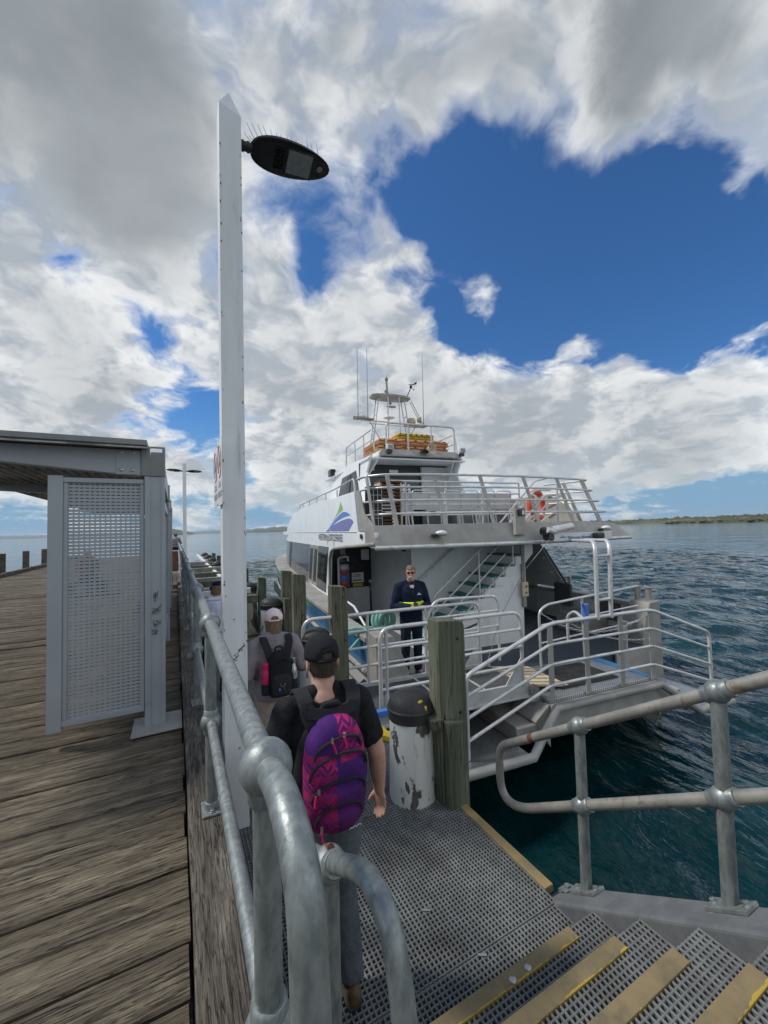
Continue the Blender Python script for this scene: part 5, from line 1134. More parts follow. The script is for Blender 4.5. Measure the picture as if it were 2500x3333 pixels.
mb=MB(); mb.prism([(3.72,12.2,5.20),(4.45,12.2,5.17),(4.35,12.5,5.17),(3.80,12.5,5.20)],(0,0,.035)); part(mb,'wing_plate','alu_dull')
mb=MB(); mb.prism([(5.55,12.2,5.09),(6.40,12.2,5.07),(6.35,12.5,5.07),(5.6,12.5,5.09)],(0,0,.035)); part(mb,'wing_plate','alu_dull')
mb=MB(); mb.ball((4.98,12.25,5.27),.19,18,8,(1,1,.14)); mb.tube([(4.98,12.25,5.02),(4.98,12.25,5.25)],.02,8); part(mb,'satellite_disc','whiteplastic',smooth=True)
mb=MB(); mb.ball((5.13,12.4,5.70),.18,16,6,(1,.5,.18)); mb.ball((5.1,12.4,5.82),.05,8,6); part(mb,'radar_bar','alu_dull',smooth=True)
mb=MB(); mb.lathe([(.13,0),(.15,.03),(.15,.16),(.12,.21)],(5.83,12.35,5.12),16); mb.lathe([(.06,0),(.11,.16)],(6.02,12.3,5.27),14,(1,-.5,.1)); part(mb,'search_light','cream',smooth=True)
mb=MB(); mb.tube([(5.0,12.4,6.06),(4.98,12.4,6.55)],.035,10); mb.tube([(4.98,12.4,6.55),(4.98,12.4,6.62)],[.03,.06],10); mb.lathe([(.06,0),(.055,.04),(.02,.05),(.02,.10)],(4.98,12.4,6.62),12); mb.ball((4.93,12.35,6.2),.06,8,6); part(mb,'mast_light','alu_dull',smooth=True)
mb=MB(); mb.tube([(5.72,12.4,6.06),(5.75,12.4,6.16),(5.86,12.4,6.40)],.018,8); mb.ball((5.88,12.4,6.46),.05,8,6,(1,1,1.3)); mb.tube([(5.80,12.4,6.53),(6.02,12.4,6.56)],.012,6); mb.prism([(5.95,12.4,6.53),(6.10,12.4,6.58),(6.11,12.4,6.68),(6.03,12.4,6.62)],(0,.01,0)); mb.tube([(5.9,12.4,6.42),(5.98,12.4,6.38)],.008,5); mb.ball((5.99,12.4,6.37),.025,8,6); part(mb,'wind_vane','blackgloss',smooth=True)
mb=MB(); mb.tube([(5.82,12.3,5.95),(6.3,12.3,5.05)],.014,6); mb.tube([(5.80,12.34,5.90),(6.24,12.34,5.05)],.012,6); part(mb,'stay','alu',smooth=True)
for u,z0,z1 in ((3.92,5.2,7.55),(4.25,5.2,7.58),(6.28,5.1,7.55)):
    mb=MB(); mb.tube([(u,12.3,z0),(u,12.3,z0+.25),(u+.02,12.3,z1)],[.022,.013,.007],6); mb.tube([(u,12.3,z0-.05),(u,12.3,z0+.06)],.035,8); part(mb,'whip_antenna','greyprint',smooth=True)
mb=MB(); mb.ball((4.08,12.3,5.27),.10,12,8,(1.2,1,.7)); part(mb,'antenna_dome','whiteplastic',smooth=True)
# roof floodlights and loud hailer
for u in (4.18,6.50):
    mb=MB(); mb.box(u-.10,u+.10,10.22,10.34,3.80,3.95); f=part(mb,'flood_light','whiteplastic',bev=.03); mb=MB(); mb.box(u-.075,u+.075,10.212,10.22,3.82,3.92); part(mb,'flood_lens','lens',f); mb=MB(); mb.box(u-.08,u+.06,10.25,10.36,3.70,3.79); part(mb,'flood_bracket','blackgloss',f)
mb=MB(); mb.lathe([(.05,0),(.07,.06),(.11,.14),(.165,.20),(.168,.21),(.15,.205),(.06,.08),(.04,.06)],(5.34,10.28,3.86),22,(.35,-1,-.05),cap=False); mb.lathe([(.035,.05),(.04,.12),(.02,.14)],(5.34,10.28,3.86),12,(.35,-1,-.05)); h=part(mb,'loud_hailer','cream',smooth=True)
mb=MB(); mb.box(5.15,5.36,10.24,10.36,3.74,3.84); part(mb,'hailer_bracket','blackgloss',h)
# --- stern platform rail (slopes down to port and starboard steps)
PV=4.43
hs=[.235,-.05,-.32,-.60]   # at upper level
for k,h in enumerate(hs):
    low=h-.50
    if k==0: pts=[(2.74,PV,-1.29),(2.74,PV,low-.06),(2.80,PV,low+.02),(4.10,PV,h),(6.10,PV,h),(7.40,PV,low+.02),(7.46,PV,low-.06),(7.46,PV,-1.29)]
    else: pts=[(2.75,PV,low+.03),(4.10,PV,h),(6.10,PV,h),(7.45,PV,low+.03)]
    mb=MB(); mb.tube(fillet(pts,.14 if k==0 else .05,5),.027 if k==0 else .021,10); part(mb,'top_rail' if k==0 else 'pipe_rail','alu',smooth=True)
for u in (4.10,4.76,5.44,6.09): mb=MB(); mb.box(u-.045,u+.045,PV-.006,PV+.006,DK-.02,.235); mb.box(u+.033,u+.045,PV+.006,PV+.045,DK-.02,.22); part(mb,'rail_post','alu_dull',bev=.002)
# gates and chain of the aft deck
mb=MB(); mb.tube(fillet([(4.92,5.55,DK),(4.92,5.55,.12),(5.1,5.55,.22),(7.5,5.7,.34)],.12),.022,10); part(mb,'gate_rail','alu',smooth=True)
for z_ in (-.12,-.42): mb=MB(); mb.tube([(4.92,5.55,z_),(7.5,5.7,z_+.08)],.016,8); part(mb,'gate_rail','alu',smooth=True)
for u in (5.95,): mb=MB(); mb.tube([(u,5.6,DK),(u,5.6,.26)],.02,8); part(mb,'gate_post','alu',smooth=True)
mb=MB(); mb.tube([(7.0,5.62,DK),(7.0,5.62,-.3)],.05,12); mb.lathe([(.07,0),(.07,.02)],(7.0,5.62,-.3),12); part(mb,'mooring_bollard','alu_dull',smooth=True)
mb=MB()
def chain(a,b_,sag,n=34):
    a,b_=Vector(a),Vector(b_)
    for i in range(n):
        t=(i+.5)/n; p=a.lerp(b_,t)-Vector((0,0,sag*4*t*(1-t))); d_=(b_-a).normalized()+Vector((0,0,-sag*4*(1-2*t)/(b_-a).length)); d_.normalize()
        sd_=d_.cross(Vector((0,0,1))).normalized(); n_=sd_.cross(d_)
        w1,w2=(sd_,n_) if i%2 else (n_,sd_)
        mb.tube([p+d_*(.024*math.cos(q))+w1*(.013*math.sin(q)) for q in np.linspace(0,2*math.pi,8,endpoint=False)],.005,4,closed=True)
chain((4.93,5.53,.10),(6.10,4.47,.16),.30); chain((4.93,5.0,.08),(6.1,4.47,-.22),.12); part(mb,'chain','greyprint',kind='stuff')
mb=MB(); mb.tube(fillet([(4.74,4.46,.23),(4.74,4.60,.32),(4.74,4.75,.22),(4.74,4.75,-.15)],.07),.02,8); part(mb,'rail_hook','alu',smooth=True)
MB.off=(0,0,0)
def fthing(name,label,cat,u,v,z,group=None,rz=0): 
    MB.off=(0,0,0); return thing(name,label,cat,FW(u,v,z),FY+rz,group)
# things resting or hanging on the ferry (local coordinates)
lb=fthing('life_ring','orange life ring with white rope hanging on the upper aft rail','life ring',6.93,7.75,2.06,rz=.25)
mb=MB(); mb.tube([(.25*math.cos(a),0,.33*math.sin(a)) for a in np.linspace(0,2*math.pi,32,endpoint=False)],.075,12,closed=True); mb.build('ring',M['orange'],lb,smooth=True)
mb=MB()
for a in (.8,2.35,3.9,5.5): mb.tube([(.25*math.cos(a+e),0,.33*math.sin(a+e)) for e in (-.11,0,.11)],.078,12)
mb.build('white_band',M['whiteplastic'],lb,smooth=True)
rp_=fthing('rope_bundle','tangled white rope hanging in front of the orange life ring','rope',6.82,7.68,1.98)
mb=MB(); r_=random.Random(3); mb.tube(fillet([(r_.uniform(-.17,.15),r_.uniform(-.05,.02),r_.uniform(-.2,.22)) for _ in range(46)],.05,3),.008,5); mb.build('rope',M['whiterope'],rp_,smooth=True)
cb=fthing('slatted_rack','tall rusty brown slatted rack on the upper deck behind the rail','rack',3.02,7.55,UD)
for s in(-1,1): MB().box(s*.22-.02,s*.22+.02,-.12,.2,0,.88).build('side_panel',M['cream'],cb,bev=.006)
for i in range(12): MB().box(-.198,.198,-.11,.18,.05+.068*i,.05+.068*i+.03).build('slat',M['rust'],cb,bev=.004)
MB().box(-.24,.24,-.13,.21,.882,.92).build('top',M['rust'],cb,bev=.008)
wc=fthing('wire_crate','grey wire mesh crate standing left of the rusty slatted rack on the upper deck','crate',2.66,7.45,UD)
mb=MB()
for i in range(4): mb.tube([(-.13+.085*i,-.1,0),(-.13+.085*i,-.1,.8)],.006,5)
for i in range(6): mb.tube([(-.13,-.1,.02+.15*i),(.13,-.1,.02+.15*i)],.006,5)
mb.build('wire_front',M['alu'],wc); MB().box(-.14,.14,-.085,.15,0,.8).build('body',M['darkinside'],wc,bev=.01)
def raft(label,u,v,z,lx,ly,lz,m):
    o=fthing('buoyant_float',label,'float',u,v,z,'rescue floats stacked on the wheelhouse roof')
    mb=MB(); c=.05
    mb.loft([mbring(lx-c,ly-c,0),mbring(lx,ly,lz*.25),mbring(lx,ly,lz*.42),mbring(lx-.02,ly-.02,lz*.46),mbring(lx-.02,ly-.02,lz*.54),mbring(lx,ly,lz*.58),mbring(lx-.03,ly-.03,lz*.85),mbring(lx-.09,ly-.09,lz)])
    mb.build('float_body',M[m],o,smooth=True,ang=25)
    mb=MB(); P=[]
    for i in range(13):
        x=-lx+2*lx*i/12; P.append((x,-ly-.012,lz*(.75 if i%2==0 else .3)))
    mb.tube(fillet(P,.08,3),.007,5); mb.build('grab_line',M['rust'],o,smooth=True)
    mb=MB()
    for i in range(7): mb.box(-lx*.85+lx*.28*i,-lx*.85+lx*.28*i+.05,-ly-.02,-ly,lz*.68,lz*.82)
    mb.build('line_tab',M['blackgloss'],o,kind='stuff'); return o
def mbring(hx,hy,z): 
    c=.06; return [(-hx+c,-hy,z),(hx-c,-hy,z),(hx,-hy+c,z),(hx,hy-c,z),(hx-c,hy,z),(-hx+c,hy,z),(-hx,hy-c,z),(-hx,-hy+c,z)]
raft('lowest of the faded orange rescue floats stacked on the wheelhouse roof',5.10,11.35,RZ+.0,1.15,.75,.20,'raftorange')
raft('second faded orange rescue float, directly under the yellow one',5.12,11.35,RZ+.20,1.14,.74,.20,'raftorange')
raft('yellow rescue float on top of the orange stack on the wheelhouse roof',5.22,11.30,RZ+.40,.62,.55,.22,'raftyellow')
vn=fthing('cargo_net','yellow green rope net heaped at the left end of the roof floats','net',4.02,11.0,RZ)
mb=MB(); r_=random.Random(9); mb.tube(fillet([(r_.uniform(-.12,.12),r_.uniform(-.25,.3),r_.uniform(.02,.34)) for _ in range(60)],.05,3),.009,4); mb.build('net_cord',mat('net_cord',(.30,.33,.08),rough=.9),vn,smooth=True)
rc=fthing('rope_coil','coiled teal mooring rope on the port bulwark by the gangway','rope',2.35,6.35,-.02)
mb=MB()
for k in range(5):
    rr_=.15-.012*(k%3); mb.tube([(.04*k-.05+rr_*math.cos(a)*.75,.05*math.sin(a+k),.09+rr_*math.sin(a)) for a in np.linspace(0,2*math.pi,20,endpoint=False)],.028,8,closed=True)
mb.tube(fillet([(-.75,.15,-.06),(-.5,.0,.02),(-.25,.05,-.03),(-.1,0,.0),(.1,.02,-.06),(.35,-.05,-.06)],.1),.028,8); mb.tube(fillet([(-.85,.05,-.1),(-.4,-.08,-.03),(-.2,.02,-.0),(.05,-.06,.0)],.1),.026,8)
mb.tube([(-.25,0,-.02),(-.75,-.25,-.35),(-1.15,-.40,-.62)],.025,8)
mb.build('rope',M['rope'],rc,smooth=True)
ml=fthing('mooring_line','thin teal bow mooring line running from the ferry bow to the posts','rope',2.4,21.,.35)
a=FW(2.4,21.2,.36)-FW(2.4,21.,.35); 
mb=MB(); tgt=Vector((2.0,14.,.2)); loc=Matrix.Rotation(-FY,3,'Z')@(tgt-FW(2.4,21.,.35)); st_=Vector((.0,.1,.02))
mb.tube([st_.lerp(loc,t)-Vector((0,0,.30*4*t*(1-t))) for t in np.linspace(0,1,14)],.016,6); mb.tube([st_,(.5,.6,.25)],.016,6); mb.build('rope',M['rope'],ml,smooth=True)
fx=fthing('fire_extinguisher','red fire extinguisher with white band mounted beside the ferry doorway','extinguisher',2.75,10.2,-.28)
mb=MB(); mb.lathe([(.07,0),(.085,.02),(.085,.40),(.06,.46),(.025,.48),(.025,.53)],n=16); mb.build('cylinder',mat('extinguisher_red',(.33,.03,.035),rough=.4),fx,smooth=True)
mb=MB(); mb.lathe([(.0865,.15),(.0865,.30)],n=16,cap=False); mb.build('label_band',M['paper'],fx,smooth=True)
bg_=fthing('clear_bag','clear plastic bag of red and blue life vests hanging beside the doorway','bag',2.78,10.18,.20)
for zz,m_,s_ in ((.42,'seatgrey',.10),(.30,'orange',.11),(.16,'logoblue',.12),(.02,'orange',.11)): mb=MB(); mb.ball((0,0,zz),.13,12,8,(1,.6,.75)); mb.build('folded_vest',M[m_] if m_!='orange' else mat('dull_red_vest',(.36,.09,.08),rough=.6),bg_,smooth=True)
pl_=fthing('padlock_strap','blue strap tied round the aft gate post on the ferry stern','strap',5.97,5.56,-.1)
mb=MB(); mb.box(-.05,.05,-.05,.04,-.12,.26); mb.build('strap',M['logoblue'],pl_,bev=.02)
# --- gangway between landing and ferry
gw=thing('gangway','aluminium gangway with pipe rails joining the landing to the ferry stern','gangway',FW(3.0,4.95,-.65),FY)
GV0,GV1=4.68,5.62   # v of near / far side
MB.off=(3.0,4.95,-.65)
def gp(mb,name,m,**k): return mb.build(name,M[m],gw,**k)
mb=MB(); mb.box(1.60,3.86,GV0+.02,GV1-.02,-.70,-.655); gp(mb,'walkway','nonslip')
mb=MB()
for u in (2.55,3.25): mb.box(u,u+.035,GV0+.02,GV1-.02,-.655,-.651)
gp(mb,'walkway_strip','alu')
for v in (GV0,GV1-.02):
    mb=MB(); mb.box(1.55,3.92,v-.02,v+.02,-.80,-.60); gp(mb,'side_beam','alu',bev=.004)
    mb=MB(); mb.box(1.55,3.92,v-.05,v+.0,-.80,-.785); gp(mb,'beam_flange','alu')
mb=MB(); mb.prism([(3.90,GV0+.06,-.66),(4.66,GV0+.02,-.775),(4.66,GV1-.05,-.775),(3.90,GV1-.06,-.66)],(0,0,-.03)); gp(mb,'ramp_flap','cream')
mb=MB()
for i in range(5): v=GV0+.13+.16*i; mb.prism([(3.9,v,-.657),(4.64,v,-.772),(4.64,v+.035,-.772),(3.9,v+.035,-.657)],(0,0,.004))
gp(mb,'yellow_strip','yellow')
mb=MB(); mb.prism([(1.3,GV0+.06,-.645),(1.62,GV0+.06,-.648),(1.62,GV1-.06,-.648),(1.3,GV1-.06,-.645)],(0,0,.012)); gp(mb,'shore_flap','alu_dull')
mb=MB(); mb.prism([(1.36,4.30,-.64),(1.56,4.02,-.64),(1.66,4.06,-.64),(1.46,4.36,-.64)],(0,0,.05)); gp(mb,'yellow_kerb','yellowbright'); mb=MB(); mb.box(1.40,1.98,GV0-.14,GV0-.06,-.62,-.55); gp(mb,'blue_kerb','logoblue')
for v in (GV0,GV1-.02):
    u0=1.52 if v>5 else 1.70; u1=3.75 if v>5 else 3.82
    if v>5: u0=.92; 
    ft=-.62; tz=.38
    mb=MB(); mb.tube(fillet([(u0,v,ft),(u0,v,tz),(u1,v,tz),(u1,v,ft)],.17,7),.026,12); gp(mb,'top_rail','alu',smooth=True)
    for z_ in (-.36,-.10,.14): mb=MB(); mb.tube([(u0,v,z_),(u1,v,z_)],.02,10); gp(mb,'pipe_rail','alu',smooth=True)
    for u in ((1.78,2.75) if v<5 else (1.85,2.78)): mb=MB(); mb.tube([(u,v,ft),(u,v,tz)],.022,10); gp(mb,'rail_post','alu',smooth=True)
    mb=MB(); mb.prism([(u1-.30,v-.01,-.60),(u1,v-.01,-.60),(u1,v-.01,-.22)],(0,.012,0)); gp(mb,'gusset','alu')
mb=MB(); mb.tube(fillet([(2.78,GV1-.02,.14),(2.95,GV1-.02,.38+.10),(4.15,GV1+.02,.44),(4.15,GV1+.02,-.62)],.15),.022,10); gp(mb,'inner_rail','alu',smooth=True)
for z_ in (.2,-.05): mb=MB(); mb.tube([(2.9,GV1-.01,z_),(4.15,GV1+.02,z_)],.017,8); gp(mb,'inner_rail','alu',smooth=True)
mb=MB(); mb.lathe([(.07,-.03),(.07,.03)],(3.96,GV0-.05,-.70),16,(0,1,0)); mb.lathe([(.03,-.04),(.03,.04)],(3.96,GV0-.055,-.70),12,(0,1,0)); mb.box(3.90,4.02,GV0-.07,GV0-.03,-.86,-.72); gp(mb,'hinge','alu_dull',smooth=True)
mb=MB(); mb.tube([(2.85,GV1+.15,.05),(3.1,GV1+.18,-.08),(3.5,GV1+.2,-.12),(3.9,GV1+.2,-.02)],.018,8); gp(mb,'safety_rope','blackrope',smooth=True)
MB.off=(0,0,0)

# ------------------------------------------------------------------ people: one continuous remeshed body each, clothing as children
def soft(mb,name,m,parent,vox,smooth_it=4,disp=0,dsize=.12,label=None):
    o=mb.build(name,m,parent,smooth=True,ang=180,label=label)
    a=o.modifiers.new('join','REMESH'); a.mode='VOXEL'; a.voxel_size=vox; a.use_smooth_shade=True
    b=o.modifiers.new('relax','SMOOTH'); b.iterations=smooth_it; b.factor=.5
    if disp:
        t=bpy.data.textures.new(name+'_folds','CLOUDS'); t.noise_scale=dsize; t.noise_depth=2
        d=o.modifiers.new('folds','DISPLACE'); d.texture=t; d.strength=disp; d.mid_level=.5; d.texture_coords='LOCAL'
    return o
def seg(mb,pts,rad,n=14,flat=None):
    """tapered limb: tube with ball ends"""
    P=[Vector(p) for p in pts]
    QP,QR=[],[]
    for i in range(len(P)-1):
        for k in range(4): t=k/4; QP.append(P[i].lerp(P[i+1],t)); QR.append(rad[i]*(1-t)+rad[i+1]*t)
    QP.append(P[-1]); QR.append(rad[-1])
    mb.tube(QP,QR,n)
    for p,r in ((P[0],rad[0]),(P[-1],rad[-1])): mb.ball(p,r*.99,12,8)
    for p,r in zip(P[1:-1],rad[1:-1]): mb.ball(p,r*1.0,12,8)
def torso(mb,rows,n=22):
    """rows of (x,y,z,half width,half depth)"""
    mb.loft([mb.ring((x,y,z),hx,hy,n,2.35) for x,y,z,hx,hy in rows])
def hand(mb,w,d,nrm,side,curl=.5,k=1.):
    """w wrist, d finger direction, nrm palm normal (towards the palm side), side=+1 right -1 left"""
    w,d,nrm=Vector(w),Vector(d).normalized(),Vector(nrm); nrm=(nrm-d*nrm.dot(d)).normalized(); x=d.cross(nrm)*side
    # palm
    rings=[]
    for t,hw,hd in ((-.01,.026,.019),(.02,.031,.018),(.055,.040,.016),(.085,.041,.014),(.098,.036,.011)):
        c=w+d*t*k; rings.append([c+x*(hw*k*math.cos(a))+nrm*(hd*k*math.sin(a)) for a in np.linspace(0,2*math.pi,14,endpoint=False)])
    mb.loft(rings)
    for i,(off,L,r) in enumerate(((-.030,.066,.0088),(-.010,.078,.0092),(.010,.072,.009),(.029,.055,.0078))):
        p=w+d*.085*k+x*(-off)*k; c=curl*(1+.12*i); dd=d.copy(); P=[p-d*.02*k]; 
        P.append(p)
        for s,bend in ((.45,.6),(.32,1.),(.23,.8)):
            a=c*bend; dd=(dd*math.cos(a)+nrm*math.sin(a)).normalized(); P.append(P[-1]+dd*L*s*k)
        seg(mb,P,[r*k,r*k,r*.98*k,r*.9*k,r*.75*k],8)
    p=w+d*.03*k+x*.028*k; dd=(d*.75+x*.62+nrm*.30).normalized(); P=[w+d*.012*k+x*.012*k,p]
    for L in (.036,.026): P.append(P[-1]+dd*L*k); dd=(dd+d*.35+nrm*.25*curl*2).normalized()
    seg(mb,P,[.013*k,.0125*k,.0105*k,.0085*k],8)
def person(name,label,loc,rz,J,vox=.008,skin='skin',hair='hair_dark',face=True):
    """J: joints in local metres (x right, y forward, z up, feet at 0)"""
    o=thing(name,label,'person',loc,rz); b=MB()
    tr=J['torso']; k=J.get('k',1.)
    hc=Vector(J['head']); turn=J.get('turn',0.); pit=J.get('pitch',0.)
    Hm=Matrix.Rotation(turn,3,'Z')@Matrix.Rotation(pit,3,'X')
    def hp(x,y,z): return hc+Hm@(Vector((x,y,z))*k)
    # head: skull, jaw, nose, ears, lips, brow
    rings=[]
    for z,hx,hy,cy in ((-.115,.022,.03,.052),(-.105,.040,.050,.040),(-.085,.054,.070,.026),(-.055,.063,.084,.012),(-.02,.070,.092,.004),(.02,.0745,.097,-.002),(.055,.0735,.096,-.006),(.085,.063,.084,-.008),(.105,.044,.060,-.008),(.117,.018,.026,-.008)):
        rings.append([hp(hx*math.cos(a),cy+hy*math.sin(a),z) for a in np.linspace(0,2*math.pi,20,endpoint=False)])
    b.loft(rings)
    b.tube([hp(0,.090,.022),hp(0,.104,-.005),hp(0,.112,-.022)],[.008*k,.011*k,.014*k],8); b.ball(hp(0,.104,-.026),.014*k,8,6,(1.25,.8,.7))
    b.tube([hp(-.024,.083,-.058),hp(0,.093,-.056),hp(.024,.083,-.058)],.0075*k,6); b.tube([hp(-.020,.082,-.069),hp(0,.090,-.070),hp(.020,.082,-.069)],.008*k,6)
    b.tube([hp(-.045,.080,.030),hp(-.02,.092,.034),hp(.02,.092,.034),hp(.045,.080,.030)],.009*k,6); b.ball(hp(0,.074,-.098),.020*k,8,6)
    for s in(-1,1):
        rr=[]
        for x,q in ((.066,.55),(.076,.9),(.085,1.),(.090,.75)): rr.append([hp(s*x,-.008-.012*(x-.066)/.02+.019*q*math.cos(a),.003+.033*q*math.sin(a)) for a in np.linspace(0,2*math.pi,10,endpoint=False)])
        b.loft(rr)
    nb=Vector(J['neck']); seg(b,[nb,hc+Hm@Vector((0,-.012,-.07))*k],[.068*k,.062*k])
    torso(b,[(x,y,z,hx*.93,hy*.93) for x,y,z,hx,hy in tr])
    for sd in 'LR':
        s=1 if sd=='R' else -1
        sh,el,wr=[Vector(q) for q in J['arm'+sd]]
        ak=k*J.get('armk',1.); seg(b,[sh,sh.lerp(el,.5),el,el.lerp(wr,.35),wr],[.056*k,.050*ak,.042*ak,.042*ak,.029*ak])
        hd,hn,cu=J['hand'+sd]; hand(b,wr,hd,hn,s,cu,k)
        hi,kn,an,to=[Vector(q) for q in J['leg'+sd]]
        seg(b,[hi,hi.lerp(kn,.5),kn,kn.lerp(an,.35),an],[.085*k,.075*k,.052*k,.054*k,.036*k])
        seg(b,[an+(an-to).normalized()*.0,(an+to)/2-Vector((0,0,.02)),to],[.036*k,.038*k,.03*k])
    soft(b,'body',M[skin],o,vox,3)
    if face:
        for s in(-1,1):
            e=MB(); e.ball(hp(s*.030,.081,.012),.0105*k,10,6); ey=e.build('eye',M['whiteplastic'],o,smooth=True)
            e=MB(); e.ball(hp(s*.030,.0885,.012),.0048*k,8,5); e.build('iris',M['hair_dark'],ey,smooth=True)
            e=MB(); e.tube([hp(s*.014,.094,.036),hp(s*.045,.084,.038)],.005*k,6); e.build('eyebrow',M[hair],o,smooth=True)
    return o,hp,b
def sleeve(mb,J,sd,t0,t1,ex,k): # portion of the arm from shoulder; t in 0..2 (1 = elbow)
    sh,el,wr=[Vector(q) for q in J['arm'+sd]]
    def at(t): return sh.lerp(el,t) if t<=1 else el.lerp(wr,t-1)
    ts=[t for t in (0,.33,.66,1,1.4,1.7,1.95) if t0<=t<t1]+[t1]
    base={0:.058,.33:.055,.66:.049,1:.045,1.4:.042,1.7:.036,1.95:.031}
    def rad(t):
        ks=sorted(base); 
        for a,b_ in zip(ks[:-1],ks[1:]):
            if a<=t<=b_: return base[a]+(base[b_]-base[a])*(t-a)/(b_-a)
        return .031
    mb.tube([at(t) for t in ts],[(rad(t)+ex)*k for t in ts],16); mb.ball(sh,(.058+ex)*k,14,9)
    if t1>1: mb.ball(el,(.045+ex)*k,12,8)
def trousers(mb,J,ex,k,hem=.93):
    tr=J['torso']
    torso(mb,[(x,y,z,hx+ex,hy+ex) for x,y,z,hx,hy in tr if z<=J['waist']+.005])
    for sd in 'LR':
        hi,kn,an,to=[Vector(q) for q in J['leg'+sd]]; e=kn.lerp(an,hem)
        P=[hi,hi.lerp(kn,.35),hi.lerp(kn,.7),kn,kn.lerp(an,.4),e]; r=[.088,.086,.074,.064,.060,.056]
        mb.tube(P,[(q+ex)*k for q in r],16); mb.ball(hi,(.088+ex)*k,14,9); mb.ball(kn,(.064+ex)*k,12,8)
def shoe(J,sd,k,m,parent,name='shoe'):
    an,to=[Vector(q) for q in J['leg'+sd][2:]]; d_=(to-an); d_.z=0; d_.normalize(); x=Vector((-d_.y,d_.x,0)); mb=MB(); rings=[]; base=min(an.z-.075*k,to.z-.03*k)
    for t,w_,h in ((-.075,.028,.07),(-.05,.038,.085),(.0,.040,.10),(.05,.043,.075),(.11,.047,.06),(.16,.042,.05),(.19,.022,.04)):
        c=an+d_*t*k; rings.append([Vector((c.x,c.y,base))+x*(w_*k*math.cos(a)) +Vector((0,0,h*k*(.5+.5*math.sin(a)))) for a in np.linspace(0,2*math.pi,14,endpoint=False)])
    mb.loft(rings); mb.tube([an-Vector((0,0,.03)),an+Vector((0,0,.03))],.045*k,12)
    o_=soft(mb,name,m,parent,.008,3); s=MB(); rings=[]
    for t,w_ in ((-.08,.03),(-.05,.042),(.05,.046),(.11,.05),(.165,.044),(.197,.022)):
        c=an+d_*t*k; rings.append([Vector((c.x,c.y,base+zz))+x*(w_*k*sg) for sg,zz in ((-1,-.012),(1,-.012),(1,.012),(-1,.012))])
    s.loft(rings); s.build('sole',M['black'],o_,bev=.004)
def cap_(hp,parent,m,k=1.,brim_dir=1,open_back=True,grow=.010,logo=False):
    """baseball cap; brim forward; arched opening at the back"""
    mb=MB(); rings=[]; n=36
    prof=[(.000,1.0),(.02,1.0),(.045,.975),(.07,.87),(.09,.70),(.106,.45),(.114,.2),(.116,.02)]
    F=[]; V=[]
    for z,q in prof:
        for i in range(n):
            a=2*math.pi*i/n; V.append(hp((.0765+grow)*q*math.sin(a),-.004+(.100+grow)*q*math.cos(a),.024+z+grow*.6))
    for j in range(len(prof)-1):
        for i in range(n):
            a=math.pi*2*(i+.5)/n
            back=abs(((a-math.pi+math.pi)%(2*math.pi))-math.pi)  # 0 at back
            if open_back and back<.50 and 0.000<=prof[j][0]<.046*math.cos(back/.50*math.pi/2)**.6-.002 : continue
            F.append((j*n+i,j*n+(i+1)%n,(j+1)*n+(i+1)%n,(j+1)*n+i))
    mb.add(V,F); o=mb.build('cap',m,parent,smooth=True,ang=60); so_=o.modifiers.new('thick','SOLIDIFY'); so_.thickness=.004; so_.offset=1
    mb=MB(); rr=[]
    for i in range(13):
        a=-1.05+2.1*i/12; x0,y0=(.078+grow)*math.sin(a),-.004+(.101+grow)*math.cos(a); e=.072*math.cos(a*1.25)**.7 if abs(a*1.25)<1.57 else 0
        rr.append([hp(x0,y0,.030+grow*.6),hp(x0*1.02,y0+e,.018+grow*.3-.02*abs(math.sin(a))),hp(x0*1.02,y0+e,.014+grow*.3-.02*abs(math.sin(a))),hp(x0,y0,.025+grow*.6)])
    mb.loft(rr); mb.build('brim',m,o,smooth=True,ang=50)
    if open_back:
        mb=MB(); P=[hp((.0775+grow)*math.sin(a),-.004+(.101+grow)*math.cos(a),.026+grow*.6) for a in np.linspace(math.pi-.56,math.pi+.56,9)]
        mb.tube(P,.008,6); mb.build('strap',m,o,smooth=True)
        mb=MB(); P=[hp((.0775+grow)*q*math.sin(a),-.004+(.101+grow)*q*math.cos(a),z) for a,q,z in [(math.pi+.54*math.cos(t),1-.03*math.sin(t),.028+grow*.6+.050*math.sin(t)) for t in np.linspace(0,math.pi,13)]]
        mb.tube(P,.0045,6); mb.build('arch_seam',m,o,smooth=True)
    mb=MB(); mb.ball(hp(0,-.004,.141+grow*.6),.008,8,6); mb.build('button',m,o,smooth=True)
    # panel seams
    mb=MB()
    for a in (.52,1.57,2.62,3.67,4.71,5.76):
        mb.tube([hp((.0775+grow)*q*math.sin(a),-.004+(.101+grow)*q*math.cos(a),.0255+z+grow*.6) for z,q in prof[1:]],.0016,4)
    mb.build('seam',m,o,smooth=True); return o
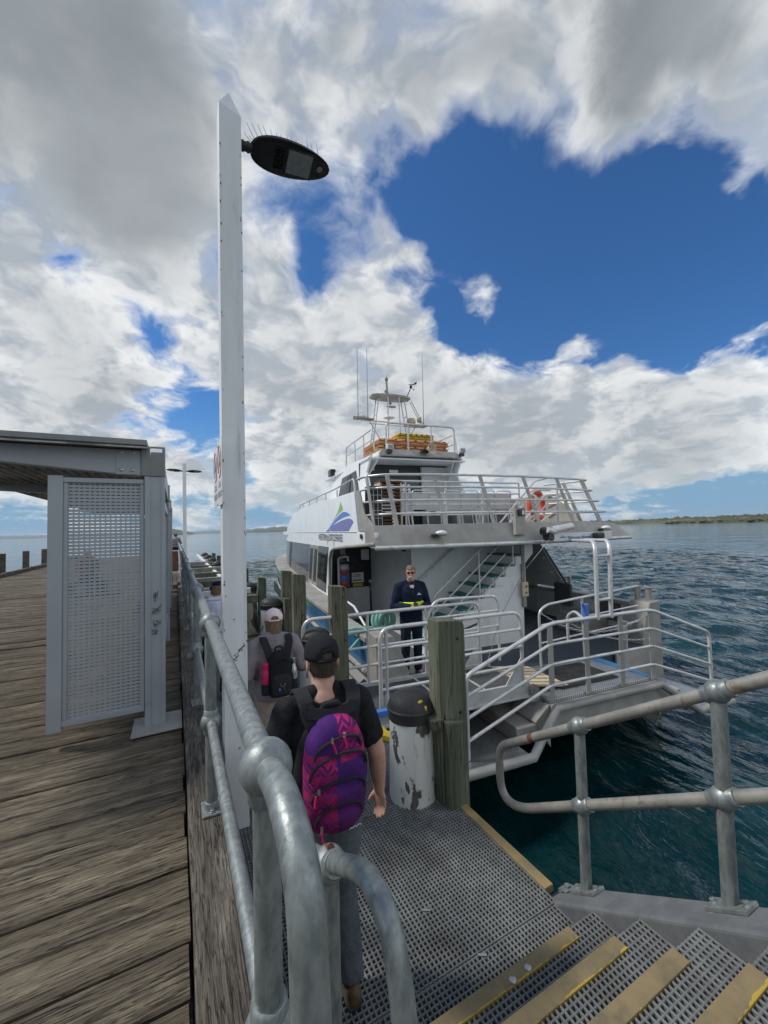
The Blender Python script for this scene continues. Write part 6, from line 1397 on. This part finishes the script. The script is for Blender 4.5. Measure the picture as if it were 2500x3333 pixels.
def back_hair(hp,parent,m,zlo=-.075,grow=.006,neck=True,name='hair',full=False,ztop=.06):
    mb=MB(); rr=[]
    for z,hx,hy,cy in ((zlo,.056,.074,-.014),(zlo*.6,.066,.086,-.006),(-.01,.0735,.093,-.003),(.03,.0765,.098,-.004),(.06,.0755,.098,-.007),(.09,.063,.085,-.008),(.11,.042,.06,-.008),(.121,.016,.024,-.008)):
        if not full and z>ztop: continue
        front=.15 if not full else (-.2 if z>.05 else .15)
        ring=[]
        for a in np.linspace(math.pi+front-.12 if False else math.pi*1.0-.05+0.0,2*math.pi+.05,17): ring.append(hp((hx+grow)*math.cos(a),cy+(hy+grow)*math.sin(a),z))
        for a in np.linspace(2*math.pi+.05,math.pi-.05,17): ring.append(hp((hx-.004)*math.cos(a),cy+(hy-.006)*math.sin(a),z))
        rr.append(ring)
    mb.loft(rr); return mb.build(name,m,parent,smooth=True,ang=70)

# ---- man with the purple backpack (seen from behind)
def std(k=1.,bulk=1.,lean=0.):
    return [(0,-.005,.86,.155*bulk,.105*bulk),(0,-.005,.94,.168*bulk,.118*bulk),(0,.0,1.03,.160*bulk,.115*bulk),(0,.005,1.12,.156*bulk,.115*bulk),(0,.006,1.24,.172*bulk,.124*bulk),(0,.0,1.34,.182*bulk,.118*bulk),(0,-.006,1.42,.165*bulk,.095*bulk),(0,-.008,1.465,.105,.075),(0,-.006,1.50,.065,.06)]
J=dict(k=1.,armk=1.15,head=(.005,.035,1.615),neck=(0,-.005,1.45),turn=.06,pitch=-.06,torso=std(1,.99),waist=1.03,
 armR=((.188,-.005,1.41),(.282,-.03,1.145),(.322,.045,.905)),handR=((.10,.10,-1),(-.75,-.62,0),.35),
 armL=((-.188,-.005,1.41),(-.292,-.045,1.15),(-.262,.12,.96)),handL=((.15,.9,-.45),(.9,-.1,-.2),.6),
 legR=((.098,0,.90),(.105,.06,.48),(.115,-.02,.085),(.125,.12,.03)),legL=((-.098,0,.90),(-.10,.02,.48),(-.11,-.11,.10),(-.115,.02,.03)))
man,hp,_=person('person','person in black T-shirt and black cap walking away with a purple pink backpack',(.645,1.95,ZL),-.08,J,.0065); man.scale=(.94,.98,.98)
k=1.
mb=MB(); trousers(mb,J,.012,k,1.0); soft(mb,'jeans',M['denim'],man,.010,3,.012,.09)
for sd in 'LR': shoe(J,sd,k,M['boot'],man)
mb=MB(); torso(mb,[(x,y,z,hx+.016,hy+.016) for x,y,z,hx,hy in [(0,-.004,.93,.176,.125)]+J['torso'][2:] if z<1.5]); sleeve(mb,J,'L',0,.78,.020,k); sleeve(mb,J,'R',0,.78,.020,k)
for s in(-1,1): seg(mb,[(s*.06,-.004,1.47),(s*.175,-.004,1.415)],[.062,.064])
soft(mb,'t_shirt',M['blackcloth'],man,.008,4,.020,.06)
back_hair(hp,man,M['hair_dark'],-.052,.002,name='hair',ztop=.10)
cap_(hp,man,M['blackcloth'],1.,grow=.010)
# ---- purple backpack
def purple():
    m=bpy.data.materials.new('purple_pink_pattern'); m.use_nodes=True; N=NT(m.node_tree); b=N.n['Principled BSDF']
    x,y,z=N.sep(N.new('ShaderNodeTexCoord').outputs['Object'])
    w_=N.noise(N.new('ShaderNodeTexCoord').outputs['Object'],9.,3,.5)
    zig=N.math('MULTIPLY',N.math('ABSOLUTE',N.math('SUBTRACT',N.math('FRACT',N.math('MULTIPLY',x,17.)),.5)),.062)
    st=N.math('FRACT',N.math('MULTIPLY',N.math('ADD',z,zig),34.)); stripe=N.rng(st,.42,.50)
    fine=N.math('FRACT',N.math('ADD',N.math('MULTIPLY',N.math('ADD',x,z),95.),N.math('MULTIPLY',w_,3.)))
    pat=N.math('MAXIMUM',N.math('MULTIPLY',stripe,N.rng(N.math('FRACT',N.math('MULTIPLY',z,13.)),.45,.5)),N.math('MULTIPLY',N.rng(fine,.45,.55),N.rng(w_,.46,.52)))
    xx=N.math('ADD',x,N.math('MULTIPLY',N.math('SUBTRACT',w_,.5),.02))
    low=N.math('MULTIPLY',N.rng(xx,-.012,-.020),N.rng(z,.345,.335)); top=N.math('MULTIPLY',N.rng(xx,.0,.008),N.rng(z,.30,.315))
    mask=N.math('MAXIMUM',low,top)
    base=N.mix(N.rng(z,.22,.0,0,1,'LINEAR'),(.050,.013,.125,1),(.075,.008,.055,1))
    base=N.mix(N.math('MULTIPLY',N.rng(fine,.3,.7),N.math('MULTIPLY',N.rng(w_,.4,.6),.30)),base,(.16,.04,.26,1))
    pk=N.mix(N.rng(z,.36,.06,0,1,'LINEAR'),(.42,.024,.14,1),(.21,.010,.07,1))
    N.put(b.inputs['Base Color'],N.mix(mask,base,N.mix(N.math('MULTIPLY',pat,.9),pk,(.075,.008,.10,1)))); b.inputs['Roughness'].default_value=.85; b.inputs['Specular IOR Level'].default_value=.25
    bn=N.new('ShaderNodeBump'); bn.inputs['Strength'].default_value=.5; bn.inputs['Distance'].default_value=.012
    N.put(bn.inputs['Height'],N.noise(N.new('ShaderNodeTexCoord').outputs['Object'],16.,5,.6)); N.l.new(bn.outputs[0],b.inputs['Normal']); return m
bp_loc=Vector((.645,1.95,ZL))+Matrix.Rotation(-.08,3,'Z')@Vector((.0,-.142,.955))
bk=thing('backpack','purple and pink patterned backpack worn by the person in the black T-shirt','backpack',bp_loc,-.08)
bk.scale=(.95,1,1); bk.rotation_euler=(.06,.0,-.08)
def slab(rows,n=26,e=2.8):
    mb=MB(); mb.loft([mb.ring((x,y,z),hx,hy,n,e) for x,y,z,hx,hy in rows]); return mb
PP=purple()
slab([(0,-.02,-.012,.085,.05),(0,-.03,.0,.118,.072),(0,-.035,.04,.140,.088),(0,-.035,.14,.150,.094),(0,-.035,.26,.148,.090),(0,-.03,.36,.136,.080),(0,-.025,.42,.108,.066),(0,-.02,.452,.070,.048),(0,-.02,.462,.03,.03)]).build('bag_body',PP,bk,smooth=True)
slab([(0,.025,.0,.13,.035),(0,.025,.06,.176,.06),(0,.03,.2,.186,.062),(0,.03,.33,.158,.05),(0,.03,.40,.12,.04)]).build('side_panel',M['blackcloth'],bk,smooth=True)
def pocket(z0,z1,hw,out,name):
    mb=MB(); rings=[]
    for t in np.linspace(0,1,9):
        z=z0+(z1-z0)*t; q=math.sin(math.pi*min(1,.12+t*.80))**.5*(1 if t<.55 else math.cos((t-.55)/.45*1.35)**.5); rings.append(mb.ring((0,-.06,z),hw*max(.12,q),(out)*max(.2,min(1,q*1.05)),22,2.6))
    mb.loft(rings); return mb.build(name,PP,bk,smooth=True)
pocket(.0,.135,.108,.088,'lower_pocket'); pocket(.10,.235,.125,.084,'middle_pocket'); pocket(.19,.35,.134,.078,'upper_pocket')
def zipline(z0,z1,hw,out,tilt=0.):
    mb=MB(); P=[]
    for a in np.linspace(.12,math.pi-.12,19):
        x=hw*math.cos(a)*1.0; z=z0+(z1-z0)*(math.sin(a)**.62); y=-.06-out*(1-abs(x/hw)**3*.55)*(1 if z<z1-.03 else .93); P.append((x,y,z+tilt*x))
    mb.tube(P,.0065,6); return mb.build('zip',M['strap'],bk,smooth=True)
zipline(.02,.142,.110,.088,.06); zipline(.12,.243,.127,.086,.06); zipline(.215,.352,.136,.080,.10); zipline(.30,.415,.110,.070,.12)
mb=MB()
for x,z,dx in ((-.038,.413,.022),(.018,.424,.018),(-.104,.222,-.012),(-.092,.06,.006)):
    mb.obox((x,-.146 if z<.3 else -.128,z),(.006,.004,.011),((1,0,0),(0,1,0),(0,0,1)))
mb.build('zip_slider',M['steel'],bk,kind='stuff')
mb=MB()
for x,z,dx in ((-.030,.385,.014),(.022,.40,.01),(-.112,.19,-.02),(-.088,.03,.004)): mb.tube([(x-.006,-.149 if z<.3 else -.134,z+.02),(x+dx*.6,-.152 if z<.3 else -.138,z-.025)],.0048,6)
mb.build('zip_pull',M['pinkbottle'],bk,kind='stuff')
mb=MB(); r_=random.Random(1); mb.tube([(.035+.055*i/14,-.1485,.028+.010*i/14+r_.uniform(-.004,.004)) for i in range(15)],.0014,4); mb.build('stitched_script',M['paper'],bk)
mb=MB(); mb.tube(fillet([(-.05,.03,.44),(-.045,.02,.50),(.045,.02,.50),(.05,.03,.44)],.03),.012,8); mb.build('carry_loop',M['strap'],bk,smooth=True)
def strap(pts,w_,t,name,m,par):
    mb=MB(); P=[Vector(p) for p in pts]; rings=[]
    for i,p in enumerate(P):
        d_=(P[min(i+1,len(P)-1)]-P[max(i-1,0)]).normalized(); out=Vector(pts[i]) ; nrm=Vector((0,-1,.45)) if p.y<.02 else Vector((0,.3,1)); sd_=d_.cross(nrm).normalized(); n_=sd_.cross(d_).normalized()
        rings.append([p+sd_*w_+n_*t*.3,p+sd_*w_*.9+n_*t,p-sd_*w_*.9+n_*t,p-sd_*w_+n_*t*.3,p-sd_*w_-n_*t*.6,p+sd_*w_-n_*t*.6])
    mb.loft(rings); return mb.build(name,m,par,smooth=True,ang=50)
for s in(-1,1): strap(fillet([(s*.075,-.005,.37),(s*.095,.006,.43),(s*.115,.016,.49),(s*.122,.055,.525),(s*.125,.14,.535),(s*.125,.225,.49),(s*.125,.265,.40)],.05,4),.036,.009,'shoulder_strap',M['strap'],bk)
strap(fillet([(-.12,.015,.475),(0,.0,.452),(.12,.015,.475)],.05,5),.026,.011,'yoke',M['strap'],bk)

# ---- person in mauve fleece with pink cap
T2=[(0,-.01,.80,.150,.108),(0,-.01,.88,.165,.120),(0,.0,.96,.160,.120),(0,.01,1.04,.155,.115),(0,.02,1.14,.165,.118),(0,.02,1.23,.168,.110),(0,.015,1.30,.150,.09),(0,.012,1.34,.09,.07),(0,.015,1.37,.06,.055)]
J2=dict(k=.93,head=(.01,.055,1.475),neck=(0,.012,1.33),turn=-.12,pitch=-.08,torso=T2,waist=.97,
 armR=((.178,.01,1.285),(.262,-.06,1.06),(.17,.16,1.03)),handR=((-.6,.8,.1),(-.3,-.3,1),.7),
 armL=((-.178,.01,1.285),(-.262,-.06,1.05),(-.17,.16,1.02)),handL=((.6,.8,.1),(.3,-.3,1),.7),
 legR=((.09,0,.83),(.10,.12,.45),(.10,-.02,.085),(.105,.12,.03)),legL=((-.09,0,.83),(-.10,-.06,.44),(-.10,-.34,.16),(-.11,-.27,.04)))
wm,hp2,_=person('person','person in mauve grey fleece and pale pink cap walking ahead with a small black backpack',(.80,3.80,ZL),.02,J2,.009,hair='hair_light')
mb=MB(); trousers(mb,J2,.022,.95,.9); soft(mb,'trousers',M['khaki'],wm,.012,3,.02,.08)
for sd in 'LR': shoe(J2,sd,.93,M['boot'],wm)
mb=MB(); torso(mb,[(0,-.01,.80,.185,.138)]+[(x,y,z,hx+.024,hy+.024) for x,y,z,hx,hy in T2[1:]]); sleeve(mb,J2,'L',0,1.9,.024,.95); sleeve(mb,J2,'R',0,1.9,.024,.95)
for s in(-1,1): seg(mb,[(s*.05,.01,1.345),(s*.165,.01,1.30)],[.058,.066])
seg(mb,[(0,.02,1.33),(0,.03,1.385)],[.085,.072])
soft(mb,'fleece_top',M['fleece'],wm,.011,4,.016,.08)
back_hair(hp2,wm,M['hair_light'],-.10,.016,name='hair'); cap_(hp2,wm,M['pinkcloth'],.93,grow=.016)
b2=thing('backpack','small black backpack with bottles in both side pockets on the mauve fleece','backpack',Vector((.80,3.80,ZL))+Vector((.01,-.125,.87))*.95,.02); b2.scale=(.95,.95,.95); wm.scale=(.95,.95,.95)
slab([(0,-.05,-.01,.085,.05),(0,-.055,.03,.105,.072),(0,-.055,.16,.110,.078),(0,-.05,.28,.105,.068),(0,-.045,.35,.088,.055),(0,-.04,.385,.05,.035)]).build('bag_body',M['blackcloth'],b2,smooth=True)
slab([(0,-.10,.0,.075,.03),(0,-.115,.03,.092,.045),(0,-.115,.13,.095,.047),(0,-.11,.19,.08,.035),(0,-.10,.21,.05,.02)]).build('front_pocket',M['strap'],b2,smooth=True)
mb=MB(); mb.tube([(.085*math.cos(a),-.045-.075*abs(math.sin(a))**.5,.24+.10*math.sin(a)) for a in np.linspace(.1,3.04,15)],.006,6); mb.build('zip',M['strap'],b2,smooth=True)
mb=MB(); mb.tube([(.022*math.cos(a),-.165,.125+.02*math.sin(a)) for a in np.linspace(2.6,6.8,12)]+[(.01,-.166,.09),(.008,-.165,.075)],.003,5); mb.build('key_clip',M['steel'],b2,smooth=True)
mb=MB(); mb.ball((-.03,-.166,.08),.009,8,6,(1,.5,1.6)); mb.build('blue_tag',M['logoblue'],b2,smooth=True)
mb=MB(); mb.tube(fillet([(-.035,-.02,.38),(-.03,-.02,.425),(.03,-.02,.425),(.035,-.02,.38)],.02),.010,8); mb.build('carry_loop',M['strap'],b2,smooth=True)
for s in(-1,1):
    strap(fillet([(s*.07,-.03,.30),(s*.09,-.015,.38),(s*.115,.02,.46),(s*.12,.10,.50),(s*.12,.20,.46),(s*.12,.24,.36)],.05,4),.034,.012,'shoulder_strap',M['strap'],b2)
    mb=MB(); mb.lathe([(.040,0),(.044,.02),(.043,.10)],(s*.125,-.05,.02),12,cap=False); mb.build('side_pocket',M['strap'],b2,smooth=True)
MB_=MB(); MB_.lathe([(.033,0),(.036,.01),(.036,.17),(.030,.19),(.030,.195),(.031,.20),(.031,.235),(.02,.245)],n=16)
o=MB_.build('water_bottle',M['pinkbottle'],None,smooth=True); o.location=b2.location+Vector((-.128,-.05,.045))*.95; tag(o,'pink water bottle in the left side pocket of the small black backpack','bottle')
MB_=MB(); MB_.lathe([(.030,0),(.034,.01),(.034,.13),(.030,.16),(.018,.20),(.018,.215),(.021,.22),(.021,.25),(.016,.255)],n=16)
o=MB_.build('water_bottle',M['steel'],None,smooth=True); o.location=b2.location+Vector((.128,-.05,.045))*.95; tag(o,'steel water bottle in the right side pocket of the small black backpack','bottle')

# ---- person half hidden behind the lamp pole
J3=dict(J2); J3.update(turn=-.9,pitch=-.05)
lw,hp3,_=person('person','person in pale lilac shirt and navy headscarf half hidden behind the white lamp pole',(.50,6.0,ZL),-.35,J3,.010,hair='hair_light')
mb=MB(); trousers(mb,J3,.018,.95,.95); soft(mb,'trousers',M['navytrouser'],lw,.012,3,.015,.08)
for sd in 'LR': shoe(J3,sd,.93,M['boot'],lw)
mb=MB(); torso(mb,[(x,y,z,hx+.018,hy+.018) for x,y,z,hx,hy in T2[1:-1]]); sleeve(mb,J3,'L',0,1.2,.018,.95); sleeve(mb,J3,'R',0,1.2,.018,.95)
for s in(-1,1): seg(mb,[(s*.05,.01,1.335),(s*.165,.01,1.30)],[.052,.062])
soft(mb,'shirt',M['lilac'],lw,.011,4,.012,.08)
mb=MB()
for s in(-1,1): mb.prism([(s*.01,.085,1.33),(s*.075,.05,1.375),(s*.085,-.02,1.385),(s*.10,.0,1.345),(s*.07,.085,1.30)],(0,-.006,.006))
mb.prism([(-.085,-.03,1.385),(.085,-.03,1.385),(.10,-.065,1.345),(-.10,-.065,1.345)],(0,-.006,.004)); mb.build('collar',M['lilac'],lw,bev=.004)
back_hair(hp3,lw,M['hair_light'],-.075,.020,name='hair')
mb=MB(); mb.loft([[hp3((.080)*q*math.cos(a),-.006+.104*q*math.sin(a),z) for a in np.linspace(0,2*math.pi,20,endpoint=False)] for z,q in ((.018,1.),(.05,1.02),(.08,.92),(.105,.70),(.12,.40),(.126,.08))]); mb.ball(hp3(0,-.115,.02),.022,10,6); mb.build('headscarf',M['navy'],lw,smooth=True)

# ---- crew member on the aft deck
JC=dict(k=1.02,head=(-.01,.02,1.655),neck=(0,-.0,1.49),turn=-.30,pitch=-.03,torso=[(x,y,z*1.015,hx*1.02,hy*1.03) for x,y,z,hx,hy in std(1,1.06)],waist=1.05,
 armR=((.208,0,1.43),(.312,.02,1.135),(.03,.275,1.135)),handR=((-.8,.55,.0),(-.1,-.1,1),.75),
 armL=((-.208,0,1.43),(-.305,.03,1.13),(-.125,.27,1.125)),handL=((.8,.55,.05),(.1,-.1,1),.75),
 legR=((.10,0,.92),(.115,.03,.49),(.125,-.01,.085),(.165,.125,.03)),legL=((-.10,0,.92),(-.105,.03,.49),(-.11,-.01,.085),(-.15,.125,.03)))
cp=FW(2.78,6.12,DK)
cr,hpc,_=person('person','person in navy jacket and sunglasses standing on the ferry deck holding a phone',cp,math.pi-R(27)+.05,JC,.008); cr.scale=(.93,.97,1); cr.rotation_euler.z+=.16
mb=MB(); trousers(mb,JC,.014,1.02,1.0); soft(mb,'trousers',M['navytrouser'],cr,.010,3,.014,.08)
for sd in 'LR': shoe(JC,sd,1.05,M['boot'],cr,'boot')
mb=MB(); torso(mb,[(0,0,.93,.192,.135)]+[(x,y,z,hx+.026,hy+.024) for x,y,z,hx,hy in JC['torso'][1:]]); sleeve(mb,JC,'L',0,1.86,.026,1.02); sleeve(mb,JC,'R',0,1.86,.026,1.02)
for s in(-1,1): seg(mb,[(s*.06,0,1.485),(s*.19,0,1.445)],[.066,.074])
ja=soft(mb,'jacket',M['navy'],cr,.010,4,.014,.09)
mb=MB(); 
for s in(-1,1): mb.prism([(s*.008,.112,1.42),(s*.055,.075,1.525),(s*.082,.02,1.535),(s*.085,.04,1.47)],(0,.012,0))
mb.prism([(-.01,.135,1.36),(.01,.135,1.36),(.045,.10,1.47),(-.045,.10,1.47)],(0,.012,0)); mb.build('shirt_collar',M['pinkcloth'],cr,bev=.004)
mb=MB()
for s in(-1,1): mb.prism([(s*.022,.135,1.36),(s*.06,.095,1.53),(s*.095,.02,1.54),(s*.105,.05,1.46)],(0,.016,0))
mb.build('jacket_collar',M['navy'],ja,bev=.006)
mb=MB(); mb.tube([(.205*math.sin(a),.175*math.cos(a)-.0,1.165) for a in np.linspace(-1.9,1.9,15)],.042,8); mb.build('hi_vis_belt',M['hivis'],cr,smooth=True)
mb=MB(); mb.box(-.035,-.005,.185,.222,1.115,1.215); mb.build('belt_buckle',M['strap'],cr,bev=.005)
mb=MB(); mb.box(-.155,-.075,.138,.150,1.315,1.325); mb.prism([(-.135,.142,1.33),(-.095,.142,1.33),(-.112,.142,1.35)],(0,.008,0)); mb.build('jacket_emblem',M['paper'],ja)
mb=MB(); mb.box(-.02,.015,.137,.158,1.33,1.39); mb.tube([(0,.15,1.33),(.04,.155,1.25),(.03,.15,1.18)],.005,5); mb.build('clip_radio',M['blackgloss'],cr,bev=.004)
back_hair(hpc,cr,M['hair_light'],-.03,.010,name='hair',full=True)
mb=MB(); mb.loft([[hpc((.0725)*q*math.cos(a),-.006+.102*q*math.sin(a),z) for a in np.linspace(0,2*math.pi,20,endpoint=False)] for z,q in ((.068,1.05),(.09,1.0),(.112,.78),(.128,.45),(.134,.1))]); mb.build('hair_top',M['hair_light'],cr,smooth=True)
mb=MB()
for s in(-1,1): 
    mb.loft([[hpc(s*.031+.027*q*math.cos(a),.098+yy-.010*abs(math.cos(a)),.014+.020*q*math.sin(a)) for a in np.linspace(0,2*math.pi,14,endpoint=False)] for yy,q in ((0,1.),(.006,.92))]); mb.tube([hpc(s*.056,.092,.022),hpc(s*.074,.05,.020),hpc(s*.080,-.01,.012)],.0035,6)
mb.tube([hpc(-.01,.104,.02),hpc(.01,.104,.02)],.004,6); mb.build('sunglasses',M['blackgloss'],cr,smooth=True)
mb=MB(); mb.tube([hpc(-.042,.085,-.064),hpc(-.025,.097,-.050),hpc(0,.106,-.043),hpc(.025,.097,-.050),hpc(.042,.085,-.064)],[.004,.008,.0095,.008,.004],8); mb.build('moustache',M['moustache'],cr,smooth=True)
ph=thing('phone','black phone held in both hands by the person in the navy jacket','phone',cp+Matrix.Rotation(math.pi-R(27)+.05,3,'Z')@Vector((-.055,.345,1.17)),math.pi-R(27)+.05)
ph.rotation_euler=(.9,0,ph.rotation_euler.z+.2)
MB().box(-.038,.038,-.006,.006,-.075,.075).build('phone_body',M['blackgloss'],ph,bev=.006); MB().box(-.033,.033,-.0075,-.006,-.066,.066).build('screen',M['glass'],ph)

# ---- distant people on the jetty
JS=dict(J); JS.update(turn=0)
def simple(label,loc,rz,top,bottom,hair_,seated=False,vox=.016,caps=None):
    Jx=dict(JS)
    if seated:
        Jx['torso']=[(x,y-.05,z-.42,hx,hy) for x,y,z,hx,hy in J['torso']]; Jx['head']=(0,.03,1.21); Jx['neck']=(0,-.05,1.05); Jx['waist']=.61
        Jx['armR']=((.2,-.05,1.0),(.26,.02,.74),(.12,.25,.66)); Jx['armL']=((-.2,-.05,1.0),(-.26,.02,.74),(-.12,.25,.66)); Jx['handR']=((-.5,.8,-.1),(0,0,-1),.4); Jx['handL']=((.5,.8,-.1),(0,0,-1),.4)
        Jx['legR']=((.10,-.02,.50),(.12,.42,.50),(.12,.44,.085),(.13,.57,.03)); Jx['legL']=((-.10,-.02,.50),(-.12,.42,.50),(-.12,.44,.085),(-.13,.57,.03))
    else:
        Jx['armL']=((-.205,-.005,1.42),(-.26,.12,1.18),(-.12,.36,1.12)); Jx['armR']=((.205,-.005,1.42),(.26,.12,1.18),(.12,.36,1.12)); Jx['handR']=((-.2,1,-.1),(0,0,-1),.5); Jx['handL']=((.2,1,-.1),(0,0,-1),.5)
    o,hq,_=person('person',label,loc,rz,Jx,vox)
    mb=MB(); trousers(mb,Jx,.014,1,.97); soft(mb,'trousers',M[bottom],o,.016,3)
    mb=MB(); torso(mb,[(x,y,z,hx+.018,hy+.018) for x,y,z,hx,hy in Jx['torso'][1:-1]]); sleeve(mb,Jx,'L',0,1.9,.018,1.); sleeve(mb,Jx,'R',0,1.9,.018,1.)
    for s in(-1,1): q=Vector(Jx['arm'+('R' if s>0 else 'L')][0]); seg(mb,[(s*.06,q.y,q.z+.05),(q.x*.93,q.y,q.z+.01)],[.06,.066])
    soft(mb,'top',M[top],o,.014,4)
    for sd in 'LR': shoe(Jx,sd,1.,M['boot'],o)
    back_hair(hq,o,M[hair_],-.05,.010,name='hair',full=True)
    if caps: cap_(hq,o,M[caps],1.,open_back=False)
    return o
simple('distant person in grey top and dark hair leaning on the end of the jetty handrail',(.0,26.6,ZD),-.3,'fleece','navytrouser','hair_dark')
simple('person in dark navy clothes seated on the planks side behind the grey shelter post',(-.28,14.9,ZD),1.6,'navy','navytrouser','hair_dark',True)
simple('seated person in dull red top seen through the slots of the grey screen',(-2.3,14.6,ZD),-2.6,'rust_top','navytrouser','hair_dark',True)

def low_bench(label,loc,rz):
    o=thing('bench',label,'bench',loc,rz)
    for i in range(3): MB().box(-.55,.55,-.20+.135*i,-.08+.135*i,.365,.405).build('slat',M['oldpost'],o,bev=.006)
    for x_ in (-.42,.42): MB().box(x_-.04,x_+.04,-.19,.18,0,.363).build('leg',M['kerb'],o,bev=.006)
low_bench('low timber bench under the seated person in the red top',(-2.3,14.6,ZD),-2.6)
low_bench('low timber bench under the navy clothed person behind the shelter post',(-.28,14.9,ZD),1.6)

# ------------------------------------------------------------------ sea air: one even, pale haze box round the scene
mb=MB(); mb.box(-9500,9500,-1200,9500,WZ-3,75)
hz=bpy.data.materials.new('sea_haze'); hz.use_nodes=True; hz.node_tree.nodes.clear(); HN=NT(hz.node_tree)
ho=HN.new('ShaderNodeOutputMaterial'); hv=HN.new('ShaderNodeVolumePrincipled'); hv.inputs['Color'].default_value=(.86,.92,1.,1); hv.inputs['Density'].default_value=7e-5; hv.inputs['Anisotropy'].default_value=.2
HN.l.new(hv.outputs[0],ho.inputs['Volume']); mb.build('haze',hz,kind='stuff')
